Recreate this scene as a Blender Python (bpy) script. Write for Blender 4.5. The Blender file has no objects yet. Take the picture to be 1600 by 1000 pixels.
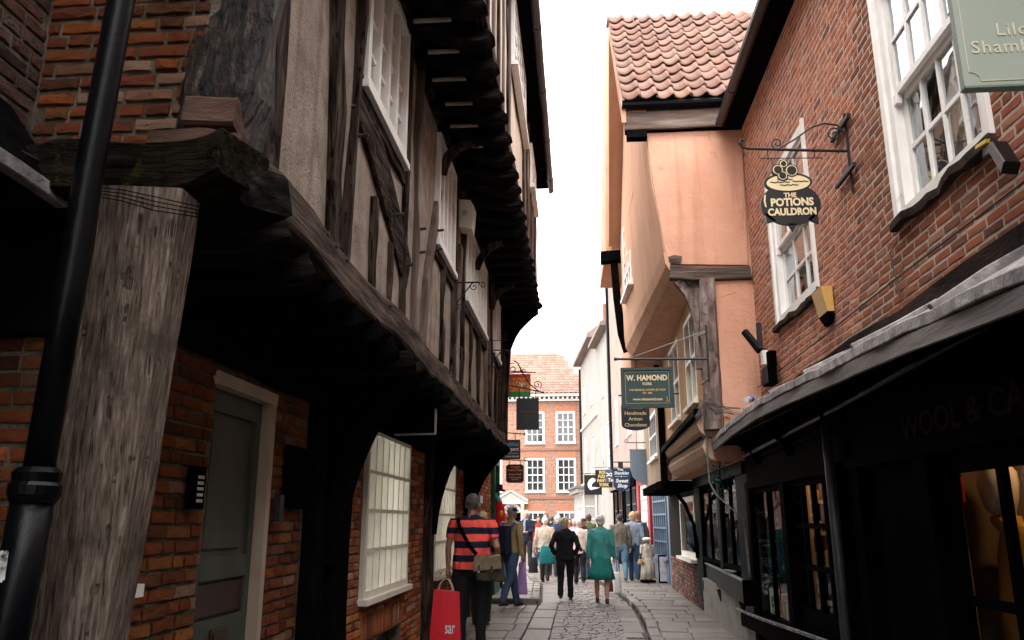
import bpy, bmesh, math, random
from mathutils import Vector, Matrix, noise
R = math.radians
rng = random.Random(7)
scn = bpy.context.scene
COL = scn.collection
V = Vector

# ------------------------------------------------------------------ camera, sky, sun, exposure
cam = bpy.data.objects.new('camera', bpy.data.cameras.new('camera'))
COL.objects.link(cam)
cam.data.sensor_width = 36.0
cam.data.lens = 28.0
cam.data.clip_start = 0.05
cam.data.clip_end = 600
cam.location = (0, 0, 1.5)
cam.rotation_euler = (R(90 + 14.2), 0, R(4.7))
scn.camera = cam

world = bpy.data.worlds.new('World')
scn.world = world
world.use_nodes = True
wn, wl = world.node_tree.nodes, world.node_tree.links
sky = wn.new('ShaderNodeTexSky')
sky.sky_type = 'NISHITA'
sky.sun_disc = False
sky.sun_elevation = R(58)
sky.sun_rotation = R(165)
sky.air_density = 1.0
sky.dust_density = 3.0
hs = wn.new('ShaderNodeHueSaturation')
hs.inputs['Saturation'].default_value = 0.12
mixc = wn.new('ShaderNodeMix'); mixc.data_type = 'RGBA'
mixc.inputs[0].default_value = 0.75
mixc.inputs[7].default_value = (15.6, 15.2, 15.05, 1)      # overcast cloud layer over the sky
bg = wn['Background']
bg.inputs['Strength'].default_value = 0.15
wl.new(sky.outputs[0], hs.inputs['Color'])
wl.new(hs.outputs[0], mixc.inputs[6])
wl.new(mixc.outputs[2], bg.inputs['Color'])

sun = bpy.data.objects.new('sun', bpy.data.lights.new('sun', 'SUN'))
COL.objects.link(sun)
sun.data.energy = 1.0
sun.data.angle = R(25)
sun.data.color = (1.0, 0.96, 0.9)
sun.rotation_euler = (R(32), 0, R(-15))

scn.view_settings.view_transform = 'Standard'
scn.view_settings.look = 'None'
scn.view_settings.gamma = 1
scn.view_settings.use_curve_mapping = False
scn.view_settings.exposure = 1.45
if hasattr(scn, 'cycles'):
    scn.cycles.max_bounces = 8
    scn.cycles.diffuse_bounces = 4
    scn.cycles.glossy_bounces = 4
    scn.cycles.transparent_max_bounces = 12
    scn.cycles.sample_clamp_indirect = 4

_P, _Y = R(14.2), R(4.7)
_FW = V((-math.sin(_Y) * math.cos(_P), math.cos(_Y) * math.cos(_P), math.sin(_P)))
_RT = V((math.cos(_Y), math.sin(_Y), 0)); _UP = _RT.cross(_FW)
def size_in_view(p):
    """bigger = shows larger in the photograph; negative = outside the frame (only used to choose which bricks are parts)"""
    d = V(p) - V((0, 0, 1.5)); w = d.dot(_FW)
    if w < 0.1: return -1
    x = 1244 * d.dot(_RT) / w; y = 1244 * d.dot(_UP) / w
    if abs(x) > 830 or abs(y) > 530: return -1
    return 1.0 / w

# ------------------------------------------------------------------ materials
MATS = {}
def srgb(r, g, b):
    return tuple(((c / 255) / 12.92 if c / 255 <= .04045 else ((c / 255 + .055) / 1.055) ** 2.4) for c in (r, g, b))
def new_mat(name):
    m = bpy.data.materials.new(name); m.use_nodes = True
    return m, m.node_tree.nodes, m.node_tree.links, m.node_tree.nodes['Principled BSDF']
def ramp(n, cols, lo=0.3, hi=0.7):
    r = n.new('ShaderNodeValToRGB'); e = r.color_ramp.elements
    k = len(cols)
    while len(e) < k: e.new(0.5)
    for i, c in enumerate(cols):
        e[i].position = lo + (hi - lo) * i / max(1, k - 1); e[i].color = (*c, 1)
    return r
def mat(name, cols, scale=4, stretch=(1, 1, 1), rough=.8, bump=.3, bscale=None, detail=8, metal=0, lo=.3, hi=.7, spec=.4, rnd=None, spots=None, bdist=.01, coat=0, cracks=None, streak=None):
    """cols: tones picked by noise. rnd: tones picked per object / per piece and mixed in. spots: (colour, scale, threshold)"""
    if name in MATS: return MATS[name]
    m, n, l, p = new_mat(name)
    tc = n.new('ShaderNodeTexCoord'); mp = n.new('ShaderNodeMapping'); mp.inputs['Scale'].default_value = stretch
    l.new(tc.outputs['Object'], mp.inputs[0])
    no = n.new('ShaderNodeTexNoise'); no.inputs['Scale'].default_value = scale; no.inputs['Detail'].default_value = detail; no.inputs['Roughness'].default_value = .6
    l.new(mp.outputs[0], no.inputs['Vector'])
    if len(cols) == 1: cols = [tuple(c * .85 for c in cols[0]), tuple(min(1, c * 1.12) for c in cols[0])]
    r = ramp(n, cols, lo, hi); l.new(no.outputs['Fac'], r.inputs[0])
    out = r.outputs[0]
    if rnd:
        oi = n.new('ShaderNodeObjectInfo'); at = n.new('ShaderNodeAttribute'); at.attribute_name = 'rnd'
        ad = n.new('ShaderNodeMath'); ad.operation = 'ADD'; l.new(oi.outputs['Random'], ad.inputs[0]); l.new(at.outputs['Fac'], ad.inputs[1])
        fr = n.new('ShaderNodeMath'); fr.operation = 'FRACT'; l.new(ad.outputs[0], fr.inputs[0])
        r2 = ramp(n, rnd, 0, 1); l.new(fr.outputs[0], r2.inputs[0])
        mx = n.new('ShaderNodeMix'); mx.data_type = 'RGBA'; mx.inputs[0].default_value = .72
        l.new(out, mx.inputs[6]); l.new(r2.outputs[0], mx.inputs[7]); out = mx.outputs[2]
        # texture offset per piece
        cb = n.new('ShaderNodeCombineXYZ')
        ml = n.new('ShaderNodeMath'); ml.operation = 'MULTIPLY'; ml.inputs[1].default_value = 37.0
        l.new(fr.outputs[0], ml.inputs[0]); l.new(ml.outputs[0], cb.inputs[0]); l.new(ml.outputs[0], cb.inputs[2])
        l.new(cb.outputs[0], mp.inputs['Location'])
    if spots:
        for sc, ss, th in (spots if isinstance(spots, list) else [spots]):
            n2 = n.new('ShaderNodeTexNoise'); n2.inputs['Scale'].default_value = ss; n2.inputs['Detail'].default_value = 9; n2.inputs['Roughness'].default_value = .65
            l.new(tc.outputs['Object'] if not rnd else mp.outputs[0], n2.inputs['Vector'])
            rr = ramp(n, [(0, 0, 0), (1, 1, 1)], th, th + .12); l.new(n2.outputs['Fac'], rr.inputs[0])
            mx = n.new('ShaderNodeMix'); mx.data_type = 'RGBA'
            l.new(rr.outputs[0], mx.inputs[0]); l.new(out, mx.inputs[6]); mx.inputs[7].default_value = (*sc, 1); out = mx.outputs[2]
    if streak:      # run marks: (colour, scale, threshold)
        m3 = n.new('ShaderNodeMapping'); m3.inputs['Scale'].default_value = (1, 1, .07); l.new(tc.outputs['Object'], m3.inputs[0])
        n3 = n.new('ShaderNodeTexNoise'); n3.inputs['Scale'].default_value = streak[1]; n3.inputs['Detail'].default_value = 6; l.new(m3.outputs[0], n3.inputs['Vector'])
        rr = ramp(n, [(0, 0, 0), (.75, .75, .75)], streak[2], streak[2] + .2); l.new(n3.outputs['Fac'], rr.inputs[0])
        mx = n.new('ShaderNodeMix'); mx.data_type = 'RGBA'; l.new(rr.outputs[0], mx.inputs[0]); l.new(out, mx.inputs[6]); mx.inputs[7].default_value = (*streak[0], 1); out = mx.outputs[2]
    ck = None
    if cracks:      # (colour, scale, stretch, width, coverage)
        cc, cs, cst, cw, cv = cracks
        m4 = n.new('ShaderNodeMapping'); m4.inputs['Scale'].default_value = cst; l.new(tc.outputs['Object'], m4.inputs[0])
        n4 = n.new('ShaderNodeTexNoise'); n4.inputs['Scale'].default_value = cs * 1.3; n4.inputs['Detail'].default_value = 5; l.new(m4.outputs[0], n4.inputs['Vector'])
        va = n.new('ShaderNodeVectorMath'); va.operation = 'MULTIPLY_ADD'; va.inputs[1].default_value = (.35 / cs * 2,) * 3; l.new(n4.outputs['Color'], va.inputs[0]); l.new(m4.outputs[0], va.inputs[2])
        vo = n.new('ShaderNodeTexVoronoi'); vo.feature = 'DISTANCE_TO_EDGE'; vo.inputs['Scale'].default_value = cs; l.new(va.outputs[0], vo.inputs['Vector'])
        ck = ramp(n, [(1, 1, 1), (0, 0, 0)], 0, cw); l.new(vo.outputs['Distance'], ck.inputs[0])
        n5 = n.new('ShaderNodeTexNoise'); n5.inputs['Scale'].default_value = cs * .7; l.new(tc.outputs['Object'], n5.inputs['Vector'])
        r5 = ramp(n, [(0, 0, 0), (1, 1, 1)], 1 - cv, 1 - cv + .1); l.new(n5.outputs['Fac'], r5.inputs[0])
        mm = n.new('ShaderNodeMath'); mm.operation = 'MULTIPLY'; l.new(ck.outputs[0], mm.inputs[0]); l.new(r5.outputs[0], mm.inputs[1]); ck = mm
        mx = n.new('ShaderNodeMix'); mx.data_type = 'RGBA'; l.new(mm.outputs[0], mx.inputs[0]); l.new(out, mx.inputs[6]); mx.inputs[7].default_value = (*cc, 1); out = mx.outputs[2]
    l.new(out, p.inputs['Base Color'])
    p.inputs['Roughness'].default_value = rough; p.inputs['Metallic'].default_value = metal
    if spec == .4 and rough > .8: spec = .06
    p.inputs['Specular IOR Level'].default_value = spec
    if coat: p.inputs['Coat Weight'].default_value = coat
    if bump:
        nb = n.new('ShaderNodeTexNoise'); nb.inputs['Scale'].default_value = bscale or scale * 4; nb.inputs['Detail'].default_value = 10; nb.inputs['Roughness'].default_value = .65
        l.new(mp.outputs[0], nb.inputs['Vector'])
        bp = n.new('ShaderNodeBump'); bp.inputs['Strength'].default_value = bump; bp.inputs['Distance'].default_value = bdist
        l.new(nb.outputs['Fac'], bp.inputs['Height']); l.new(bp.outputs[0], p.inputs['Normal'])
        if ck:
            b2 = n.new('ShaderNodeBump'); b2.invert = True; b2.inputs['Strength'].default_value = .9; b2.inputs['Distance'].default_value = .012
            l.new(ck.outputs[0], b2.inputs['Height']); l.new(bp.outputs[0], b2.inputs['Normal']); l.new(b2.outputs[0], p.inputs['Normal'])
    MATS[name] = m
    return m
def glass_mat(name, tint=(.9, .95, .95), refl=1.5, dark=0.0, rough=.02):
    if name in MATS: return MATS[name]
    m, n, l, p = new_mat(name)
    o = n['Material Output']; n.remove(p)
    tr = n.new('ShaderNodeBsdfTransparent'); tr.inputs[0].default_value = (*tint, 1)
    gl = n.new('ShaderNodeBsdfGlossy'); gl.inputs['Roughness'].default_value = rough; gl.inputs[0].default_value = (.9, .95, 1, 1)
    ge = n.new('ShaderNodeNewGeometry'); dt = n.new('ShaderNodeVectorMath'); dt.operation = 'DOT_PRODUCT'; l.new(ge.outputs['Normal'], dt.inputs[0]); l.new(ge.outputs['Incoming'], dt.inputs[1])
    ab = n.new('ShaderNodeMath'); ab.operation = 'ABSOLUTE'; l.new(dt.outputs['Value'], ab.inputs[0])
    om = n.new('ShaderNodeMath'); om.operation = 'SUBTRACT'; om.inputs[0].default_value = 1; l.new(ab.outputs[0], om.inputs[1]); om.use_clamp = True
    pw = n.new('ShaderNodeMath'); pw.operation = 'POWER'; pw.inputs[1].default_value = 5 if refl < 1.7 else 3; l.new(om.outputs[0], pw.inputs[0])
    fr = n.new('ShaderNodeMath'); fr.operation = 'MULTIPLY_ADD'; fr.inputs[1].default_value = .3 if refl < 1.3 else .9; fr.inputs[2].default_value = .015 if refl < 1.3 else (.05 if refl < 1.7 else .14); l.new(pw.outputs[0], fr.inputs[0]); fr.use_clamp = True
    tc = n.new('ShaderNodeTexCoord'); no = n.new('ShaderNodeTexNoise'); no.inputs['Scale'].default_value = 2.2
    l.new(tc.outputs['Object'], no.inputs['Vector'])
    bp = n.new('ShaderNodeBump'); bp.inputs['Strength'].default_value = .12; bp.inputs['Distance'].default_value = .02
    l.new(no.outputs['Fac'], bp.inputs['Height']); l.new(bp.outputs[0], gl.inputs['Normal'])
    mx = n.new('ShaderNodeMixShader'); l.new(fr.outputs[0], mx.inputs[0]); l.new(tr.outputs[0], mx.inputs[1]); l.new(gl.outputs[0], mx.inputs[2])
    l.new(mx.outputs[0], o.inputs[0]); MATS[name] = m
    return m

WOODZ = mat('dark_timber_upright', [(.010, .007, .006), (.055, .038, .031), (.15, .11, .09)], 22, (1, 1, .1), .85, 1.0, 50, lo=.36, hi=.74, bdist=.02, spec=.04, cracks=((.003, .002, .002), 13, (1, 1, .07), .09, .55))
WOODY = mat('dark_timber_along', [(.010, .007, .006), (.05, .035, .029), (.15, .11, .09)], 22, (1, .1, 1), .85, 1.0, 50, lo=.36, hi=.74, bdist=.02, spec=.04, cracks=((.003, .002, .002), 13, (1, .07, 1), .09, .55))
WOODX = mat('dark_timber_across', [(.003, .003, .003), (.012, .01, .009), (.045, .036, .032)], 18, (.08, 1, 1), .85, 1.0, 40, lo=.36, hi=.76, bdist=.02, spec=.02)
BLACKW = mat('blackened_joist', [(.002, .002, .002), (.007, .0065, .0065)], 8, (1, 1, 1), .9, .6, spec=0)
PEGW = mat('peg_wood', [(.01, .008, .007), (.06, .05, .045)], 20, (1, 1, 1), .8, .3)
OLDPOST = mat('weathered_oak', [(.03, .021, .016), (.10, .073, .058), (.165, .128, .106), (.27, .22, .188)], 90, (1, 1, .10), .92, 1.0, 90, lo=.3, hi=.7, bdist=.012, spec=.1, spots=[((.06, .045, .036), 3.2, .56), ((.22, .13, .075), 7, .66)], cracks=((.06, .046, .038), 26, (1, 1, .025), .05, .46))
MOSSW = mat('mossy_beam', [(.004, .0035, .003), (.03, .024, .018)], 26, (.15, 1, 1), .95, 1.0, 50, bdist=.05, spec=.0, spots=[((.05, .055, .012), 14, .6)])
GNARL = mat('gnarled_post', [(.004, .003, .003), (.042, .026, .02), (.26, .19, .155)], 22, (1, 1, .3), .5, 1.0, 38, lo=.40, hi=.74, bdist=.12, spec=.3, spots=[((.2, .09, .06), 5, .63)], cracks=((.002, .002, .002), 9, (1, 1, .25), .14, .6))
BROWNW = mat('worn_brown_timber', [(.03, .02, .016), (.10, .07, .055), (.2, .145, .12)], 14, (1, 1, .06), .8, .8, 30, bdist=.02)
TANW = mat('jetty_boarding', [(.56, .31, .19), (.66, .385, .25), (.70, .44, .30)], 7, (1, 1, .08), .85, .6, 20, spots=[((.40, .24, .17), 5, .66)])
PLAST = mat('grey_brown_plaster', [(.21, .16, .128), (.32, .255, .21), (.42, .345, .29)], 7, (1, 1, .8), .95, 1.0, 60, bdist=.02, spec=.1, spots=[((.15, .115, .095), 3.2, .6), ((.45, .38, .33), 5.5, .64)], streak=((.15, .11, .085), 8, .56), cracks=((.12, .09, .07), 2.6, (1, 1, .6), .008, .42))
PLASTP = mat('pink_cream_plaster', [(.50, .38, .31), (.62, .50, .42)], 3, (1, 1, .4), .95, .6, 40, spots=[((.34, .26, .22), 3.1, .6)])
PEACH = mat('peach_render', [(.55, .28, .185), (.64, .355, .255)], 1.6, (1, 1, 1), .9, .7, 10, bdist=.02, spots=[((.38, .19, .125), 4.5, .64), ((.64, .38, .28), 2.4, .6)], streak=((.42, .205, .135), 7, .54), cracks=((.36, .18, .12), 2.2, (1, 1, 1.4), .006, .40))
PEACH2 = mat('peach_render_far', [(.48, .26, .17), (.56, .33, .23)], 2, (1, 1, 1), .9, .4, 12)
PINKFADE = mat('faded_pink_render', [(.45, .30, .22), (.62, .42, .31)], 4, (1, 1, 1), .9, .5, 14, spots=[((.3, .22, .17), 4, .58)])
TAN2 = mat('tan_render', [(.26, .19, .13), (.36, .27, .19)], 3, (1, 1, 1), .9, .4, 14)
CREAM = mat('cream_render', [(.31, .29, .262), (.37, .35, .32)], 1.2, (1, 1, 1), .9, .3, 9, spots=[((.20, .175, .15), 1.7, .6)])
WHITE = mat('white_paint', [(.76, .73, .70), (.86, .84, .81)], 6, (1, 1, 1), .45, .25, 40, spots=[((.50, .45, .40), 9, .66)])
CREAMP = mat('cream_paint', [(.72, .67, .58), (.84, .79, .70)], 6, (1, 1, 1), .5, .2, 40, spots=[((.3, .26, .2), 9, .64)])
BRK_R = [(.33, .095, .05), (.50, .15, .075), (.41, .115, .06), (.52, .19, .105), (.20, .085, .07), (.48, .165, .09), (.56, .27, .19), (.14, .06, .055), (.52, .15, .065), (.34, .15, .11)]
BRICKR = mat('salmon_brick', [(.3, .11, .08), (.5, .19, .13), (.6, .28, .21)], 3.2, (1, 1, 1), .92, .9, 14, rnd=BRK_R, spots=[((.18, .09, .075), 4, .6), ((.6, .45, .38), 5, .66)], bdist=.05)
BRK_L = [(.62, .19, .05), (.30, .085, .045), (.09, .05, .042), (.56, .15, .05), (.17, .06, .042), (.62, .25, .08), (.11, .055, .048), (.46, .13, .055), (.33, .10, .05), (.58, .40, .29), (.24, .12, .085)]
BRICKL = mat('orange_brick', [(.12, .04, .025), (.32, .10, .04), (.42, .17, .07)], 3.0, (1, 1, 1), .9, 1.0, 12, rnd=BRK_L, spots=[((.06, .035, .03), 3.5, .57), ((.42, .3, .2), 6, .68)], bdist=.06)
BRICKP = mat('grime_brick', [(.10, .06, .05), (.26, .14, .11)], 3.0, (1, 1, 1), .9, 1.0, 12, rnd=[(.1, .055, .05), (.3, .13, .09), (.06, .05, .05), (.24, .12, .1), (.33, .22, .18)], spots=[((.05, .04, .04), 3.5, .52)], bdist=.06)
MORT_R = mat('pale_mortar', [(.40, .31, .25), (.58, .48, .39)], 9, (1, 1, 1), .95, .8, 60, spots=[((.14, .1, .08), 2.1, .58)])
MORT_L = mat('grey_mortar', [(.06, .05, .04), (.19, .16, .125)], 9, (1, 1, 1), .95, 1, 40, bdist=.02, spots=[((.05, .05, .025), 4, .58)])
PIPE = mat('black_iron', [(.001, .0014, .002), (.003, .0035, .005)], 12, (1, 1, 1), .3, .5, 60, spec=.14, bdist=.003, spots=[((.02, .02, .022), 30, .72)])
IRON = mat('wrought_iron', [(.008, .008, .009), (.022, .02, .02)], 12, (1, 1, 1), .5, .2)
LEAD = mat('lead_flashing', [(.10, .09, .09), (.26, .24, .24), (.55, .53, .53)], 7, (1, 1, 1), .55, .7, 18, metal=.2, bdist=.02)
GREYBD = mat('grey_board', [(.10, .09, .09), (.34, .31, .31)], 9, (1, .1, 1), .8, .4, spec=.1)
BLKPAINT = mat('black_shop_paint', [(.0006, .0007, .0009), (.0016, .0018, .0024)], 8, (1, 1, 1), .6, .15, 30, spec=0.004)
GREENP = mat('bottle_green_paint', [(.008, .022, .018), (.010, .026, .021)], 8, (1, 1, 1), .5, .15, 30, spec=.01)
GREENB = mat('shop_green_paint', [(.01, .07, .03), (.02, .1, .045)], 8, (1, 1, 1), .4, .1, spec=.1)
GUTT = mat('purple_black_gutter', [(.012, .01, .012), (.03, .022, .025)], 8, (1, 1, 1), .4, .2)
TILE = mat('pantile_clay', [(.17, .095, .072), (.26, .155, .125), (.34, .225, .185)], 7, (1, 1, 1), .85, .5, 40, rnd=[(.26, .145, .115), (.21, .125, .10), (.33, .20, .165), (.19, .12, .10), (.30, .20, .16), (.30, .17, .125)], spots=[((.13, .09, .075), 6, .62)])
DTILE = mat('dark_roof_tile', [(.05, .04, .035), (.10, .075, .06)], 5, rough=.9)
DOORG = mat('grey_green_door', [(.055, .06, .05), (.085, .09, .076)], 5, (1, 1, .4), .5, .3, 30, spec=.12)
GLASS = glass_mat('window_glass')
SHOPGL = glass_mat('shop_glass', (.9, .93, .9), 1.12)
GLASSM = glass_mat('old_glass_strong_reflection', (.75, .8, .8), 1.9)
DARKGL = mat('dark_pane', [(.02, .024, .028), (.05, .055, .06)], 3, rough=.06, bump=.1, bscale=2.5, spec=.8)
PALEGL = mat('pale_pane', [(.38, .33, .29), (.62, .56, .51)], 2.0, (1, 1, .5), rough=.1, bump=.1, bscale=3, spec=.9)
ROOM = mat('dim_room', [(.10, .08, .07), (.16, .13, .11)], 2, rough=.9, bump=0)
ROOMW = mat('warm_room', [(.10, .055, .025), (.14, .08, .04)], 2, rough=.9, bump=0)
SHELFW = mat('pine_shelf', [(.40, .24, .10), (.5, .3, .14)], 9, (1, .1, 1), rough=.6)
CURT = mat('cream_blind', [(.70, .685, .64), (.86, .85, .80)], 3, (1, 6, .2), rough=.9, bump=.2)
_n, _l = CURT.node_tree.nodes, CURT.node_tree.links
_t = _n.new('ShaderNodeBsdfTranslucent'); _t.inputs[0].default_value = (.84, .82, .78, 1); _m = _n.new('ShaderNodeMixShader'); _m.inputs[0].default_value = .45
_l.new(_n['Principled BSDF'].outputs[0], _m.inputs[1]); _l.new(_t.outputs[0], _m.inputs[2]); _l.new(_m.outputs[0], _n['Material Output'].inputs[0])
STONE = mat('york_stone', [(.085, .07, .06), (.145, .122, .106), (.215, .185, .165)], 3.5, (1, 1, 1), .55, .6, 22, rnd=[(.10, .085, .075), (.155, .13, .114), (.125, .105, .09), (.195, .168, .15), (.095, .083, .077)], spots=[((.07, .06, .052), 4, .58), ((.05, .045, .04), 45, .74)], bdist=.015)
SETT = mat('worn_sett', [(.12, .105, .1), (.22, .2, .19), (.33, .3, .28)], 5, (1, 1, 1), .5, .6, 24, rnd=[(.085, .072, .063), (.145, .122, .104), (.12, .102, .09), (.20, .17, .148), (.07, .061, .057)], bdist=.015)
GROUT = mat('dark_joint_grit', [(.06, .052, .046), (.11, .097, .086)], 20, rough=.9)
SKIN = mat('skin', [(.42, .22, .15), (.52, .29, .21)], 9, rough=.55, bump=.05, spec=.3)
SKIN2 = mat('skin_tanned', [(.30, .14, .09), (.38, .19, .12)], 9, rough=.55, bump=.05, spec=.3)
def cloth(name, c, scale=9):
    return mat(name, [tuple(x * .82 for x in c), tuple(min(1, x * 1.1) for x in c)], scale, rough=.9, bump=.35, bscale=60, bdist=.004, spec=.2)
def hairm(name, c):
    return mat(name, [tuple(x * .55 for x in c), c, tuple(min(1, x * 1.35) for x in c)], 30, (1, 1, .3), rough=.6, bump=.8, bscale=70, bdist=.006, spec=.3)
def flat(name, c, rough=.5):
    return mat(name, [tuple(x * .93 for x in c), tuple(min(1, x * 1.05) for x in c)], 6, rough=rough, bump=.06)

# ------------------------------------------------------------------ mesh and object helpers
class MB:
    def __init__(s): s.v = []; s.f = []; s.r = []; s.cr = 0.0
    def add(s, vs, fs):
        b = len(s.v); s.v += [tuple(v) for v in vs]; s.f += [tuple(i + b for i in f) for f in fs]; s.r += [s.cr] * len(fs)
    def hexa(s, p):   # 4 bottom, 4 top, same winding
        s.add(p, [(3, 2, 1, 0), (4, 5, 6, 7), (0, 1, 5, 4), (1, 2, 6, 5), (2, 3, 7, 6), (3, 0, 4, 7)])
    def box(s, x0, x1, y0, y1, z0, z1):
        s.hexa([(x0, y0, z0), (x1, y0, z0), (x1, y1, z0), (x0, y1, z0), (x0, y0, z1), (x1, y0, z1), (x1, y1, z1), (x0, y1, z1)])
    def fbox(s, F, u0, u1, v0, v1, n0, n1):   # box in a wall frame F=(O,U,V,N)
        O, U, W, N = F
        P = lambda u, v, n: O + U * u + W * v + N * n
        s.hexa([P(u0, v0, n0), P(u1, v0, n0), P(u1, v1, n0), P(u0, v1, n0), P(u0, v0, n1), P(u1, v0, n1), P(u1, v1, n1), P(u0, v1, n1)])
    def prism(s, poly, a, b):   # poly: list of Vectors, extruded by vector from offset a to b
        n = len(poly); a = V(a); b = V(b)
        vs = [p + a for p in poly] + [p + b for p in poly]
        s.add(vs, [tuple(range(n))[::-1], tuple(range(n, 2 * n))] + [(i, (i + 1) % n, n + (i + 1) % n, n + i) for i in range(n)])
    def tube(s, pts, r, n=8, up=V((0, 0, 1))):
        pts = [V(p) for p in pts]; k = len(pts)
        if not isinstance(r, (list, tuple)): r = [r] * k
        vs = []; fs = []; prev = None
        for i, p in enumerate(pts):
            t = (pts[min(i + 1, k - 1)] - pts[max(i - 1, 0)]).normalized()
            if prev is None:
                a = t.cross(up)
                if a.length < .05: a = t.cross(V((0, 1, 0)))
            else: a = prev - t * prev.dot(t)
            a.normalize(); prev = a; b = t.cross(a)
            for j in range(n):
                an = 2 * math.pi * j / n; vs.append(p + (a * math.cos(an) + b * math.sin(an)) * r[i])
        for i in range(k - 1):
            for j in range(n): fs.append((i * n + j, i * n + (j + 1) % n, (i + 1) * n + (j + 1) % n, (i + 1) * n + j))
        fs.append(tuple(range(n))[::-1]); fs.append(tuple(range((k - 1) * n, k * n)))
        s.add(vs, fs)
    def loft(s, rings, n=20, wav=0, wk=9):   # rings: (cx,cy,cz,a,b) horizontal ellipses
        vs = []; fs = []; k = len(rings)
        for ri, (cx, cy, cz, a, b) in enumerate(rings):
            for j in range(n):
                an = 2 * math.pi * j / n
                m = 1 + (wav * ri / (k - 1)) * math.sin(an * wk + ri * .25)
                vs.append((cx + a * math.cos(an) * m, cy + b * math.sin(an) * m, cz))
        for i in range(k - 1):
            for j in range(n): fs.append((i * n + j, i * n + (j + 1) % n, (i + 1) * n + (j + 1) % n, (i + 1) * n + j))
        fs.append(tuple(range(n))[::-1]); fs.append(tuple(range((k - 1) * n, k * n)))
        s.add(vs, fs)
    def ball(s, c, rx, ry, rz, n=14, k=9):
        rings = []
        for i in range(k):
            t = math.pi * (i + .35) / (k - .3) - math.pi / 2
            rings.append((c[0], c[1], c[2] + rz * math.sin(t), rx * math.cos(t), ry * math.cos(t)))
        s.loft(rings, n)
    def beam(s, pts, w, d, side=V((1, 0, 0)), wob=.008, seg=6, seed=0, ch=.18):
        """wobbly timber along pts; w across 'side', d across the other way"""
        pts = [V(p) for p in pts]
        if len(pts) == 2: pts = [pts[0].lerp(pts[1], i / seg) for i in range(seg + 1)]
        k = len(pts); vs = []; fs = []
        cs = [(-1, -1 + ch), (-1 + ch, -1), (1 - ch, -1), (1, -1 + ch), (1, 1 - ch), (1 - ch, 1), (-1 + ch, 1), (-1, 1 - ch)]
        for i, p in enumerate(pts):
            t = (pts[min(i + 1, k - 1)] - pts[max(i - 1, 0)]).normalized()
            b = t.cross(side).normalized(); a = b.cross(t).normalized()
            for j, (cx, cy) in enumerate(cs):
                q = p + a * cx * w / 2 + b * cy * d / 2
                q += (a + b) * 0 + V((noise.noise(q * 3 + V((seed, 0, 0))), noise.noise(q * 3 + V((0, seed, 9))), noise.noise(q * 3 + V((5, 0, seed))))) * wob * 2
                vs.append(q)
        for i in range(k - 1):
            for j in range(8): fs.append((i * 8 + j, i * 8 + (j + 1) % 8, (i + 1) * 8 + (j + 1) % 8, (i + 1) * 8 + j))
        fs.append(tuple(range(8))[::-1]); fs.append(tuple(range((k - 1) * 8, k * 8)))
        s.add(vs, fs)
    def sheet(s, P, nu, nv, amp=.01, fq=1.5, skip=None):
        """P(u,v)->Vector with u,v in 0..1; displaced by noise"""
        vs = [];
        for i in range(nu + 1):
            for j in range(nv + 1):
                q = V(P(i / nu, j / nv)); o = noise.noise(q * fq) * amp
                vs.append(q + V((o, o * .3, 0)))
        s.add(vs, [(i * (nv + 1) + j, (i + 1) * (nv + 1) + j, (i + 1) * (nv + 1) + j + 1, i * (nv + 1) + j + 1) for i in range(nu) for j in range(nv) if not (skip and skip(P((i + .5) / nu, (j + .5) / nv)))])
    def mesh(s, name, m, smooth=False):
        me = bpy.data.meshes.new(name); me.from_pydata(s.v, [], s.f); me.materials.append(m)
        if any(s.r):
            at = me.attributes.new('rnd', 'FLOAT', 'FACE'); at.data.foreach_set('value', s.r)
        b = bmesh.new(); b.from_mesh(me); bmesh.ops.recalc_face_normals(b, faces=b.faces); b.to_mesh(me); b.free()
        if smooth: me.polygons.foreach_set('use_smooth', [True] * len(me.polygons))
        return me
    def build(s, name, m, parent=None, smooth=False, kind=None, label=None):
        return link(name, s.mesh(name, m, smooth), parent, kind, label)
def adopt(o, parent):
    if parent is not None:
        o.parent = parent
        if not parent.get('_local'): o.matrix_parent_inverse = Matrix.Translation(-V(parent.get('_at', (0, 0, 0))))
def link(name, me, parent=None, kind=None, label=None):
    o = bpy.data.objects.new(name, me); COL.objects.link(o); adopt(o, parent)
    if parent is not None: o['_at'] = tuple(parent.get('_at', (0, 0, 0))) if False else (0, 0, 0)
    if kind: o['kind'] = kind
    if label: o['label'] = label
    return o
def thing(name, label, cat, loc=(0, 0, 0), group=None, rz=None):
    o = bpy.data.objects.new(name, None); COL.objects.link(o); o.location = loc; o['_at'] = tuple(loc)
    o['label'] = label; o['category'] = cat; o.empty_display_size = .1
    if group: o['group'] = group
    if rz is not None: o.rotation_euler = (0, 0, rz); o['_local'] = 1
    return o
def tag(o, label, cat, group=None):
    o['label'] = label; o['category'] = cat
    if group: o['group'] = group
    return o
def part(name, m, parent, fn, **k):
    b = MB(); fn(b); return b.build(name, m, parent, **k)
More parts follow.
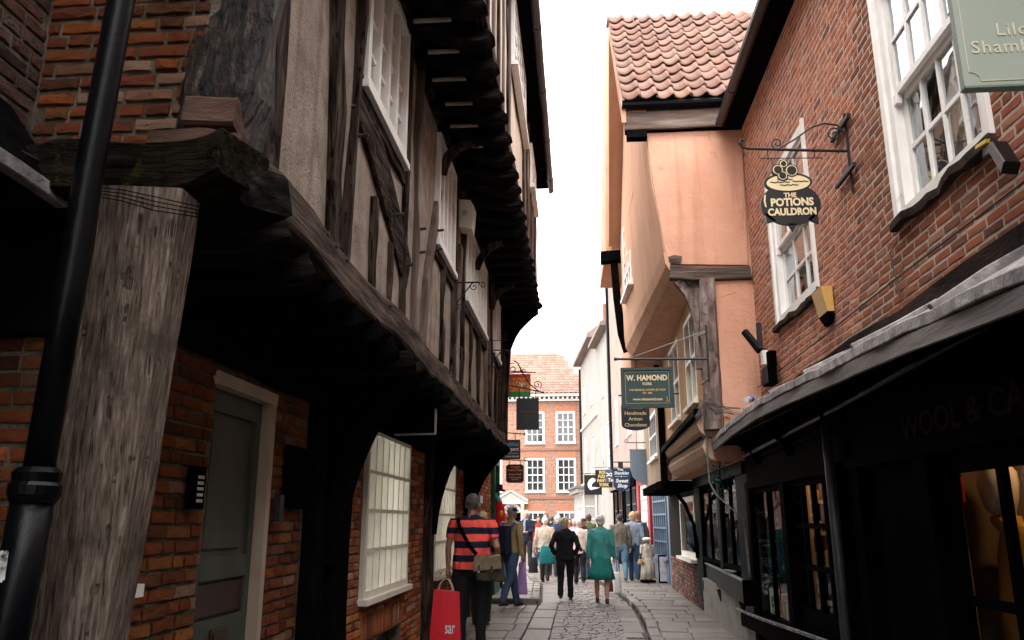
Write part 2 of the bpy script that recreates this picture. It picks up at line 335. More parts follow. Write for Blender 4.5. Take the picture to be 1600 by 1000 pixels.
def text(parent, body, size, origin, X, Y, m, name='lettering', off=0.0, ext=.002, align='CENTER', squash=1.0, space=1.0, shear=0):
    cu = bpy.data.curves.new(name, 'FONT'); cu.body = body; cu.size = size; cu.extrude = ext; cu.offset = off
    cu.align_x = align; cu.align_y = 'CENTER'; cu.resolution_u = 3; cu.space_character = space; cu.shear = shear
    t = bpy.data.objects.new('tmp', cu); COL.objects.link(t)
    dg = bpy.context.evaluated_depsgraph_get(); me = bpy.data.meshes.new_from_object(t.evaluated_get(dg))
    bpy.data.objects.remove(t); bpy.data.curves.remove(cu)
    X = V(X).normalized(); Y = V(Y).normalized(); Z = X.cross(Y)
    M = Matrix((( X.x * squash, Y.x, Z.x, origin[0]), (X.y * squash, Y.y, Z.y, origin[1]), (X.z * squash, Y.z, Z.z, origin[2]), (0, 0, 0, 1)))
    me.transform(M); me.materials.clear(); me.materials.append(m); me.name = name
    return link(name, me, parent)
def frame(O, U, W=(0, 0, 1)):
    O = V(O); U = V(U).normalized(); W = V(W).normalized(); return (O, U, W, U.cross(W).normalized())

# wall slab with rectangular holes, in frame F; thickness goes inward (-N)
def slab(mb, F, u0, u1, v0, v1, holes=(), t=.3, n=0.0):
    us = sorted({u0, u1, *[min(max(h[i], u0), u1) for h in holes for i in (0, 1)]}); vs = sorted({v0, v1, *[min(max(h[i], v0), v1) for h in holes for i in (2, 3)]})
    for a, b in zip(us, us[1:]):
        for c, d in zip(vs, vs[1:]):
            um, vm = (a + b) / 2, (c + d) / 2
            if not any(h[0] < um < h[1] and h[2] < vm < h[3] for h in holes): mb.fbox(F, a, b, c, d, n - t, n)
def brick_unit(seed, m):
    rr = random.Random(seed); b = MB()
    j = lambda a: rr.uniform(-a, a)
    P = [(-.5, -.5), (-.2, -.5), (.15, -.5), (.5, -.5), (.5, 0), (.5, .5), (.2, .5), (-.15, .5), (-.5, .5), (-.5, 0)]; n = 10
    rim = [(x * (1 + j(.012)), y * (1 + j(.07))) for x, y in P]
    vs = [(x * .955, y * .84, .9 + j(.35)) for x, y in rim] + [(x, y, .15) for x, y in rim] + [(x, y, -3.0) for x, y in rim]
    vs += [(-.22 + j(.05), j(.1), 1.05 + j(.4)), (.22 + j(.05), j(.1), 1.05 + j(.4))]
    fs = [(i, (i + 1) % n, n + (i + 1) % n, n + i) for i in range(n)] + [(n + i, n + (i + 1) % n, 2 * n + (i + 1) % n, 2 * n + i) for i in range(n)]
    fs += [(3 * n, 0, 1), (3 * n, 1, 2, 3 * n + 1), (3 * n + 1, 2, 3), (3 * n + 1, 3, 4), (3 * n + 1, 4, 5), (3 * n + 1, 5, 6), (3 * n + 1, 6, 7, 3 * n), (3 * n, 7, 8), (3 * n, 8, 9), (3 * n, 9, 0)]
    b.add(vs, fs)
    return b.mesh('brick', m)
_UN = {}
def brickwork(parent, F, u0, u1, v0, v1, m, holes=(), L=.225, H=.07, gap=.011, proud=.012, maxparts=300, seed=1, inside=None, sag=0):
    """brick courses on a wall: the ones that show largest are parts, the rest one joined part"""
    key = m.name
    if key not in _UN: _UN[key] = [brick_unit(i + 3, m) for i in range(6)]
    O, U, W, N = F; rr = random.Random(seed); out = []
    rows = int((v1 - v0) / H + .5)
    for j in range(rows):
        va = v0 + j * H
        if va + H * .6 > v1: break
        u = u0 - rr.uniform(0, .06) - (j % 2) * L * .45
        k = j % 3
        while u < u1:
            ln = L if ((k + int(u * 7)) % 3) else L * .5
            ln *= rr.uniform(.96, 1.03)
            segs = [(max(u, u0), min(u + ln - gap, u1))]
            for h in holes:
                if h[2] < va + H / 2 < h[3]:
                    ns = []
                    for a, b in segs:
                        if b <= h[0] or a >= h[1]: ns.append((a, b)); continue
                        if a < h[0]: ns.append((a, h[0]))
                        if b > h[1]: ns.append((h[1], b))
                    segs = ns
            for a, b in segs:
                if b - a > .03 and (inside is None or inside((a + b) / 2, va + H / 2)): out.append((a, b, va + gap / 2, va + H - gap / 2))
            u += ln
    sc = []
    for q in out:
        uc, vc = (q[0] + q[1]) / 2, (q[2] + q[3]) / 2
        vo = sag * math.sin(uc * 1.3) + .003 * rr.uniform(-1, 1)
        c = O + U * uc + W * (vc + vo)
        sc.append((size_in_view(c), c, q, rr.random(), rr.uniform(-.25, .35) * proud, rr.uniform(-.012, .012)))
    sc.sort(key=lambda t: -t[0])
    st = MB()
    for i, (s_, c, q, r_, dn, tw) in enumerate(sc):
        w, h = q[1] - q[0], q[3] - q[2]
        un = _UN[key][int(r_ * 5.99)]
        U2 = (U + W * tw).normalized(); W2 = N.cross(U2)
        M = Matrix(((U2.x * w, W2.x * h, N.x * (proud + dn), c.x), (U2.y * w, W2.y * h, N.y * (proud + dn), c.y), (U2.z * w, W2.z * h, N.z * (proud + dn), c.z), (0, 0, 0, 1)))
        if i < maxparts and s_ > 0:
            o = bpy.data.objects.new('brick', un); COL.objects.link(o); adopt(o, parent); o.matrix_basis = M
        else:
            st.cr = r_ + .001
            st.add([M @ v.co for v in un.vertices], [tuple(p.vertices) for p in un.polygons])
    if st.v: st.build('brick', m, parent, kind='stuff')

def window(parent, F, w, h, cols, rows, fm=None, gm=None, fr=.05, bar=.022, dep=.06, n0=0.0, sill=True, sash=False, pane_each=True, lining=None, curtain=None, top=0.0, silld=.07, vb=None, hrec=-.008):
    """window in frame F whose origin is its lower corner. frame > bars, panes, sill"""
    fm = fm or WHITE; gm = gm or GLASS
    b = MB()
    b.fbox(F, 0, w, 0, fr, n0 - dep, n0 + .012); b.fbox(F, 0, w, h - fr - top, h, n0 - dep, n0 + .012)
    b.fbox(F, 0, fr, fr, h - fr - top, n0 - dep, n0 + .010); b.fbox(F, w - fr, w, fr, h - fr - top, n0 - dep, n0 + .010)
    o = b.build('window', fm, parent)
    iw, ih = w - 2 * fr, h - 2 * fr - top
    b = MB(); gl = []
    if sash:
        hh = ih / 2; sf = .045
        for k, nn in ((1, n0 - .012), (0, n0 - .055)):
            z0 = fr + k * hh; z1 = z0 + hh
            b.fbox(F, fr, w - fr, z0, z0 + sf, nn - .04, nn); b.fbox(F, fr, w - fr, z1 - sf, z1, nn - .038, nn + (.0 if k else .002))
            b.fbox(F, fr, fr + sf, z0 + sf, z1 - sf, nn - .039, nn - .001); b.fbox(F, w - fr - sf, w - fr, z0 + sf, z1 - sf, nn - .039, nn - .001)
            pw = (iw - 2 * sf) / cols; ph = (hh - 2 * sf) / (rows // 2)
            for i in range(1, cols): b.fbox(F, fr + sf + pw * i - bar / 2, fr + sf + pw * i + bar / 2, z0 + sf, z1 - sf, nn - .032, nn - .004)
            for j in range(1, rows // 2): b.fbox(F, fr + sf, w - fr - sf, z0 + sf + ph * j - bar / 2, z0 + sf + ph * j + bar / 2, nn - .03, nn - .006)
            for i in range(cols):
                for j in range(rows // 2): gl.append((fr + sf + pw * i, fr + sf + pw * (i + 1), z0 + sf + ph * j, z0 + sf + ph * (j + 1), nn - .02))
    else:
        pw, ph = iw / cols, ih / rows
        for i in range(1, cols): b.fbox(F, fr + pw * i - (vb or bar) / 2, fr + pw * i + (vb or bar) / 2, fr, fr + ih, n0 - dep * .75, n0 + .004)
        for j in range(1, rows): b.fbox(F, fr, w - fr, fr + ph * j - bar / 2, fr + ph * j + bar / 2, n0 - dep * .7, n0 - hrec)
        for i in range(cols):
            for j in range(rows): gl.append((fr + pw * i, fr + pw * (i + 1), fr + ph * j, fr + ph * (j + 1), n0 - dep * .5))
    b.build('glazing_bars', fm, o)
    if pane_each:
        for g in gl:
            p = MB(); dn = rng.uniform(-.003, .003)
            O, U, W, N = F
            p.add([O + U * g[0] + W * g[2] + N * (g[4] + dn), O + U * g[1] + W * g[2] + N * (g[4] - dn), O + U * g[1] + W * g[3] + N * (g[4] + dn * .5), O + U * g[0] + W * g[3] + N * g[4]], [(0, 1, 2, 3)])
            p.build('pane', gm, o)
    else:
        p = MB()
        for g in gl: p.fbox(F, g[0], g[1], g[2], g[3], g[4] - .004, g[4])
        p.build('pane', gm, o)
    if sill: part('sill', fm, o, lambda q: q.fbox(F, -.04, w + .04, -.05, 0, n0 - dep, n0 + silld))
    if lining:
        D_ = .9
        def fn(q):
            O, U, W, N = F; P = lambda u, v, n: O + U * u + W * v + N * n
            a = n0 - dep - .01
            c = [P(.01, .01, a), P(w - .01, .01, a), P(w - .01, h - .01, a), P(.01, h - .01, a), P(-.2, -.1, a - D_), P(w + .2, -.1, a - D_), P(w + .2, h + .1, a - D_), P(-.2, h + .1, a - D_)]
            q.add(c, [(4, 5, 6, 7), (0, 1, 5, 4), (1, 2, 6, 5), (2, 3, 7, 6), (3, 0, 4, 7)])
        part('room_lining', lining, o, fn)
    if curtain:
        def fn(q):
            O, U, W, N = F; k = 60; vs = []
            for i in range(k + 1):
                u = fr * .5 + (w - fr) * i / k; nn = n0 - dep - .13 + .022 * math.sin(u * 52) + .01 * math.sin(u * 23)
                for v in (0.02, h - .02): vs.append(O + U * u + W * v + N * nn)
            q.add(vs, [(2 * i, 2 * i + 2, 2 * i + 3, 2 * i + 1) for i in range(k)])
        part('curtain', curtain, o, fn, smooth=True)
    return o
def scroll(mb, c, r, turns, a0, U, W, th=.006, sgn=1, n=26):
    pts = []
    for i in range(n):
        t = i / (n - 1); rr = r * (1 - .85 * t); an = a0 + sgn * turns * 2 * math.pi * t
        pts.append(V(c) + V(U) * rr * math.cos(an) + V(W) * rr * math.sin(an))
    mb.tube(pts, th, 6, up=V(U).cross(V(W)))
# ------------------------------------------------------------------ ground, road, pavements
def lerpc(pts, y):
    if y <= pts[0][0]: return pts[0][1]
    for (a, xa), (b, xb) in zip(pts, pts[1:]):
        if y <= b: return xa + (xb - xa) * (y - a) / (b - a)
    return pts[-1][1]
KR = [(6, .80), (11.2, .86), (12.2, .92), (14, .95), (15.7, .93), (17.7, .80), (20, .60), (22.5, .35), (26, .05), (31, -.35), (42, -1.2)]
KL = [(15.6, -.76), (20, -.95), (24, -1.45), (30, -2.2), (36, -3.4), (42, -5)]
WR = [(6, 1.97), (14, 1.97), (14.4, 2.2), (19, 2.17), (24.2, 1.76), (31, 1.32), (42, .2), (45, 0)]
def kr(y): return lerpc(KR, y)
def kl(y): return lerpc(KL, y)
part('ground', GROUT, None, lambda b: b.box(-60, 60, -30, 120, -.5, -.06), kind='structure')
def ribbon(name, m, xa, xb, y0, y1, z, t=.1, n=60):
    b = MB(); vs = []
    for i in range(n + 1):
        y = y0 + (y1 - y0) * i / n
        vs += [(xa(y), y, z), (xb(y), y, z), (xb(y), y, z - t), (xa(y), y, z - t)]
    fs = []
    for i in range(n):
        a = 4 * i
        fs += [(a, a + 1, a + 5, a + 4), (a + 1, a + 2, a + 6, a + 5), (a + 3, a, a + 4, a + 7)]
    b.add(vs, fs + [(3, 2, 1, 0), (4 * n, 4 * n + 1, 4 * n + 2, 4 * n + 3)])
    return b.build(name, m, kind='structure')
road = ribbon('road', GROUT, lambda y: -.80 if y < 15.6 else kl(y) , lambda y: kr(y), -3, 44, -.022, .06)
pav_r = ribbon('pavement', GROUT, lambda y: kr(y) + .01, lambda y: lerpc(WR, y) + .6, -3, 44, .045, .12)
pav_l = ribbon('pavement', GROUT, lambda y: -2.3, lambda y: -.805, -3, 15.6, -.018, .06)
pav_l2 = ribbon('pavement', GROUT, lambda y: -7 if y > 17.5 else -1.8, lambda y: kl(y) - .02, 15.62, 43.5, .075, .14)
def stone_unit(seed, m):
    rr = random.Random(seed); b = MB(); j = lambda a: rr.uniform(-a, a)
    c = [(-.5, -.5), (0, -.5), (.5, -.5), (.5, 0), (.5, .5), (0, .5), (-.5, .5), (-.5, 0)]
    lo = [(x * .99 + j(.012), y * .99 + j(.012), -1) for x, y in c]
    mi = [(x + 0, y + 0, -.25) for x, y in [(p[0], p[1]) for p in lo]]
    hi = [(x * .965, y * .965, j(.06)) for x, y, _ in lo] + [(j(.1), j(.1), .06 + j(.06))]
    vs = lo + mi + hi; fs = []
    for i in range(8):
        k = (i + 1) % 8
        fs += [(i, k, 8 + k, 8 + i), (8 + i, 8 + k, 16 + k, 16 + i), (16 + i, 16 + k, 24)]
    b.add(vs, fs); return b.mesh('stone', m)
SU = [stone_unit(i, STONE) for i in range(5)]; CU = [stone_unit(i + 20, SETT) for i in range(5)]
def stones(name, parent, units, items, maxparts=300):
    """items: (x, y, w, l, rot, ztop, thick)"""
    it = sorted(items, key=lambda q: -size_in_view((q[0], q[1], q[5])) * (q[2] * q[3]) ** .5); st = MB()
    rr = random.Random(5)
    for i, (x, y, w, l, r_, z, t) in enumerate(it):
        u = rr.choice(units)
        M = Matrix.Translation((x, y, z + rr.uniform(-.004, .004))) @ Matrix.Rotation(r_, 4, 'Z') @ Matrix.Rotation(rr.uniform(-.012, .012), 4, 'X') @ Matrix.Rotation(rr.uniform(-.01, .01), 4, 'Y') @ Matrix.Diagonal((w, l, t, 1))
        if i < maxparts and size_in_view((x, y, z)) > 0:
            o = bpy.data.objects.new(name, u); COL.objects.link(o); adopt(o, parent); o.matrix_basis = M
        else:
            st.cr = rr.random() + .001; st.add([M @ v.co for v in u.vertices], [tuple(p.vertices) for p in u.polygons])
    if st.v: st.build(name, units[0].materials[0], parent, kind='stuff')
rr = random.Random(11)
items = []
y = 7.5
while y < 41:
    d = rr.uniform(.10, .15); xl = -.42 if y < 15.6 else kl(y) + .38; xr = kr(y) - (.33 if y < 16 else .05)
    x = xl + rr.uniform(-.02, 0)
    while x < xr - .05:
        w = min(rr.uniform(.13, .27), xr - x + .02)
        items.append((x + w / 2, y + d / 2 + rr.uniform(-.012, .012), w - .014, d - .014, rr.uniform(-.05, .05), 0.0, .03)); x += w
    y += d
stones('sett', road, CU, items)
items = []
y = 7.0
while y < 38:                                   # left channel of long flags
    l = rr.uniform(.9, 1.7) if y < 15 else rr.uniform(.7, 1.2); c = -.61 if y < 15.6 else kl(y) + .19
    sl = 0 if y < 15.6 else math.atan((kl(y + 1) - kl(y)))
    items.append((c, y + l / 2, .345, l - .02, -sl, .004, .04)); y += l
y = 7.0
while y < 15.8:                                 # right channel flags
    l = rr.uniform(.6, 1.2); items.append((kr(y + l / 2) - .19, y + l / 2, .30, l - .02, 0, -.002, .04)); y += l
stones('paving_stone', road, SU, items)
items = []
y = 7.0
while y < 38:                                   # right kerb and flags
    l = rr.uniform(.75, 1.25); sl = math.atan(kr(y + .5) - kr(y - .5))
    items.append((kr(y + l / 2) + .085, y + l / 2, .15, l - .015, -sl, .075, .10)); y += l
y = 7.0
while y < 40:
    l = rr.uniform(.42, .75); xa = kr(y + l / 2) + .17; xb = lerpc(WR, y + l / 2) + .1
    x = xa; sl = math.atan(kr(y + .5) - kr(y - .5)) * .6
    cuts = [rr.uniform(.35, .65)] if rr.random() < .6 else [rr.uniform(.25, .4), rr.uniform(.6, .75)]
    cs = [xa] + [xa + (xb - xa) * c for c in cuts] + [xb]
    for a, b_ in zip(cs, cs[1:]): items.append(((a + b_) / 2, y + l / 2, b_ - a - .012, l - .012, -sl * .2 - .06, .07, .05))
    y += l
stones('paving_stone', pav_r, SU, items)
items = []
y = 7.0
while y < 15.3:                                 # left flush flags
    l = rr.uniform(.5, .9); cs = [-2.0, rr.uniform(-1.6, -1.35), rr.uniform(-1.05, -.98), -.80]
    for a, b_ in zip(cs, cs[1:]): items.append(((a + b_) / 2, y + l / 2, b_ - a - .014, l - .014, 0, .004, .05))
    y += l
stones('paving_stone', pav_l, SU, items)
items = [(-1.0 - .5 * i, 15.70, .48, .16, 0, .105, .15) for i in range(2)] + [(-.83, 15.72, .15, .2, 0, .105, .15)]
y = 15.82
while y < 41:
    l = rr.uniform(.5, .85); e = kl(y + l / 2); sl = math.atan(kl(y + .5) - kl(y - .5))
    items.append((e - .085, y + l / 2, .14, l - .012, -sl, .105, .15))
    a = e - .165; lim = -1.75 if y < 17.5 else -6.5
    while a > lim:
        w = rr.uniform(.45, .8); items.append((a - w / 2, y + l / 2, w - .012, l - .012, 0, .10, .05)); a -= w
    y += l
stones('paving_stone', pav_l2, SU, items)
tag(part('drain_grating', IRON, None, lambda b: [b.box(.60 + .035 * i, .615 + .035 * i, 11.02, 11.32, -.004, .012) for i in range(8)] + [b.box(.59, .88, 11.0, 11.02, -.01, .014), b.box(.59, .88, 11.32, 11.34, -.01, .014)]), 'small black iron drain grating in the gutter by the right kerb', 'drain')

# ------------------------------------------------------------------ LEFT: neighbour nearest the camera
UY = (0, 1, 0); UX = (1, 0, 0); UYm = (0, -1, 0)
nb = thing('brick_house', 'nearest brick house on the left edge, weathered wall above a lead covered pentice', 'house', (-2.6, 1, 0))
F = frame((-2.07, 0, 0), UY)
part('wall', MORT_L, nb, lambda b: [b.box(-3.6, -2.07, -24, 2.66, 2.62, 7.2), b.box(-3.6, -2.9, -24, 2.66, -.05, 2.62), b.box(-3.2, -1.0, -24, -1.5, 4.9, 7.6)])  # stretch behind the camera and its jettied floor added unseen to cut sky light
part('roof', DTILE, nb, lambda b: b.hexa([V(p) for p in [(-3.7, -24, 7.25), (-1.8, -24, 7.2), (-1.8, 2.7, 7.2), (-3.7, 2.7, 7.25), (-3.7, -24, 8.6), (-1.8, -24, 7.3), (-1.8, 2.7, 7.3), (-3.7, 2.7, 8.6)]]))
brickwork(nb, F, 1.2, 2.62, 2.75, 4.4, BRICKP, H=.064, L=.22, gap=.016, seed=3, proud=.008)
part('pentice_roof', BLACKW, nb, lambda b: b.hexa([V(p) for p in [(-2.07, -1, 2.98), (-1.80, -1, 2.60), (-1.80, 2.5, 2.60), (-2.07, 2.5, 2.98), (-2.07, -1, 3.0), (-1.80, -1, 2.635), (-1.80, 2.5, 2.635), (-2.07, 2.5, 3.0)]]))
part('pentice_edge', LEAD, nb, lambda b: b.beam([(-1.81, -1 + .25 * i, 2.61 + .006 * math.sin(i * 2.1)) for i in range(15)], .05, .05, wob=.006))
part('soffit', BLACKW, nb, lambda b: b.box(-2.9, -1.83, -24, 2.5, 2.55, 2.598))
cables = MB()
for i in range(3): cables.tube([(-2.02, .6 + 0 * i, 2.86 - .02 * i), (-2.0, 1.6, 2.80 - .02 * i), (-1.93, 2.2, 2.74 - .03 * i), (-1.80, 2.5, 2.70 - .025 * i)], .005)
cables.build('cable', IRON, nb)

# ------------------------------------------------------------------ LEFT: the timber framed house
A = thing('timber_framed_house', 'long black timbered house on the left with two jettied storeys, plaster panels and white windows', 'house', (-2.4, 8, 0))
Y0, Y1 = 2.75, 13.4
XG, XA, XB = -1.9, -1.30, -.67
def zi(y): return 5.05 + min(.24, max(0, 10.5 - y) * .06)
FG = frame((XG, 0, 0), UY); FA = frame((XA, 0, 0), UY); FB = frame((XB, 0, 0), UY)
FE = frame((0, Y0, 0), UX)
holes = [(4.0, 4.82, -.05, 2.28), (5.98 - .40, 5.98, .35, 2.2), (7.05, 8.9, .83, 2.36), (10.5, 12.25, .8, 2.38), (7.1, 8.75, .0, .46)]
b = MB(); slab(b, FG, Y0, Y1, -.05, 2.75, holes, .25); b.fbox(FE, -3.6, -2.15, -.05, 2.7, -.25, 0)
b.build('wall', MORT_L, A)
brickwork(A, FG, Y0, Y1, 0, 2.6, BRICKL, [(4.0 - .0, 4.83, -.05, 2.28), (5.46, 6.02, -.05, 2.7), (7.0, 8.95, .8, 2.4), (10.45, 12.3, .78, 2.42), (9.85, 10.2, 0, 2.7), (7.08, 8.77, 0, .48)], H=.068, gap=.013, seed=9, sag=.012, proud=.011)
b = MB(); b.fbox(FE, -2.16, XG + .0, 0, 2.7, -.25, -.002); b.build('end_wall', MORT_L, A)
brickwork(A, FE, -2.9, -1.88, 0, 2.6, BRICKL, H=.068, L=.22, gap=.016, seed=21, maxparts=120, proud=.013)
part('shade_board', BLACKW, A, lambda b: [b.beam([(-1.88, 2.8 + i * .5, 2.50) for i in range(22)], .10, .36, wob=.012, seed=61)])  # black board added to stand for the deep shade along the wall top
part('end_shade_board', BLACKW, A, lambda b: b.beam([(-3.4, 2.72, 2.42), (-2.6, 2.72, 2.40), (-1.9, 2.72, 2.42)], .10, .50, side=V((0, 1, 0)), wob=.012, seed=62))  # black board added for the shade on the upper end wall
# soldier arch of bricks under the first ground window
b = MB()
for i in range(24):
    b.cr = rng.random() + .01; u = 7.12 + i * .068; b.fbox(FG, u, u + .056, .50, .70, -.05, .016 + rng.uniform(0, .006))
b.build('soldier_brick', BRICKL, A, kind='stuff')
part('basement_light', DARKGL, A, lambda b: b.fbox(FG, 7.1, 8.75, 0, .46, -.14, -.12))
part('back_wall', BLACKW, A, lambda b: [b.box(-5.2, -5.0, Y0, Y1, 0, 7.6), b.box(-5.0, XG - .25, Y1 - .02, Y1 + .05, 0, 7.6), b.box(-5.0, XA, Y1 + .052, Y1 + .1, 2.75, 5.1), b.box(-5, XB, 13.28, 13.36, 5.2, 7.6)])
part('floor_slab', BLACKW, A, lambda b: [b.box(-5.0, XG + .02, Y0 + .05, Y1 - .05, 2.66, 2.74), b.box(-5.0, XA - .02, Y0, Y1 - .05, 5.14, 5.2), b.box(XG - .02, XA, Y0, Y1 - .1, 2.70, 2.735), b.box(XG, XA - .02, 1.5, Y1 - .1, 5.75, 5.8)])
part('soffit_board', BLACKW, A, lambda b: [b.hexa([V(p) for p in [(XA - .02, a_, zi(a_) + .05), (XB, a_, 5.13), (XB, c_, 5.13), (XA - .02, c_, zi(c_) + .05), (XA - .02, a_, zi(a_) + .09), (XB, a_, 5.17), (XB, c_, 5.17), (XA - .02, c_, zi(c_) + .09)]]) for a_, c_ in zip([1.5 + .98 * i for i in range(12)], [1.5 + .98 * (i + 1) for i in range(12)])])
roof = part('roof', DTILE, A, lambda b: b.hexa([V(p) for p in [(-5.3, 1.4, 7.6), (-.42, 1.4, 7.52), (-.42, 13.7, 7.52), (-5.3, 13.7, 7.6), (-3, 1.4, 10.4), (-.42, 1.4, 7.58), (-.42, 13.7, 7.58), (-3, 13.7, 10.4)]]))
# storey 1 plaster
b = MB()

CW = [(4.30, 5.44, 4.12, 5.22), (6.88, 7.90, 4.02, 5.12), (8.80, 10.85, 4.02, 4.98), (12.15, 12.85, 4.05, 5.0)]
b.sheet(lambda u, v: (XA, Y0 + (Y1 - Y0) * u, 2.85 + (2.25 + zi(Y0 + (Y1 - Y0) * u) - 5.04) * v), 240, 60, .02, 1.3, lambda q: any(a + .03 < q[1] < c - .03 and e + .03 < q[2] < f - .03 for a, c, e, f in CW))
b.build('plaster_panel', PLAST, A, smooth=True)
# corner return wall above jetty: brick panel facing the camera
FC = frame((0, 2.62, 0), UX)
part('end_wall', MORT_L, A, lambda b: [b.fbox(FC, -2.1, -1.36, 2.84, 5.2, -.13, 0), b.box(-2.3, -1.5, 2.752, 2.9, 2.84, 7.5)])
brickwork(A, FC, -2.05, -1.40, 2.86, 4.6, BRICKL, H=.0622, L=.205, gap=.014, seed=30, proud=.013, inside=lambda u, v: u > -2.08 + (v - 2.9) * .1)
part('gnarled_corner_post', GNARL, A, lambda b: b.beam([(-1.35, 2.70, 2.86), (-1.335, 2.70, 3.1), (-1.32, 2.70, 3.4), (-1.30, 2.71, 3.9), (-1.30, 2.71, 4.4), (-1.3, 2.71, 5.1)], .27, .22, wob=.035, seed=4, ch=.3))
part('corner_post', WOODZ, A, lambda b: b.beam([(-1.275, 2.88, 2.9), (-1.285, 2.90, 3.4), (-1.27, 2.88, 4.1), (-1.28, 2.9, 5.1)], .1, .22, wob=.02, seed=8))
part('beam_stub', mat('raw_pink_wood', [(.05, .027, .021), (.12, .072, .057)], 9, (.3, 1, 1), .85, .9, 18, bdist=.02), A, lambda b: [b.beam([(-1.52 + .35 * k_ / 8, 2.56, 2.832 - .006 * math.sin(k_)) for k_ in range(9)], .11, .06, side=V((0, 1, 0)), wob=.02, seed=2), b.beam([(-1.40, 2.58, 2.95), (-1.22, 2.58, 2.95)], .14, .11, side=V((0, 1, 0)), wob=.02, seed=6, seg=4)])
part('mossy_beam', MOSSW, A, lambda b: b.beam([(-2.1 + .93 * k_ / 14, 2.555 + .008 * math.sin(k_ * 2.1), 2.70 + .006 * math.sin(k_ * 1.4)) for k_ in range(15)], .26, .185, side=V((0, 1, 0)), wob=.03, seed=12))
part('dragon_beam', WOODX, A, lambda b: b.beam([(-1.9, 3.3, 2.66), (-1.12, 2.62, 2.66)], .2, .16, side=V((.6, .6, 0)), wob=.02, seed=14))
part('bressummer', mat('brown_bressummer', [(.012, .009, .007), (.075, .052, .042), (.17, .125, .105)], 18, (1, .1, 1), .85, 1.0, 40, lo=.34, hi=.72, bdist=.02, spec=.12), A, lambda b: b.beam([(-1.265 + .012 * math.sin(i * .9), 2.66 + i * .36, 2.80 + .02 * math.sin(i * 1.1)) for i in range(31)], .12, .2, wob=.012, seed=3))
rr = random.Random(5)
y = 3.0
while y < 13.3:
    w = rr.uniform(.13, .18); o = rr.uniform(-.02, .03); z = 2.60 + rr.uniform(-.02, .02)
    part('joist', BLACKW if rr.random() < .5 else WOODX, A, lambda b: b.beam([(-1.9, y, z), (-1.5, y, z), (-1.32 + o, y, z), (-1.23 + o, y, z + .012), (-1.19 + o, y + .01, z + .03)], w, .15, side=V((0, 1, 0)), wob=.012, seed=int(y * 10), ch=.3))
    y += rr.uniform(.36, .46)
# lower corner post on which the jetty rests
part('corner_post', OLDPOST, A, lambda b: b.beam([(-1.68, 2.49, -.02), (-1.61, 2.49, .5), (-1.57, 2.485, .9), (-1.543, 2.48, 1.2), (-1.51, 2.475, 1.6), (-1.483, 2.47, 2.0), (-1.46, 2.465, 2.4), (-1.455, 2.465, 2.60)], .272, .14, wob=.014, seed=5, ch=.12))
cb = MB()
for i in range(4): cb.tube([(-1.66, 2.37, 2.60 - .009 * i), (-1.5, 2.36, 2.575 - .013 * i), (-1.38, 2.36, 2.545 - .016 * i), (-1.24, 2.40, 2.52 - .012 * i)], .002, 5)
cb.build('cable', BLACKW, A)
# studs: (y bottom, y top, width, curve)
studs = [(3.93, 3.66, .20, 0), (4.14, 4.27, .055, 0), (5.58, 5.54, .10, 0), (6.02, 6.0, .07, 0), (8.02, 8.0, .11, 0), (8.66, 8.66, .08, 0), (11.0, 11.0, .14, 0), (11.6, 11.6, .11, 0), (12.95, 12.95, .15, 0), (13.3, 13.3, .2, 0)]
for i, (ya, yb, w, c) in enumerate(studs):
    part('stud', BROWNW if i in (3, 6) else WOODZ, A, lambda b: b.beam([(XA + .015, ya + (yb - ya) * t, 2.9 + (2.15 + zi(ya) - 5.04) * t) for t in (0, .17, .33, .5, .67, .83, 1)], .07, w * .85, wob=.014, seed=i * 3, ch=.15))
for i, (ya, z1, w) in enumerate([(4.75, 3.55, .07), (5.2, 3.4, .06), (7.35, 3.95, .08), (9.4, 3.9, .08), (10.2, 3.9, .08), (12.4, 3.9, .09)]):
    part('stud', WOODZ, A, lambda b: b.beam([(XA + .012, ya, 2.9), (XA + .012, ya, z1)], .055, w, wob=.01, seed=i + 40))
part('brace', WOODY, A, lambda b: b.beam([(XA + .012, 4.22, 4.04), (XA + .012, 4.7, 3.88), (XA + .012, 5.2, 3.64), (XA + .012, 5.72, 3.32)], .06, .33, wob=.014, seed=77))
part('brace', BROWNW, A, lambda b: b.beam([(XA + .012, 7.05, 4.62), (XA + .012, 6.86, 4.2), (XA + .012, 6.62, 3.7), (XA + .012, 6.48, 3.3), (XA + .012, 6.42, 2.92)], .06, .13, wob=.012, seed=78))
part('brace', BROWNW, A, lambda b: b.beam([(XA + .012, 8.45, 4.5), (XA + .012, 8.35, 3.9), (XA + .012, 8.12, 3.3), (XA + .012, 8.05, 2.92)], .06, .15, wob=.012, seed=79))
part('brace', BROWNW, A, lambda b: b.beam([(XA + .012, 11.15, 4.5), (XA + .012, 11.4, 3.7), (XA + .012, 11.9, 2.92)], .06, .14, wob=.012, seed=80))
for a, c, z in [(4.25, 5.55, 4.04), (6.8, 8.0, 3.94), (8.72, 10.95, 3.9), (12.1, 12.9, 4.0)]: part('rail', WOODY, A, lambda b: b.beam([(XA + .012, a, z), (XA + .012, c, z)], .05, .11, wob=.008, seed=int(a)))
part('wall_plate', WOODY, A, lambda b: b.beam([(XA + .03, 2.7 + i * .9, zi(2.7 + i * .9) + .02) for i in range(13)], .1, .16, wob=.012, seed=66))
pg = MB()
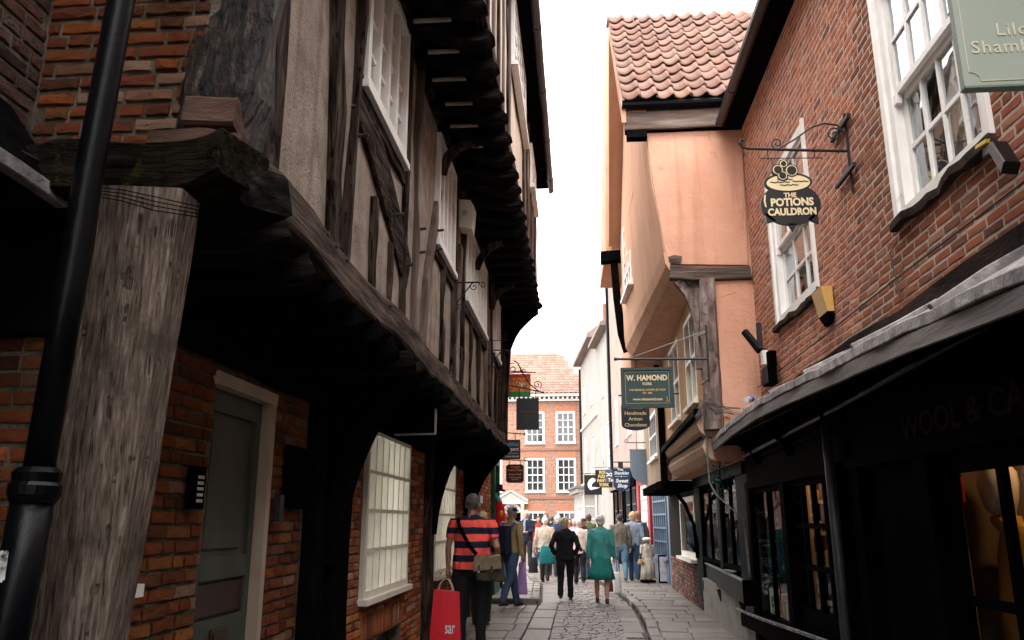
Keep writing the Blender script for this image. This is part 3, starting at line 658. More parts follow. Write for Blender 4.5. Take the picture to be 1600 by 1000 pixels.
for yy, zz in [(3.6, 2.86), (3.75, 2.85), (3.95, 2.84), (4.95, 2.86), (5.6, 2.87), (5.95, 2.86), (6.05, 2.86), (6.15, 2.87), (7.4, 2.86), (7.6, 2.86), (9.2, 2.86), (11, 2.87), (5.58, 3.35), (5.2, 3.6), (6.02, 3.6), (6.02, 3.8), (6.8, 3.9), (6.85, 4.1), (4.2, 3.7)]:
    pg.tube([(XA - .02, yy, zz), (XA + .105, yy, zz + .01)], .012, 6)
pg.build('peg', PEGW, A, kind='stuff')
# windows of the first storey
def casement(y0, y1, z0, z1, cols, rows, m=PALEGL, d=.03):
    o = window(A, frame((XA, y0, z0), UY), y1 - y0, z1 - z0, cols, rows, WHITE, m, fr=.065, bar=.026, dep=.09, n0=.045, sill=True, silld=.03, vb=.05, hrec=.022)
    return o
casement(4.30, 5.44, 4.12, 5.22, 4, 4)
casement(6.88, 7.90, 4.02, 5.12, 4, 4)
casement(8.80, 10.85, 4.02, 4.98, 6, 4)
casement(12.15, 12.85, 4.05, 5.0, 2, 4)
# storey 2
b = MB(); b.sheet(lambda u, v: (XB, 1.5 + (13.3 - 1.5) * u, 5.25 + 2.35 * v), 80, 16, .012, 1.5); b.build('plaster_panel', PLASTP, A, smooth=True)
part('bressummer', WOODY, A, lambda b: b.beam([(-.665, 1.5 + i * .5, 5.20 + .008 * math.sin(i)) for i in range(24)] + [(-.665, 13.32, 5.2)], .09, .15, wob=.008, seed=31))
for i, y in enumerate([5.3, 5.6, 6.1, 6.5, 7.0, 7.5, 7.72, 9.9, 10.2, 10.7, 11.2, 11.6, 12.1, 12.6, 13.2]):
    part('stud', WOODZ if i % 2 else BROWNW, A, lambda b: b.beam([(XB + .006, y, 5.28), (XB + .006, y - .05 * (i % 3), 7.55)], .035, .09 + .03 * (i % 2), wob=.006, seed=i + 90))
part('brace', BROWNW, A, lambda b: b.beam([(XB + .006, 9.9, 6.4), (XB + .006, 10.4, 5.28)], .035, .12, wob=.006, seed=111))
window(A, frame((XB, 7.8, 6.42), UY), 2.0, .95, 5, 4, WHITE, PALEGL, fr=.06, bar=.03, dep=.03, n0=.05, silld=.05)
window(A, frame((XB, 11.3, 6.5), UY), 1.2, .7, 3, 3, WHITE, PALEGL, fr=.05, bar=.03, dep=.03, n0=.045, silld=.05)
rr = random.Random(8); y = 1.7; k = 0
while y < 13.2:
    w = .19; e = rr.uniform(-.015, .02)
    part('joist', WOODX, A, lambda b: b.beam([(-1.28, y, zi(y)), (-.95, y, zi(y) * .47 + 5.04 * .53), (-.72 + e, y, 5.05), (-.655 + e, y, 5.07), (-.625 + e, y, 5.10)], w * .85, .14, side=V((0, 1, 0)), wob=.012, seed=int(y * 9), ch=.3))
    if y < 7.3:
        part('plaster_strip', mat('lime_plaster_strip', [(.22, .19, .16), (.34, .3, .26)], 8), A, lambda b: b.box(-1.13 + rr.uniform(-.03, .02), -.87, y + .135, y + .165, zi(y) * .5 + 2.52 - .09, zi(y) * .5 + 2.52 - .07))
    y += .405; k += 1
def curved(name, m, p0, p1, p2, w, d, side, seed):   # quadratic curve
    pts = [V(p0).lerp(V(p1), t).lerp(V(p1).lerp(V(p2), t), t) for t in [i / 8 for i in range(9)]]
    return part(name, m, A, lambda b: b.beam(pts, w, d, side=V(side), wob=.008, seed=seed))
for y, m in ((7.05, WOODZ), (9.75, WOODZ), (11.6, WOODZ)):
    dz_ = (zi(y) - 5.04) * .7
    curved('bracket', m, (-1.26, y, 4.62 + dz_), (-1.2, y, 4.92 + dz_), (-.92, y, 5.0 + dz_ * .5), .09, .08, (0, 1, 0), int(y))
curved('bracket', BLACKW, (-1.2, 13.33, 4.25), (-1.1, 13.33, 4.8), (-.66, 13.33, 5.04), .12, .12, (0, 1, 0), 5)
part('end_post', WOODZ, A, lambda b: b.beam([(-1.27, 13.36, 2.8), (-1.25, 13.36, 3.5), (-1.2, 13.36, 4.3), (-1.22, 13.36, 5.0)], .16, .14, side=V((1, 0, 0)), wob=.012, seed=15))
part('gable_infill', BLACKW, A, lambda b: b.prism([V((-1.25, 0, 4.2)), V((-1.0, 0, 4.72)), V((-.72, 0, 5.0)), V((-1.25, 0, 5.06))], (0, 13.26, 0), (0, 13.34, 0)))
curved('bracket', BLACKW, (-1.92, 13.36, 1.4), (-1.72, 13.36, 2.3), (-1.18, 13.36, 2.72), .16, .17, (0, 1, 0), 6)
part('spandrel', BLACKW, A, lambda b: b.prism([V((-1.94, 0, 1.5)), V((-1.80, 0, 2.0)), V((-1.5, 0, 2.42)), V((-1.2, 0, 2.66)), V((-1.94, 0, 2.7))], (0, 13.3, 0), (0, 13.355, 0)))
curved('bracket', BLACKW, (-1.84, 10.05, 1.35), (-1.78, 10.05, 2.25), (-1.3, 10.05, 2.6), .14, .14, (0, 1, 0), 7)
for yb_ in (5.9, 10.0): part('spandrel', BLACKW, A, lambda b: b.prism([V((-1.9, 0, 1.5)), V((-1.82, 0, 2.0)), V((-1.62, 0, 2.38)), V((-1.34, 0, 2.6)), V((-1.9, 0, 2.64))], (0, yb_, 0), (0, yb_ + .08, 0)))
curved('bracket', BLACKW, (-1.84, 5.9, 1.2), (-1.76, 5.95, 2.2), (-1.3, 6.0, 2.6), .16, .16, (0, 1, 0), 8)
part('ground_post', BLACKW, A, lambda b: [b.beam([(-1.86, 5.60, 0), (-1.86, 5.60, 2.6)], .14, .19, wob=.01, seed=3), b.beam([(-1.84, 6.09, 0), (-1.84, 6.12, 2.6)], .16, .32, wob=.012, seed=4)])
part('ground_post', WOODZ, A, lambda b: b.beam([(-1.86, 10.03, 0), (-1.86, 10.03, 2.6)], .12, .24, wob=.012, seed=9))
part('window_strip', mat('strip_glass', [(.05, .05, .04), (.5, .46, .36), (.7, .66, .55)], 4, (1, 1, .4), rough=.08, bump=.1, spec=.8), A, lambda b: b.fbox(FG, 5.68, 5.96, .9, 2.1, -.01, .0))
# eaves and gutter
part('soffit', BLACKW, A, lambda b: b.box(-.67, -.40, 1.4, 13.68, 7.46, 7.515))
part('end_board', BLACKW, A, lambda b: b.box(-1.3, -.64, 13.0, 13.38, 4.98, 5.22))
part('fascia', WOODY, A, lambda b: b.box(-.44, -.405, 1.4, 13.7, 7.36, 7.458))
g = MB(); g.tube([(-.40 + .004 * (i % 2), 1.4 + i * 1.36, 7.40) for i in range(10)], .052, 10); g.build('gutter', GUTT, A, smooth=False)
g = MB()
for i in range(8): g.tube([(-.40, 2.6 + i * 1.5, 7.4), (-.40, 2.66 + i * 1.5, 7.4)], .06, 10)
g.build('gutter_joint', GUTT, A)
# door
d = thing('door', '', '', (0, 0, 0)); bpy.data.objects.remove(d)
dr = part('door', DOORG, A, lambda b: b.fbox(FG, 4.02, 4.76, 0, 2.2, -.10, -.06))
DF = frame((XG - .06, 4.02, 0), UY)
if True:
    for (u0, u1, v0, v1) in [(0, .09, 0, 2.2), (.67, .74, 0, 2.2), (.09, .67, 0, .22), (.09, .67, .80, 1.0), (.09, .67, 1.2, 1.32), (.09, .67, 2.08, 2.2)]: part('door_rail', DOORG, dr, lambda b: b.fbox(DF, u0 + .001, u1 - .001, v0, v1, .001, .022))
part('letter_panel', mat('dark_red_wood', [(.03, .012, .01), (.06, .025, .02)], 9, (1, .1, 1), .4, .3), dr, lambda b: b.fbox(DF, .10, .66, 1.02, 1.18, .001, .012))
part('letter_box', mat('aged_brass', [(.05, .035, .02), (.09, .065, .035)], 9, rough=.4, metal=.6), dr, lambda b: [b.fbox(DF, .26, .48, .86, .95, .023, .032), b.fbox(DF, .29, .45, .885, .925, .033, .04)])
for v0, v1 in ((.26, .76), (1.36, 2.04)): part('panel', DOORG, dr, lambda b: b.fbox(DF, .12, .58, v0, v1, .001, .012))
part('door_frame', mat('aged_cream_frame', [(.34, .26, .2), (.48, .38, .3)], 5, (1, 1, .3), .6, .3, 20), A, lambda b: [b.fbox(FG, 4.76, 4.82, 0, 2.2, -.08, .03), b.fbox(FG, 3.98, 4.83, 2.2, 2.27, -.08, .032), b.fbox(FG, 3.99, 4.02, 0, 2.198, -.10, -.03)])
part('window_sill', WHITE, A, lambda b: b.fbox(FG, 2.95, 3.33, 1.20, 1.25, -.05, .10))
part('small_window', WHITE, A, lambda b: b.fbox(FG, 2.95, 3.22, 1.25, 1.42, -.02, .03))
# ground floor windows with blinds
for (u0, u1, v0, v1) in [(7.07, 8.88, .85, 2.34), (10.52, 12.22, .82, 2.36)]:
    window(A, frame((XG, u0, v0), UY), u1 - u0, v1 - v0, 7, 4, CREAMP, GLASS, fr=.06, bar=.032, dep=.10, n0=.03, silld=.06, lining=mat('pale_interior', [(.6, .585, .55), (.7, .685, .65)], 2, bump=0), curtain=CURT)
for lx in (8.0, 11.4): _l2 = bpy.data.lights.new('room_lamp', 'POINT'); _l2.energy = 16; _l2.color = (1, 1, 1); _l2.shadow_soft_size = .15; _o2 = bpy.data.objects.new('room_lamp', _l2); _o2.location = (-2.6, lx, 1.7); COL.objects.link(_o2)
part('sill_ironwork', IRON, A, lambda b: [b.tube([(XG + .066, y_, .80), (XG + .075, y_, .845), (XG + .075, y_ + .12, .845)], .006, 5) for y_ in (7.4, 7.9, 8.4, 10.8, 11.3, 11.8)])

def single(name, m, label, cat, fn, group=None, parts=()):
    """one top-level thing made of a main mesh"""
    o = part(name, m, None, fn); tag(o, label, cat, group); return o
# iron drain pipe in front of the post
pp = thing('drain_pipe', 'thick black iron drain pipe running up past the weathered oak post at left', 'drainpipe', (-1.55, 2.2, 0))
part('pipe', PIPE, pp, lambda b: b.tube([(-1.60, 2.2, -.02), (-1.565, 2.2, 1.2), (-1.545, 2.2, 1.60)], .056, 20), smooth=True)
part('pipe', PIPE, pp, lambda b: b.tube([(-1.543, 2.2, 1.62), (-1.525, 2.2, 2.2), (-1.515, 2.2, 2.6), (-1.485, 2.2, 3.3), (-1.46, 2.2, 4.2)], .042, 20), smooth=True)
part('collar', PIPE, pp, lambda b: b.tube([(-1.546, 2.2, 1.55), (-1.546, 2.2, 1.56), (-1.545, 2.2, 1.575), (-1.545, 2.2, 1.60), (-1.544, 2.2, 1.61), (-1.544, 2.2, 1.635), (-1.544, 2.2, 1.65)], [.058, .064, .070, .070, .062, .066, .052], 20))
def decal(b):
    for i in range(8):
        a0 = -1.95 + i * .09; a1 = a0 + .09; r = .0585
        x0, y0, x1, y1 = -1.570 + r * math.cos(a0), 2.2 + r * math.sin(a0), -1.585 + r * math.cos(a1), 2.2 + r * math.sin(a1)
        z = 1.34 + .006 * (i % 2)
        b.hexa([V(q) for q in [(x0, y0, z), (x1, y1, z), (x1 * 1, y1 + .001, z), (x0, y0 + .001, z), (x0 - .0, y0, z + .075), (x1, y1, z + .078), (x1, y1 + .001, z + .078), (x0, y0 + .001, z + .075)]])
part('sticker', mat('torn_white_sticker', [(.05, .05, .05), (.55, .55, .55), (.75, .75, .75)], 26, rough=.6, lo=.35, hi=.6), pp, decal)

kp = thing('door_keypad', 'small black keypad entry lock on the brick jamb beside the grey door', 'keypad', (-1.86, 3.9, 1.65))
KF = frame((XG + .02, 3.76, 1.56), UY)
part('housing', BLKPAINT, kp, lambda b: b.fbox(KF, 0, .11, 0, .2, 0, .045))
part('button', mat('pale_button', [(.5, .5, .5)], 5), kp, lambda b: [b.fbox(KF, .025 + .022 * i, .037 + .022 * i, .03 + .028 * j, .045 + .028 * j, .046, .051) for i in range(3) for j in range(5)])
single('door_bell_box', IRON, 'narrow black bell box on the brick right of the white door frame', 'bell', lambda b: b.fbox(FG, 4.885, 4.95, 1.5, 1.66, .03, .07))
nt = thing('notice_board', 'tall dark framed notice on the brick between the door and the black posts', 'notice board', (-1.88, 5.2, 1.75))
part('frame', BLKPAINT, nt, lambda b: b.fbox(FG, 5.04, 5.40, 1.58, 1.98, .022, .045))
part('glass', BLKPAINT, nt, lambda b: b.fbox(FG, 5.07, 5.37, 1.61, 1.95, .046, .049))
hb = thing('hanging_sign', 'dark blank sign board hanging in shadow under the left jetty above the first blind window', 'sign', (-1.7, 7.2, 2.5))
part('board', BLKPAINT, hb, lambda b: b.box(-1.66, -1.30, 7.18, 7.21, 2.28, 2.52))
part('edge_trim', mat('dull_metal', [(.18, .17, .16)], 6, rough=.4, metal=.5), hb, lambda b: [b.box(-1.67, -1.29, 7.175, 7.215, 2.265, 2.279), b.box(-1.298, -1.285, 7.175, 7.215, 2.28, 2.5)])
al = thing('alarm_box', 'white alarm box with bird wires under the upper jetty of the left house', 'alarm box', (-1.2, 8.1, 4.8))
part('casing', CREAMP, al, lambda b: b.prism([V((-1.26, 0, 4.66)), V((-1.12, 0, 4.63)), V((-1.10, 0, 4.9)), V((-1.14, 0, 4.97)), V((-1.26, 0, 4.98))], (0, 8.2, 0), (0, 8.42, 0)))
part('badge', flat('pale_badge', (.5, .48, .5)), al, lambda b: b.tube([(-1.2, 8.192, 4.82), (-1.2, 8.199, 4.82)], .035, 12))
for i in range(6): part('bird_wire', IRON, al, lambda b: b.tube([(-1.22 + .02 * i, 8.3, 4.97), (-1.26 + .045 * i, 8.3, 5.06)], .0025, 4))
def bracket_sc(name, label, x0, x1, y, z, group=None):
    t = thing(name, label, 'bracket', (x0, y, z), group)
    part('arm', IRON, t, lambda b: [b.tube([(x0, y, z), (x1, y, z)], .009, 6), b.tube([(x0, y, z - .26), (x1 - .08, y, z - .01)], .007, 6)])
    part('scroll', IRON, t, lambda b: [scroll(b, (x1 - .06, y, z - .05), .045, 1.3, 1.57, (1, 0, 0), (0, 0, 1), .005), scroll(b, (x1 + .03, y, z - .035), .04, 1.3, 3.1, (1, 0, 0), (0, 0, 1), .005, -1), scroll(b, (x0 + .04, y, z - .27), .04, 1.3, 0, (1, 0, 0), (0, 0, 1), .005)])
    return t
bracket_sc('sign_bracket', 'empty scrolled iron sign bracket between the second and third white casements', -1.27, -1.0, 8.0, 3.95)
bracket_sc('sign_bracket', 'empty scrolled sign bracket just past the widest white casement on the left house', -1.27, -1.0, 11.3, 3.92)
single('bird_spikes', IRON, 'thin row of bird spikes standing out from the left house near its far corner', 'bird spikes', lambda b: [b.tube([(-1.27, 11.9, 4.2), (-1.05, 11.9, 4.2)], .006, 5)] + [b.tube([(-1.2 + .035 * i, 11.9, 4.2), (-1.2 + .035 * i, 11.9, 4.34)], .004, 4) for i in range(5)])

# ------------------------------------------------------------------ LEFT beyond: brick shop with green window
B = thing('brick_shop', 'dark red brick shop behind the curved black bracket, with a bright green shop window', 'shop', (-2.5, 15, 0))
part('wall', MORT_L, B, lambda b: [b.box(-5, -1.79, 13.5, 16.6, -.05, 5.6)])
FB2 = frame((-1.79, 0, 0), UY)
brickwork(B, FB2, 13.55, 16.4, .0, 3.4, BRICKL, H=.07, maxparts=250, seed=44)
gw = part('shop_window', GREENB, B, lambda b: [b.box(-1.80, -1.70, 16.42, 16.52, .1, 2.85), b.box(-1.80, -1.70, 17.4, 17.5, .1, 2.85), b.box(-1.80, -1.699, 16.521, 17.399, 2.65, 2.85), b.box(-1.80, -1.699, 16.521, 17.399, .1, .5), b.box(-1.79, -1.71, 16.521, 17.399, 1.85, 1.9), b.box(-1.79, -1.71, 16.95, 16.99, .5, 1.849),
     b.box(-1.95, -1.60, 16.34, 17.55, 2.86, 2.95), b.box(-2.2, -1.80, 16.43, 16.5, .1, 2.85), b.box(-2.2, -1.8, 17.41, 17.49, .1, 2.85)])
part('pane', GLASSM, gw, lambda b: b.box(-1.752, -1.748, 16.52, 17.4, .5, 2.65))
part('back_wall', CREAMP, B, lambda b: b.box(-3.2, -3.1, 16.6, 17.6, 0, 4.5))
single('notice', flat('lilac_paper', (.55, .52, .66)), 'small pale lilac notice on the brick wall left of the striped man', 'notice', lambda b: b.box(-1.775, -1.745, 14.35, 14.75, 1.82, 1.95))
st = thing('souvenir_display', 'bright red and teal souvenirs with a black hat hanging in the green shop window', 'souvenirs', (-1.62, 16.6, 1.5))
part('red_cloth', cloth('bright_red_cloth', (.6, .02, .03)), st, lambda b: b.loft([(-1.60, 16.6, 1.30, .04, .05), (-1.59, 16.6, 1.5, .10, .07), (-1.62, 16.6, 1.8, .10, .07), (-1.66, 16.6, 1.98, .05, .05)], 12))
part('teal_band', cloth('teal_band', (.05, .45, .5)), st, lambda b: b.beam([(-1.70, 16.53, 2.05), (-1.60, 16.53, 1.9)], .05, .06, side=V((0, 1, 0))))
part('orange_badge', flat('orange_badge', (.8, .28, .04)), st, lambda b: b.ball((-1.58, 16.52, 1.66), .04, .02, .06))
part('hat', cloth('black_felt', (.012, .012, .014)), st, lambda b: b.loft([(-1.62, 16.6, 2.1, .12, .12), (-1.62, 16.6, 2.13, .12, .12), (-1.62, 16.6, 2.14, .07, .07), (-1.62, 16.6, 2.24, .06, .06)], 14))
# ------------------------------------------------------------------ RIGHT: the near brick house with the lead pentice
Rh = thing('brick_house', 'tall salmon brick house on the right with two white sash windows above a black shopfront', 'house', (3.5, 5, 0))
XR = 2.2
FR = frame((XR, 0, 0), UYm)
hR = [(-5.20, -4.02, 3.46, 5.20), (-8.55, -7.12, 3.55, 5.22)]
b = MB(); slab(b, FR, -9.66, 24.0, 2.35, 6.75, hR, .24); b.build('wall', MORT_R, Rh)  # wall lengthened unseen behind the camera to cut sky light
brickwork(Rh, FR, -9.66, -2.6, 2.75, 6.55, BRICKR, hR, H=.0655, L=.215, gap=.017, proud=.003, seed=51, sag=.012)
part('house_body', BLKPAINT, Rh, lambda b: [b.box(3.4, 3.5, -24, 9.66, 2.4, 6.6), b.box(XR + .24, 3.4, 9.55, 9.66, 2.4, 6.6), b.box(XR + .24, 3.4, -24, -23.9, 2.4, 6.6), b.box(XR + .01, 7, -24, 9.66, 2.42, 2.5), b.box(XR - .1, 3, -24, 1.5, -.05, 2.34)])
part('roof', DTILE, Rh, lambda b: b.hexa([V(p) for p in [(1.96, -24, 6.60), (6, -24, 6.60), (6, 9.68, 6.60), (1.96, 9.68, 6.60), (1.96, -24, 6.62), (6, -24, 8.6), (6, 9.68, 8.6), (1.96, 9.68, 6.62)]]))
part('soffit', BLACKW, Rh, lambda b: b.box(1.96, XR, -2, 9.64, 6.44, 6.595))
g = MB(); g.tube([(1.92, -2, 6.50), (1.92, 9.55, 6.50)], .065, 12); g.build('gutter', GUTT, Rh)
part('gutter_joint', GUTT, Rh, lambda b: [b.tube([(1.92, y, 6.5), (1.92, y + .07, 6.5)], .074, 12) for y in (3.1, 5.0, 6.9, 8.7)])
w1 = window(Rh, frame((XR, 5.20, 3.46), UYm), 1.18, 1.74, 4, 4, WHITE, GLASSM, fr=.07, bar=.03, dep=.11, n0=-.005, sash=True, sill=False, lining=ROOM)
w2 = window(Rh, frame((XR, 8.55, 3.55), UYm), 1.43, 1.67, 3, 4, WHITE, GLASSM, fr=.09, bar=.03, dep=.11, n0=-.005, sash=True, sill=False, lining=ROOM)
for w_, (ya, yb, z, zt) in ((w1, (5.20, 4.02, 3.46, 5.2)), (w2, (8.55, 7.12, 3.55, 5.22))):
    for a_, c_ in ((ya + .001, ya + .07), (yb - .05, yb - .001)): part('architrave', WHITE, w_, lambda b: b.box(XR - .03, XR - .003, a_, c_, z, zt))
    for a_, c_ in ((ya - .115, ya - .075), (yb + .075, yb + .115)): part('horn', WHITE, w_, lambda b: b.box(XR + .005, XR + .045, a_, c_, (z + zt) / 2 - .07, (z + zt) / 2 - .001))
    part('sill', mat('dark_crumbling_sill', [(.02, .016, .014), (.07, .05, .04)], 9, rough=.9, bump=.9, bdist=.03), w_, lambda b: b.beam([(XR - .01 + .012 * math.sin(k_ * 2.3), ya + .09 + (yb - ya - .15) * k_ / 12, z - .035 + .008 * math.sin(k_ * 1.7)) for k_ in range(13)], .09, .06, wob=.02, seed=int(ya)))
part('curtain', mat('net_curtain', [(.4, .33, .26), (.5, .42, .34)], 4), w1, lambda b: b.sheet(lambda u, v: (XR + .3 + .03 * math.sin(u * 30), 5.1 - .35 * u, 3.5 + 1.1 * v), 30, 2, 0))
# decayed dark band where the pentice meets the wall
part('wall_band', mat('dark_wet_flaunching', [(.004, .003, .003), (.03, .02, .016)], 7, (1, .3, 1), .85, .9, 20, bdist=.03), Rh, lambda b: b.beam([(XR - .03, 1.8 + i * .5, 2.81 + .012 * math.sin(i * 1.7)) for i in range(16)] + [(XR - .03, 9.62, 2.82)], .10, .13, wob=.02, seed=22))
# pentice (lead covered canopy)
Zc = lambda y: lerpc([(1.6, 2.35), (2.84, 2.38), (3.7, 2.43), (4.2, 2.455), (5.1, 2.48), (6.1, 2.515), (7.3, 2.545), (8.5, 2.52), (9.72, 2.46)], y)
def pent(b):
    n = 46
    for i in range(n):
        y0_ = 1.6 + (9.72 - 1.6) * i / n; y1_ = 1.6 + (9.72 - 1.6) * (i + 1) / n
        h0, h1 = .004 * math.sin(i * 1.3) + .010 * noise.noise(V((i * .4, 0, 3))), .004 * math.sin((i + 1) * 1.3) + .010 * noise.noise(V(((i + 1) * .4, 0, 3)))
        z0, z1 = Zc(y0_), Zc(y1_)
        q = [(XR - .02, y0_, 2.71), (1.62 + h0, y0_, z0 - .05), (1.62 + h1, y1_, z1 - .05), (XR - .02, y1_, 2.71)]
        t = [(XR - .02, y0_, 2.75 + h0), (1.61 + h0, y0_, z0 + h0), (1.61 + h1, y1_, z1 + h1), (XR - .02, y1_, 2.75 + h1)]
        b.hexa([V(p) for p in q + t])
part('pentice_lead', LEAD, Rh, pent)
part('lead_fold', LEAD, Rh, lambda b: [b.beam([(1.61 + .006 * math.sin(i * 1.9), 1.6 + i * .29, Zc(1.6 + i * .29) - .025 + .004 * math.sin(i * 2.7)) for i in range(29)], .035, .06, wob=.008, seed=4)])
for i in range(7): part('lead_roll', LEAD, Rh, lambda b: b.beam([(2.13, 2.6 + i * 1.05, 2.74), (1.88, 2.6 + i * 1.05, (Zc(2.6 + i * 1.05) + 2.75) / 2 + .015), (1.61, 2.6 + i * 1.05, Zc(2.6 + i * 1.05) + .01)], .04, .05, side=V((0, 1, 0)), wob=.008, seed=i))
part('fascia_board', GREYBD, Rh, lambda b: [b.hexa([V(p) for p in [(1.60, a, Zc(a) - .145), (1.625, a, Zc(a) - .145), (1.625, c, Zc(c) - .145), (1.60, c, Zc(c) - .145), (1.60, a, Zc(a) - .062), (1.625, a, Zc(a) - .062), (1.625, c, Zc(c) - .062), (1.60, c, Zc(c) - .062)]]) for a, c in zip([1.6 + i * .58 for i in range(14)], [1.6 + (i + 1) * .58 for i in range(14)])])
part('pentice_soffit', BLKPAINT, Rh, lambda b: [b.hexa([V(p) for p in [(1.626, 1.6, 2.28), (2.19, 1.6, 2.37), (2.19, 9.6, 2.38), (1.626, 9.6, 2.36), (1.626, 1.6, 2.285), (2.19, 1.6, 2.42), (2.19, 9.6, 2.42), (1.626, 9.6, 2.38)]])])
XS = 1.97
FS = frame((XS, 0, 0), UYm)
part('shop_fascia', BLKPAINT, Rh, lambda b: [b.fbox(FS, -9.6, -1.6, 1.90, 2.38, -.06, .03), b.fbox(FS, -9.6, -1.6, 2.30, 2.36, .031, .07), b.fbox(FS, -9.6, -1.6, 1.86, 1.93, .031, .06), b.fbox(FS, -9.6, -1.6, 2.16, 2.19, .031, .05)])
for y in (7.6, 8.9): part('fascia_bracket', BLKPAINT, Rh, lambda b: b.beam([(1.94, y, 2.10), (1.88, y, 2.24), (1.74, y, 2.33)], .06, .07, side=V((0, 1, 0)), wob=.008, seed=int(y * 7)))
text(Rh, 'WOOL & CASHMERE', .19, (XS - .032, 3.86, 2.03), (0, -1, 0), (0, 0, 1), mat('dim_bronze_letter', [(.022, .015, .010)], 8, rough=.85), off=.004, ext=.004, squash=1.25)
sh = [(-4.58, -2.9, .42, 1.80), (-7.85, -6.42, .72, 1.86), (-9.58, -8.05, .50, 1.86)]
b = MB(); slab(b, FS, -9.6, -1.6, -.05, 1.90, sh, .07); b.build('shopfront', BLKPAINT, Rh)
for u in (-4.82, -5.95, -6.40, -8.02, -9.62): part('pilaster', BLKPAINT, Rh, lambda b: b.fbox(FS, u, u + .16, 0, 1.86, .001, .05))
for u in (-5.7, -5.3): part('panel', BLKPAINT, Rh, lambda b: b.fbox(FS, u, u + .30, .2, .62, .001, .02))
for (u0, u1, v0, v1), (c, r_) in zip(sh, ((3, 2), (4, 3), (2, 1))):
    window(Rh, (V((XS, 0, 0)) + V((0, -1, 0)) * u0 + V((0, 0, 1)) * v0, V((0, -1, 0)), V((0, 0, 1)), V((-1, 0, 0))), u1 - u0, v1 - v0, c, r_, BLKPAINT, SHOPGL, fr=.05, bar=.045, dep=.05, n0=-.01, sill=False)
part('stall_ledge', mat('lit_edge_ledge', [(.03, .03, .032), (.3, .29, .28)], 26, (1, .3, 1), .5, .5, lo=.45, hi=.7), Rh, lambda b: b.beam([(1.885, 6.2, .62), (1.885, 7.6, .57), (1.885, 9.0, .51), (1.885, 10.4, .475)], .03, .028, wob=.004))  # pale patches in the colour stand for light on the ledge
part('stallriser', BLKPAINT, Rh, lambda b: [b.hexa([V(p) for p in [(1.90, 6.2, .42), (1.965, 6.2, .42), (1.965, 10.3, .30), (1.90, 10.3, .30), (1.90, 6.2, .60), (1.965, 6.2, .60), (1.965, 10.3, .47), (1.90, 10.3, .47)]])])
part('shop_floor', BLKPAINT, Rh, lambda b: [b.box(XS + .08, 4.2, 1.6, 11.5, -.05, .3), b.box(4.0, 4.2, 1.6, 9.6, .3, 2.4), b.box(2.2, 4.0, 1.6, 9.6, 2.15, 2.3), b.box(2.05, 4.0, 5.0, 5.1, .3, 2.15), b.box(2.05, 4.0, 8.0, 8.05, .3, 2.15), b.box(2.05, 4.0, 1.6, 1.7, .3, 2.15), b.box(2.25, 4.0, 9.62, 9.66, .3, 2.15), b.box(2.02, 2.19, 1.6, 9.6, 2.2, 2.35)])
# lit shop interiors
part('shop_back_wall', ROOMW, Rh, lambda b: [b.box(3.1, 3.14, 1.8, 4.99, .3, 2.14), b.box(2.06, 3.1, 4.93, 4.97, .3, 2.14), b.box(2.9, 2.95, 5.2, 7.98, .3, 2.14), b.box(2.1, 2.9, 7.94, 7.98, .3, 2.14)])
part('window_reveal', SHELFW, Rh, lambda b: [b.box(2.06, 2.12, 4.72, 4.78, .42, 1.8), b.box(2.06, 2.10, 4.5, 4.9, 1.76, 1.80)])
shf = [part('shelf', SHELFW, Rh, lambda b: b.box(2.07, 2.88, 7.62, 7.93, z, z + .03)) for z in (.78, 1.08, 1.38, 1.66)]
for x_ in (2.06, 2.40, 2.85): part('shelf_upright', SHELFW, Rh, lambda b: b.box(x_, x_ + .03, 7.60, 7.619, .4, 1.95))
def lamp(name, loc, e, c, r=.05):
    l = bpy.data.lights.new(name, 'POINT'); l.energy = e; l.color = c; l.shadow_soft_size = r
    o = bpy.data.objects.new(name, l); o.location = loc; COL.objects.link(o); return o
lamp('shop_lamp', (2.45, 4.25, 2.0), 3.2, (1, .66, .34))
lamp('shop_lamp', (2.4, 7.2, 2.05), 3.5, (1, .66, .34))
# mannequin
mq = thing('mannequin', 'faceless mannequin in an orange knitted shawl in the lit shop window at lower right', 'mannequin', (2.42, 4.62, .6))
part('head', mat('beige_mannequin', [(.5, .36, .26), (.58, .42, .3)], 3, rough=.35, bump=0), mq, lambda b: b.loft([(2.29, 4.62, 1.47, .045, .045), (2.29, 4.62, 1.53, .05, .05), (2.27, 4.62, 1.56, .07, .08), (2.27, 4.62, 1.62, .088, .10), (2.27, 4.62, 1.70, .098, .112), (2.275, 4.62, 1.76, .09, .105), (2.28, 4.62, 1.80, .06, .07), (2.28, 4.62, 1.815, .02, .02)], 24), smooth=True)
part('shawl', mat('orange_knit', [(.5, .2, .03), (.75, .42, .08)], 60, (1, 1, 3), .95, 1.0, 90, bdist=.01), mq, lambda b: b.loft([(2.42, 4.62, .8, .2, .28), (2.42, 4.62, 1.1, .19, .26), (2.42, 4.62, 1.34, .17, .23), (2.37, 4.62, 1.44, .10, .15), (2.29, 4.62, 1.50, .075, .08), (2.29, 4.62, 1.53, .07, .075)], 28, .04, 7), smooth=True)
part('stand', IRON, mq, lambda b: b.box(2.36, 2.44, 4.58, 4.66, .3, .85))
single('hanging_red_garment', cloth('deep_red_cloth', (.25, .01, .015)), 'dark red garment with a gold stripe hanging at the far edge of the lit window', 'garment', lambda b: b.loft([(2.06, 4.60, 1.60, .018, .03), (2.06, 4.6, 1.68, .018, .04), (2.06, 4.6, 1.74, .015, .03), (2.06, 4.6, 1.76, .01, .01)], 10))
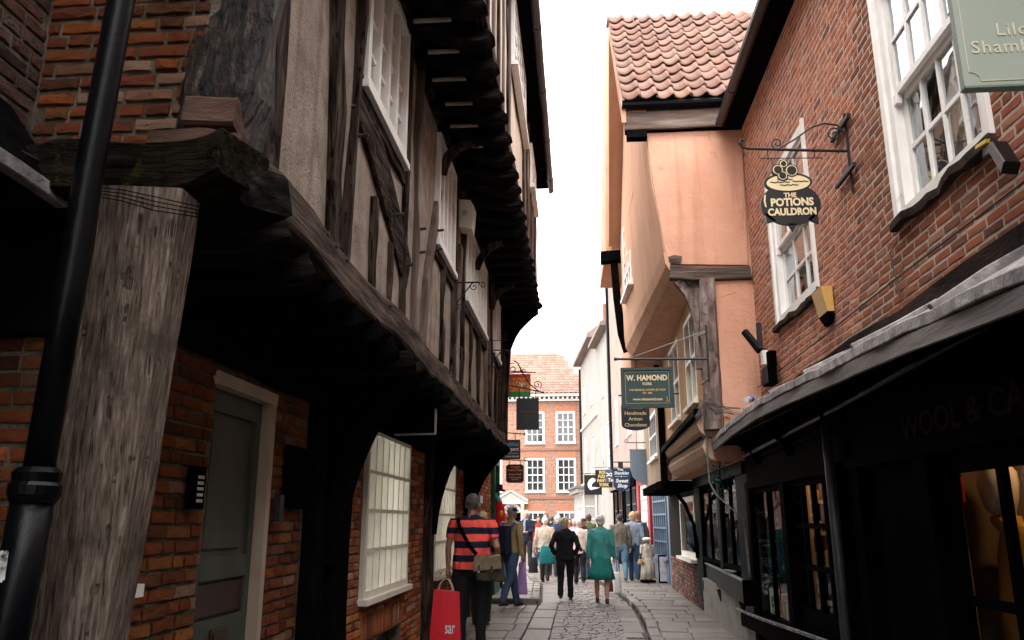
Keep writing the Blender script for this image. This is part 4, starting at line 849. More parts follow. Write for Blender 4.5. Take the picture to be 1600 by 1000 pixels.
# goods on the shelves and in the windows
rr = random.Random(3)
GC = [(.5, .05, .03), (.08, .25, .12), (.5, .4, .1), (.05, .08, .3), (.55, .5, .42), (.3, .08, .2), (.6, .25, .05)]
CN = ['red', 'green', 'ochre', 'navy', 'ivory', 'plum', 'orange']; ORD = ['first', 'second', 'third', 'fourth', 'fifth', 'sixth', 'seventh', 'eighth', 'ninth']
for z, zn in ((.78, 'lowest'), (1.08, 'second'), (1.38, 'third'), (1.66, 'top')):
    y = 2.12; k = 0
    while y < 2.80 and k < 9:
        w = rr.uniform(.05, .11); h = rr.uniform(.12, .22); ci = rr.randrange(7)
        o = part('bottle', flat('ware_%d' % ci, GC[ci], .35), None, lambda b: b.loft([(y + w / 2, 7.72, z + .032, w * .42, w * .42), (y + w / 2, 7.72, z + .03 + h * .6, w * .45, w * .45), (y + w / 2, 7.72, z + .03 + h * .75, w * .16, w * .16), (y + w / 2, 7.72, z + .03 + h, w * .14, w * .14)], 10), smooth=True)
        tag(o, '%s bottle, %s from the left on the %s lit shelf inside the dark right shop' % (CN[ci], ORD[k], zn), 'bottle', 'bottles on the shop shelves')
        y += w + rr.uniform(.02, .06); k += 1
bk = [((.5, .12, .05), 'orange and blue', .26), ((.1, .2, .08), 'dark green', .2), ((.45, .4, .3), 'buff', .19), ((.4, .03, .04), 'crimson', .2), ((.12, .06, .05), 'brown', .17), ((.35, .3, .05), 'mustard', .16)]
y = 8.75
for i, (c, nme, h) in enumerate(bk):
    o = thing('book', '%s covered book standing in the dark shop window right of the tall poster' % nme, 'book', (2.05, y, .52), 'books in the shop window')
    w = .2 if i == 0 else .035 + .02 * (i % 2)
    part('cover', flat('book_cover_%d' % i, c, .4), o, lambda b: b.box(2.03, 2.03 + .15, y - .02 - (0 if i else .0), y, .52, .52 + h))
    part('page_block', WHITE, o, lambda b: b.box(2.035, 2.175, y - .017, y - .003, .521 + h, .524 + h))
    if i == 0: part('cover_picture', mat('cover_print', [(.05, .1, .4), (.6, .2, .05), (.7, .6, .2)], 14, lo=.4, hi=.6, bump=0), o, lambda b: b.box(2.04, 2.17, y - .023, y - .0205, .56, .70))
    y -= .09 if i == 0 else .075
po = thing('poster', 'tall black poster reading on sale here behind the shop glass right of the stall counter', 'poster', (2.08, 9.55, .5))
part('sheet', flat('black_poster', (.006, .006, .007), .4), po, lambda b: b.box(1.99, 2.19, 9.45, 9.46, .52, 1.66))
WT = flat('off_white_print', (.5, .5, .5)); RT = flat('dark_red_print', (.25, .01, .02)); YT = flat('olive_print', (.2, .22, .05))
for s_, sz, z, m_ in (('PROSPECTUS', .026, 1.60, WT), ('TICKETS', .026, 1.57, WT), ('The', .06, 1.45, RT), ('Dungeon', .05, 1.39, RT), ('ON SALE', .046, 1.29, WT), ('HERE', .046, 1.24, WT), ('Call for dates', .024, 1.17, YT), ('THE YORK DUNGEON', .018, 1.10, WT), ('TOURS EVERY DAY', .018, 1.08, WT), ('IN THE HEART OF', .018, 1.06, WT), ('THE OLD CITY', .018, 1.04, WT), ('ASK INSIDE', .018, 1.02, WT)):
    text(po, s_, sz, (2.09, 9.448, z), (1, 0, 0), (0, 0, 1), m_, ext=.0006)
part('photo_print', mat('grey_photo_print', [(.02, .02, .02), (.4, .38, .38)], 24, lo=.45, hi=.6, bump=0), po, lambda b: b.box(2.0, 2.18, 9.446, 9.449, .72, .94))
lf = thing('leaflet_card', 'pale illustrated card standing in front of the black poster', 'card', (2.1, 9.3, .52))
part('sheet', WHITE, lf, lambda b: b.box(2.04, 2.15, 9.30, 9.306, .50, .80))
part('picture', mat('leaflet_print', [(.1, .12, .1), (.5, .5, .45)], 30, lo=.4, hi=.6, bump=0), lf, lambda b: b.box(2.05, 2.14, 9.296, 9.299, .52, .72))
# stall counter and white riser, further along
cn = thing('stall_counter', 'dark green shop counter box jutting over the right pavement with a glass top', 'counter', (1.88, 12, 0))
part('box', mat('grey_green_counter', [(.02, .026, .024), (.05, .06, .055)], 7, (1, .2, 1), .5, .4, spec=.04), cn, lambda b: b.hexa([V(p) for p in [(1.83, 9.65, .60), (2.02, 9.65, .60), (2.2, 14.4, .60), (2.06, 14.4, .60), (1.83, 9.65, .84), (2.02, 9.65, .84), (2.2, 14.4, .84), (2.06, 14.4, .84)]]))
part('end_panel', BLKPAINT, cn, lambda b: b.box(1.82, 2.03, 9.62, 9.65, .58, .86))
part('rim', mat('pale_worn_rim', [(.2, .22, .2), (.4, .42, .4)], 9), cn, lambda b: b.beam([(1.825, 9.65, .85), (2.05, 14.4, .85)], .02, .02, wob=.002))
part('glass_top', GLASS, cn, lambda b: b.hexa([V(p) for p in [(1.84, 9.7, .862), (2.02, 9.7, .862), (2.2, 14.3, .862), (2.06, 14.3, .862), (1.84, 9.7, .87), (2.02, 9.7, .87), (2.2, 14.3, .87), (2.06, 14.3, .87)]]))
for y in (10.3, 12.0, 13.6): part('bracket', IRON, cn, lambda b: b.beam([(1.97, y, .42), (1.87 + .02 * (y - 9), y, .58)], .05, .05, side=V((0, 1, 0))))
single('glass_dish', mat('pale_tray', [(.4, .42, .4)], 5, rough=.2), 'flat pale tray lying on the glass topped counter', 'tray', lambda b: b.loft([(1.93, 11.0, .872, .06, .3), (1.93, 11.0, .885, .07, .34)], 16))
# ------------------------------------------------------------------ RIGHT: peach jettied house
P = thing('peach_house', 'peach rendered house with a leaning jetty and pantile roof on the right', 'house', (2.5, 12, 0))
S0 = [(.975, 6.45), (.985, 6.2), (1.03, 5.7), (1.09, 5.2), (1.135, 4.82), (1.17, 4.66), (1.24, 4.56), (1.36, 4.50), (1.55, 4.47), (3.4, 4.47), (3.4, 6.45)]
S1 = [(.87, 6.45), (.87, 6.2), (.87, 5.7), (.875, 5.2), (.88, 4.75), (.90, 4.55), (1.0, 4.38), (1.18, 4.30), (1.5, 4.26), (3.4, 4.26), (3.4, 6.45)]
def jet(b):
    n = len(S0); vs = []; K = 16
    for k in range(K + 1):
        t = k / K; y = 9.70 + 4.6 * t
        for (a, za), (c, zc) in zip(S0, S1):
            x = a + (c - a) * t; z = za + (zc - za) * t; o = .012 * noise.noise(V((x, y * 1.3, z * 1.3)))
            vs.append((x + o, y, z))
    fs = [tuple(range(n)), tuple(range(K * n, (K + 1) * n))]
    for k in range(K):
        for i in range(n): fs.append((k * n + i, k * n + (i + 1) % n, (k + 1) * n + (i + 1) % n, (k + 1) * n + i))
    b.add(vs, fs)
part('jetty', TANW, P, jet)
part('gable', TANW, P, lambda b: b.add([(.975, 9.7, 6.451), (.93, 11.9, 9.35), (.87, 14.3, 6.451), (1.3, 9.7, 6.451), (1.3, 11.9, 9.35), (1.3, 14.3, 6.451)], [(0, 1, 2), (3, 4, 5), (0, 3, 4, 1), (1, 4, 5, 2), (0, 2, 5, 3)]))
def endw(b):
    L_ = S0[:8]; poly = [V((x + .012, 0, z)) for x, z in L_[:5]] + [V((1.20, 0, 4.64)), V((2.16, 0, 4.60)), V((2.2, 0, 6.45))]
    b.prism(poly, (0, 9.662, 0), (0, 9.698, 0))
part('end_wall', PEACH, P, endw)
part('wall_edge', PEACH2, P, lambda b: b.beam([(1.14, 9.675, 4.80), (1.16, 9.675, 4.66), (1.21, 9.675, 4.565), (1.30, 9.675, 4.50), (1.42, 9.675, 4.475)], .03, .05, side=V((0, 1, 0)), wob=.003))
part('wall_fill', PEACH, P, lambda b: [b.box(1.74, XR + .1, 9.675, 9.74, 2.2, 4.41), b.box(1.62, 3.0, 9.76, 14.3, 2.2, 4.28)])
def strip(b):
    P_ = []
    z = 4.40
    L_, R_ = [], []
    while z > 2.70:
        L_.append(V((1.735 + .012 * noise.noise(V((z * 4, 1, 0))), 0, z))); R_.append(V((2.15, 0, z))); z -= .1
    b.prism(L_ + [V((1.76, 0, 2.72)), V((1.86, 0, 2.66)), V((2.0, 0, 2.70))] + R_[::-1], (0, 9.66, 0), (0, 9.674, 0))
part('end_strip', PEACH, P, strip)
part('jetty_beam', BROWNW if False else mat('grey_beam_end', [(.04, .03, .025), (.15, .11, .09)], 12, (.1, 1, 1), .85, 1, 30, bdist=.03), P, lambda b: b.beam([(1.19, 9.68, 4.52), (1.5, 9.67, 4.50), (1.8, 9.67, 4.495), (2.17, 9.67, 4.50)], .12, .17, side=V((0, 1, 0)), wob=.012, seed=8))
part('beam_patch', MATS['grey_beam_end'], P, lambda b: b.beam([(1.20, 9.655, 4.68), (1.27, 9.65, 4.70), (1.34, 9.655, 4.68)], .03, .11, side=V((0, 1, 0)), wob=.02, seed=9, ch=.5))
part('corner_post', mat('mottled_grey_post', [(.05, .035, .03), (.17, .125, .11), (.32, .26, .24)], 9, (1, 1, .3), .85, 1, 25, bdist=.03, spots=[((.03, .02, .018), 5, .55)]), P, lambda b: b.beam([(1.61, 9.70, 2.55), (1.615, 9.70, 3.1), (1.61, 9.70, 3.7), (1.62, 9.70, 4.2), (1.63, 9.69, 4.42)], .2, .23, wob=.014, seed=3))
pts = [(1.50, 9.70, 3.3), (1.505, 9.70, 3.75), (1.47, 9.70, 4.05), (1.40, 9.70, 4.25), (1.28, 9.70, 4.42)]
part('bracket', MATS['mottled_grey_post'], P, lambda b: b.beam(pts, .09, .10, side=V((0, 1, 0)), wob=.008, seed=6))
part('spandrel', MATS['mottled_grey_post'], P, lambda b: b.prism([V((1.5, 0, 3.9)), V((1.45, 0, 4.15)), V((1.33, 0, 4.40)), V((1.56, 0, 4.42))], (0, 9.68, 0), (0, 9.72, 0)))
# fascia, gutter and roof
part('eaves_board', mat('weathered_eaves_board', [(.03, .02, .016), (.12, .08, .065), (.28, .22, .19)], 6, (.12, 1, 1), .8, .9, 22, bdist=.02), P, lambda b: b.beam([(.70, 9.60, 6.60), (1.4, 9.60, 6.60), (2.14, 9.60, 6.62)], .05, .25, side=V((0, 1, 0)), wob=.006, seed=2))
g = MB(); g.tube([(.66, 9.52, 6.80), (2.3, 9.52, 6.80)], .055, 10); g.build('gutter', PIPE, P)
part('eaves_stub', BLACKW, P, lambda b: b.box(.72, .98, 9.58, 9.72, 6.36, 6.47))
part('eaves_soffit', BLACKW, P, lambda b: b.box(.70, 3.4, 9.63, 9.72, 6.46, 6.78))
RE, RR_ = V((0, 9.50, 6.83)), V((0, 11.9, 9.72))
sl = (RR_ - RE); SLn = sl.normalized(); ROn = V((1, 0, 0)).cross(SLn).normalized()
part('roof_deck', DTILE, P, lambda b: [b.prism([V((0, 9.62, 6.80)), V((0, 11.9, 9.60)), V((0, 14.4, 6.75)), V((0, 14.4, 6.6)), V((0, 11.9, 9.4)), V((0, 9.62, 6.6))], (.72, 0, 0), (3.4, 0, 0))])
part('verge_board', PEACH2, P, lambda b: [b.prism([V((0, 9.55, 6.80)), V((0, 11.9, 9.66)), V((0, 14.4, 6.75)), V((0, 14.4, 6.55)), V((0, 11.9, 9.42)), V((0, 9.55, 6.56))], (.655, 0, 0), (.715, 0, 0))])
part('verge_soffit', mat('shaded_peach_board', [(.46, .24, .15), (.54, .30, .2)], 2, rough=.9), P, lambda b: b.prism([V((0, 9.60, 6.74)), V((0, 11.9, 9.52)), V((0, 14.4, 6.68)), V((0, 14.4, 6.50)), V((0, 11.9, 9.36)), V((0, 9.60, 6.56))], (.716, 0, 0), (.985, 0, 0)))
def pantile(seed):
    rr = random.Random(seed); b = MB(); n = 12; w = .232; l = .36; th = .018; vs = []
    for yy, dz in ((0, .0), (l, -.004)):
        for s_ in (0, 1):
            for i in range(n + 1):
                t = i / n; x = (t - .5) * w * 1.06
                h = (-.034 * math.sin(min(1, t / .72) * math.pi) if t < .72 else .030 * math.sin((t - .72) / .28 * math.pi)) + .018
                vs.append((x, yy, h + dz + (th if s_ == 0 else 0) + .03 - .034 * (yy / l)))
    m_ = n + 1; fs = []
    for i in range(n):
        fs += [(i, i + 1, 2 * m_ + i + 1, 2 * m_ + i), (m_ + i, m_ + i + 1, i + 1, i), (m_ + i, 3 * m_ + i, 3 * m_ + i + 1, m_ + i + 1)]
    fs += [(0, m_, 3 * m_, 2 * m_), (n, 2 * m_ + n, 3 * m_ + n, m_ + n)]
    b.add(vs, fs); return b.mesh('pantile', TILE, True)
PT = [pantile(i) for i in range(1)]
rr = random.Random(2)
SL = sl.length
for j in range(12):
    for i in range(12):
        p = RE + SLn * (j * SL / 12 - .03) + V((.78 + i * .222 + rr.uniform(-.010, .010), 0, 0)) + ROn * (.012 + .008 * rr.random() + .02 * noise.noise(V((i * .5, j * .5, 0)))) + SLn * (rr.uniform(-.012, .012) + .02 * noise.noise(V((i * .35, j * .6, 4))))
        if p.x > 3.3: continue
        M = Matrix(((1, SLn.x, ROn.x, p.x), (0, SLn.y, ROn.y, p.y), (0, SLn.z, ROn.z, p.z), (0, 0, 0, 1))) @ Matrix.Rotation(rr.uniform(-.025, .025), 4, 'Z') @ Matrix.Rotation(rr.uniform(-.03, .03), 4, 'Y')
        o = bpy.data.objects.new('pantile', PT[0]); COL.objects.link(o); adopt(o, P); o.matrix_basis = M
for i in range(6):
    part('ridge_tile', mat('grey_ridge_tile', [(.24, .19, .17), (.4, .33, .3)], 6), P, lambda b: b.tube([(.62 + i * .46, 11.9, 9.70 - .03 * i + .012 * (i % 2)), (1.07 + i * .46, 11.9, 9.69 - .03 * (i + 1))], [.115, .10], 12))
# leaded window on the leaning street face
wp = frame((.905, 13.75, 5.3), (.045, -1, 0), (.01, 0, 1))
window(P, wp, 1.15, 1.3, 3, 4, WHITE, PALEGL, fr=.07, bar=.03, dep=.03, n0=.03, silld=.07)
# first floor street wall and windows
P1 = frame((1.52, 0, 0), UYm)
b = MB(); slab(b, P1, -14.3, -9.74, 2.6, 4.46, [(-11.15, -10.15, 3.0, 4.2), (-13.1, -11.9, 3.0, 4.2)], .12); b.build('wall', mat('ochre_render', [(.42, .24, .12), (.54, .33, .18)], 3, rough=.9), P)
for u in (-11.15, -13.1):
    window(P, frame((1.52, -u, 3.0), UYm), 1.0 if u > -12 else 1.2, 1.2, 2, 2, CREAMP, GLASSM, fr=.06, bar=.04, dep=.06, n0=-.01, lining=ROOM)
for cz_, cx_ in ((2.74, 0), (2.47, .05)): part('cove_board', PINKFADE, P, lambda b: b.prism([V((1.48 + cx_, 0, cz_)), V((1.44 + cx_, 0, cz_ - .10)), V((1.47 + cx_, 0, cz_ - .18)), V((1.54 + cx_, 0, cz_ - .25)), V((1.62 + cx_, 0, cz_ - .25)), V((1.62 + cx_, 0, cz_))], (0, 9.8, 0), (0, 13.6, 0)))
part('moulding', BLKPAINT, P, lambda b: [b.beam([(1.45, 9.75, 2.78), (1.45, 11.5, 2.74), (1.45, 13.8, 2.66)], .1, .09, wob=.012, seed=4), b.beam([(1.475, 9.8, 2.48), (1.475, 13.6, 2.48)], .03, .025, wob=.004, seed=5)])
part('shopfront', GREENP, P, lambda b: [b.box(1.92, 2.0, 9.78, 14.0, 2.05, 2.22), b.box(1.96, 2.06, 9.66, 10.4, .8, 2.3), b.box(1.98, 2.06, 11.8, 12.0, .3, 2.1), b.box(1.98, 2.06, 13.7, 14.3, .3, 2.1), b.box(1.75, 3.5, 9.70, 14.2, 2.22, 2.3), b.box(3.4, 3.5, 9.7, 14.2, 0, 2.3), b.box(2.1, 3.4, 14.1, 14.2, 0, 2.3), b.box(2.06, 3.4, 9.68, 9.72, 0, 2.3)])
window(P, frame((2.0, 11.8, .9), UYm), 1.4, 1.2, 2, 1, BLKPAINT, SHOPGL, fr=.05, bar=.04, dep=.04, sill=False)
window(P, frame((2.0, 13.7, .9), UYm), 1.7, 1.2, 2, 1, BLKPAINT, SHOPGL, fr=.05, bar=.04, dep=.04, sill=False)
part('stallriser', mat('dirty_white_riser', [(.2, .185, .17), (.38, .355, .33)], 3, rough=.85, spots=[((.16, .13, .11), 3, .56)]), P, lambda b: b.box(1.96, 2.05, 9.7, 13.7, 0, .62))
cb = MB(); rr = random.Random(4)
for i in range(9):
    x0 = 1.5 + rr.uniform(-.06, .1); cb.tube([(1.44 + rr.uniform(-.05, .05), 9.62, 2.72 + rr.uniform(-.05, .03)), (x0, 9.57, 2.95 + rr.uniform(-.1, .02)), (1.66 + rr.uniform(-.05, .1), 9.56, 2.78 + rr.uniform(-.05, .1)), (1.84 + rr.uniform(-.08, .1), 9.6, 2.78 + rr.uniform(-.06, .04))], .0045, 5)
cb.tube([(1.53, 9.7, 2.7), (1.525, 9.7, 2.2), (1.53, 9.7, 1.95), (1.60, 9.7, 1.80), (1.88, 9.6, 1.52), (1.90, 9.6, .9)], .012, 6)
cb.build('cable', mat('grey_cable', [(.05, .05, .05), (.2, .19, .19)], 12), P)
# second peach house with brown jetty box below
Q = thing('peach_house', 'further peach gabled house with a brown boarded first floor box over the pavement', 'house', (2.5, 16.5, 0))
part('upper_storey', PEACH2, Q, lambda b: b.hexa([V(p) for p in [(.60, 14.52, 6.5), (3.4, 14.52, 6.5), (3.4, 17, 6.5), (.55, 17, 6.5), (.765, 14.52, 11.2), (3.4, 14.52, 10.9), (3.4, 17, 10.9), (.75, 17, 11.2)]]))
part('roof', DTILE, Q, lambda b: b.hexa([V(p) for p in [(.80, 14.6, 11.21), (3.4, 14.6, 10.92), (3.4, 17.1, 10.92), (.80, 17.1, 11.21), (.9, 15, 11.25), (3.4, 15, 11.2), (3.4, 17, 11.6), (.9, 17, 11.5)]]))
part('corbel', BLACKW, Q, lambda b: b.beam([(.52, 14.56, 6.40), (.92, 14.56, 6.40)], .2, .24, side=V((0, 1, 0)), wob=.02, seed=3))
part('brace', BLACKW, Q, lambda b: b.beam([(.76, 14.6, 6.3), (.79, 14.6, 5.6), (.85, 14.6, 4.9), (.95, 14.6, 4.55)], .12, .14, side=V((0, 1, 0)), wob=.01, seed=4))
part('middle_storey', PEACH2, Q, lambda b: b.box(1.0, 3.4, 14.55, 17.0, 4.2, 6.5))
bx = frame((1.5, 0, 0), UYm)
b = MB(); slab(b, bx, -18.4, -14.35, 2.2, 4.19, [(-17.0, -15.4, 2.7, 3.6)], .1); b.box(1.5, 3.4, 14.32, 14.345, 2.2, 4.19); b.box(1.61, 3.4, 14.5, 18.4, 4.1, 4.18); b.build('boarded_box', TAN2, Q)
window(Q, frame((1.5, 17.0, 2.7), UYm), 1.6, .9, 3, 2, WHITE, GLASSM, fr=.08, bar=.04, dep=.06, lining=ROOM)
part('box_base', BLACKW, Q, lambda b: [b.beam([(1.5, 14.2, 2.12), (1.5, 18.5, 2.14)], .12, .16, wob=.015, seed=6), b.box(1.5, 3.4, 14.3, 18.4, 2.05, 2.19)])
part('black_post', BLACKW, Q, lambda b: b.beam([(1.46, 14.12, 2.1), (1.46, 14.12, 3.4), (1.42, 14.15, 4.2)], .1, .14, wob=.01, seed=7))
gq = frame((2.02, 0, 0), UYm)
b = MB(); slab(b, gq, -18.8, -14.1, 0, 2.1, [(-16.7, -14.6, .85, 1.95)], .2); b.build('ground_wall', mat('dark_shop_wall', [(.008, .007, .006), (.018, .014, .013)], 4, rough=.9), Q)
brickwork(Q, gq, -18.7, -14.2, 0, .8, BRICKP, H=.07, maxparts=60, seed=77)
window(Q, frame((2.02, 16.7, .85), UYm), 2.1, 1.1, 1, 1, CREAMP, SHOPGL, fr=.1, bar=.04, dep=.08, lining=BLKPAINT, silld=.12)
part('oblique_brace', BLACKW, Q, lambda b: b.beam([(1.58, 14.3, 2.1), (1.8, 14.2, 1.8), (1.93, 14.1, 1.45), (1.96, 14.1, .9)], .05, .06, side=V((0, 1, 0)), wob=.01, seed=12))
# ------------------------------------------------------------------ RIGHT far: painted shop, pink house, cream houses
def facade(t, a, c, z0, z1, m, holes=(), thick=.25, depth=5.0, name='wall'):
    """street wall from far point a to near point c"""
    a = V((a[0], a[1], 0)); c = V((c[0], c[1], 0)); F = frame(a, c - a); L = (c - a).length
    b = MB(); slab(b, F, 0, L, z0, z1, holes, thick)
    b.fbox(F, 0, .05, z0, z1, -depth, -thick - .001); b.fbox(F, L - .05, L, z0, z1, -depth, -thick - .001); b.fbox(F, .05, L - .05, z1 - .1, z1, -depth, -thick - .001)
    b.build(name, m, t); return F, L
def win_at(t, F, u, v, w, h, c, r_, fm=WHITE, gm=DARKGL, **k):
    G = (F[0] + F[1] * u + F[2] * v, F[1], F[2], F[3])
    return window(t, G, w, h, c, r_, fm, gm, **{**dict(fr=.08, bar=.045, dep=.08, n0=-.03, pane_each=False), **k})
BLUE = mat('powder_blue_paint', [(.08, .115, .16), (.11, .15, .20)], 6, rough=.5, bump=.1)
REDP = mat('shop_red_paint', [(.22, .008, .012), (.3, .015, .02)], 6, rough=.4, bump=.1)
T1 = thing('blue_shop', 'shop with powder blue shutter lattice and red and white window frame on the right', 'shop', (2.2, 21, 0))
F1, L1 = facade(T1, (1.76, 24.2), (2.17, 18.85), 2.75, 7.5, CREAM, [(2.6, 3.7, 3.6, 5.2)])
win_at(T1, F1, 2.6, 3.6, 1.1, 1.6, 3, 4)
b = MB(); slab(b, F1, 0, L1, 0, 2.75, [(.35, 1.85, .62, 2.5), (2.45, 4.35, .62, 2.4)], .12); b.build('shopfront', BLUE, T1)
part('red_post', REDP, T1, lambda b: [b.fbox(F1, -.05, .35, .0, 2.74, .001, .07), b.fbox(F1, 1.85, 2.22, .6, 2.74, .001, .07), b.fbox(F1, .35, 1.85, .45, .62, .001, .08), b.fbox(F1, .35, 1.85, 2.5, 2.74, .001, .06)])
win_at(T1, F1, .35, .62, 1.5, 1.88, 4, 6, WHITE, CURT, n0=.0)
win_at(T1, F1, 2.45, .62, 1.9, 1.78, 6, 5, BLUE, mat('blue_grey_pane', [(.2, .27, .34), (.3, .37, .44)], 2, rough=.15), n0=.02)
part('brick_plinth', BRICKL, T1, lambda b: b.fbox(F1, .3, 2.3, 0, .45, .001, .05))
part('kick_panel', BLUE, T1, lambda b: [b.fbox(F1, 2.4, 4.4, .1, .5, .001, .02), b.fbox(F1, 4.5, 5.2, .1, 2.6, .001, .02)])
fb = thing('picture_board', 'framed picture board leaning below the blue lattice beside the bonneted figure', 'board', (2.0, 20.3, .1))
part('frame', BLKPAINT, fb, lambda b: b.box(1.86, 2.10, 20.15, 20.19, .08, .72)); part('picture', mat('lilac_picture', [(.3, .28, .36), (.6, .58, .62)], 9, bump=0), fb, lambda b: b.box(1.89, 2.07, 20.135, 20.148, .12, .68))
T2 = thing('pink_house', 'tall faded pink house above dark glazed shopfronts beyond the blue shop', 'house', (2, 27, 0))
PINKW = mat('faded_shell_pink', [(.30, .225, .19), (.38, .30, .26)], 2, rough=.9)
F2, L2 = facade(T2, (1.30, 31.0), (1.74, 24.25), 3.1, 11.6, PINKW, [(4.6, 5.8, 4.2, 6.0), (1.2, 2.2, 4.2, 6.0), (4.6, 5.8, 7.4, 9.0)])
for u in (4.6, 1.2): win_at(T2, F2, u, 4.2, 1.2 if u > 2 else 1.0, 1.8, 3, 4)
win_at(T2, F2, 4.6, 7.4, 1.2, 1.6, 3, 4)
part('shopfront', BLKPAINT, T2, lambda b: [b.fbox(F2, 0, L2, 2.55, 3.1, -.2, .12), b.fbox(F2, 0, L2, 0, .6, -.2, .02)] + [b.fbox(F2, u, u + .22, .6, 2.55, -.2, .03) for u in (0, 1.3, 2.9, 3.4, 5.0, 6.4)])
win_at(T2, F2, .22, .6, 1.08, 1.95, 2, 3, BROWNW, DARKGL); win_at(T2, F2, 1.52, .6, 1.38, 1.95, 2, 3, BROWNW, DARKGL)
win_at(T2, F2, 3.62, .6, 1.38, 1.95, 4, 4, mat('slate_paint', [(.06, .075, .08)], 5, rough=.5), DARKGL); win_at(T2, F2, 5.22, .6, 1.18, 1.95, 4, 4, MATS['slate_paint'], DARKGL)
part('cornice', mat('brown_cornice', [(.25, .18, .13), (.36, .27, .2)], 5), T2, lambda b: [b.fbox(F2, -.1, 3.2, 2.95, 3.12, .121, .35), b.fbox(F2, -.05, 3.1, 2.6, 2.92, .121, .16)])
g = MB(); g.tube([F2[0] + F2[1] * .2 + V((-.06, 0, z)) for z in (3.2, 7, 11.4)], .06, 8); g.build('downpipe', PIPE, T2)
T3 = thing('cream_house', 'cream rendered house with pitched gable end at the bend, nearer of the two', 'house', (1.5, 33, 0))
F3, L3 = facade(T3, (.90, 35.5), (1.30, 31.05), 0, 9.1, CREAM, [(1.0, 1.9, 3.6, 5.4), (2.8, 3.7, 3.6, 5.4), (1.6, 2.5, 6.6, 8.0)])
for u, v, h in ((1.0, 3.6, 1.8), (2.8, 3.6, 1.8), (1.6, 6.6, 1.4)): win_at(T3, F3, u, v, .9, h, 2, 4)
part('roof', mat('brown_roof_far', [(.16, .12, .1), (.25, .19, .16)], 4), T3, lambda b: b.hexa([F3[0] + F3[1] * u + F3[3] * n + V((0, 0, z)) for u, n, z in [(-.1, .35, 9.1), (L3, .35, 9.1), (L3, -4, 9.1), (-.1, -4, 9.1), (-.1, .35, 9.25), (L3, .35, 9.25), (L3, -3, 11.0), (-.1, -3, 11.0)]]))
part('chimney', BRICKL, T3, lambda b: b.box(1.15, 1.7, 32.2, 32.8, 9.3, 10.3))
T4 = thing('cream_house', 'farther cream house with a white bay window and long gutter at the bend', 'house', (1, 39, 0))
F4, L4 = facade(T4, (.22, 42.6), (.90, 35.55), 0, 9.7, CREAM, [(1.0, 2.0, 3.9, 5.7), (4.2, 5.3, 3.7, 5.5), (1.0, 2.0, 6.9, 8.3), (4.2, 5.3, 6.9, 8.2)])
for u, v, h in ((1.0, 3.9, 1.8), (4.2, 3.7, 1.8), (1.0, 6.9, 1.4), (4.2, 6.9, 1.3)): win_at(T4, F4, u, v, 1.0 if u < 2 else 1.1, h, 2, 4)
part('roof', MATS['brown_roof_far'], T4, lambda b: b.hexa([F4[0] + F4[1] * u + F4[3] * n + V((0, 0, z)) for u, n, z in [(-.2, .4, 9.65), (L4, .4, 9.65), (L4, -4, 9.65), (-.2, -4, 9.65), (-.2, .4, 9.85), (L4, .4, 9.85), (L4, -3, 12.5), (-.2, -3, 12.5)]]))
part('string_course', CREAMP, T4, lambda b: [b.fbox(F4, 0, L4, 6.1, 6.2, .001, .08), b.fbox(F4, 0, L4, 3.2, 3.35, .001, .14)])
bay = part('bay_window', CREAM, T4, lambda b: [b.fbox(F4, 2.2, 6.2, .1, 1.0, .001, .7), b.fbox(F4, 2.0, 6.4, 2.75, 2.95, .001, .9), b.fbox(F4, 2.2, 2.32, 1.0, 2.75, .001, .69), b.fbox(F4, 6.08, 6.2, 1.0, 2.75, .001, .69)])
part('bay_roof', mat('bay_roof_lead', [(.12, .11, .11), (.2, .19, .19)], 4), bay, lambda b: b.fbox(F4, 1.9, 6.5, 2.951, 3.05, .001, 1.0))
win_at(T4, F4, 2.32, 1.0, 3.76, 1.75, 6, 3, WHITE, DARKGL, n0=.66)
G4 = (F4[0] + F4[1] * 6.2 + F4[3] * .66 + V((0, 0, 1.0)), -F4[3], V((0, 0, 1)), F4[1])
window(T4, G4, .62, 1.75, 1, 3, WHITE, DARKGL, fr=.07, bar=.04, dep=.05, n0=.02, pane_each=False)
g = MB(); g.tube([F4[0] + V((-.05, .1, z)) for z in (0, 5, 9.5)], .07, 8); g.build('downpipe', PIPE, T4)

# ------------------------------------------------------------------ END of the street: three storey brick house
E_ = thing('brick_house', 'three storey pink brick house closing the street end, with sashes and pedimented door', 'house', (-3, 46, 0))
BRF = mat('far_brick', [(.14, .075, .065), (.33, .18, .125), (.46, .30, .22)], 7, (1, 1, 1), .9, .6, 14, spots=[((.16, .10, .08), 1.2, .56), ((.46, .30, .22), 2.3, .62)])
n_, l_ = BRF.node_tree.nodes, BRF.node_tree.links
bt = n_.new('ShaderNodeTexBrick'); bt.inputs['Scale'].default_value = 1; bt.inputs['Brick Width'].default_value = .24; bt.inputs['Row Height'].default_value = .078; bt.inputs['Mortar Size'].default_value = .009
bt.inputs['Color1'].default_value = (.36, .165, .105, 1); bt.inputs['Color2'].default_value = (.21, .10, .07, 1); bt.inputs['Mortar'].default_value = (.50, .38, .31, 1)
mp_ = n_.new('ShaderNodeMapping'); mp_.inputs['Rotation'].default_value = (R(-90), 0, 0); tc_ = n_.new('ShaderNodeTexCoord')
l_.new(tc_.outputs['Object'], mp_.inputs[0]); l_.new(mp_.outputs[0], bt.inputs[0])
mx_ = n_.new('ShaderNodeMix'); mx_.data_type = 'RGBA'; mx_.inputs[0].default_value = .5
pb = n_['Principled BSDF']; src = pb.inputs['Base Color'].links[0].from_socket
l_.new(src, mx_.inputs[6]); l_.new(bt.outputs['Color'], mx_.inputs[7]); l_.new(mx_.outputs[2], pb.inputs['Base Color'])
YE = 45.0
FEE = frame((0, YE, 0), UX)
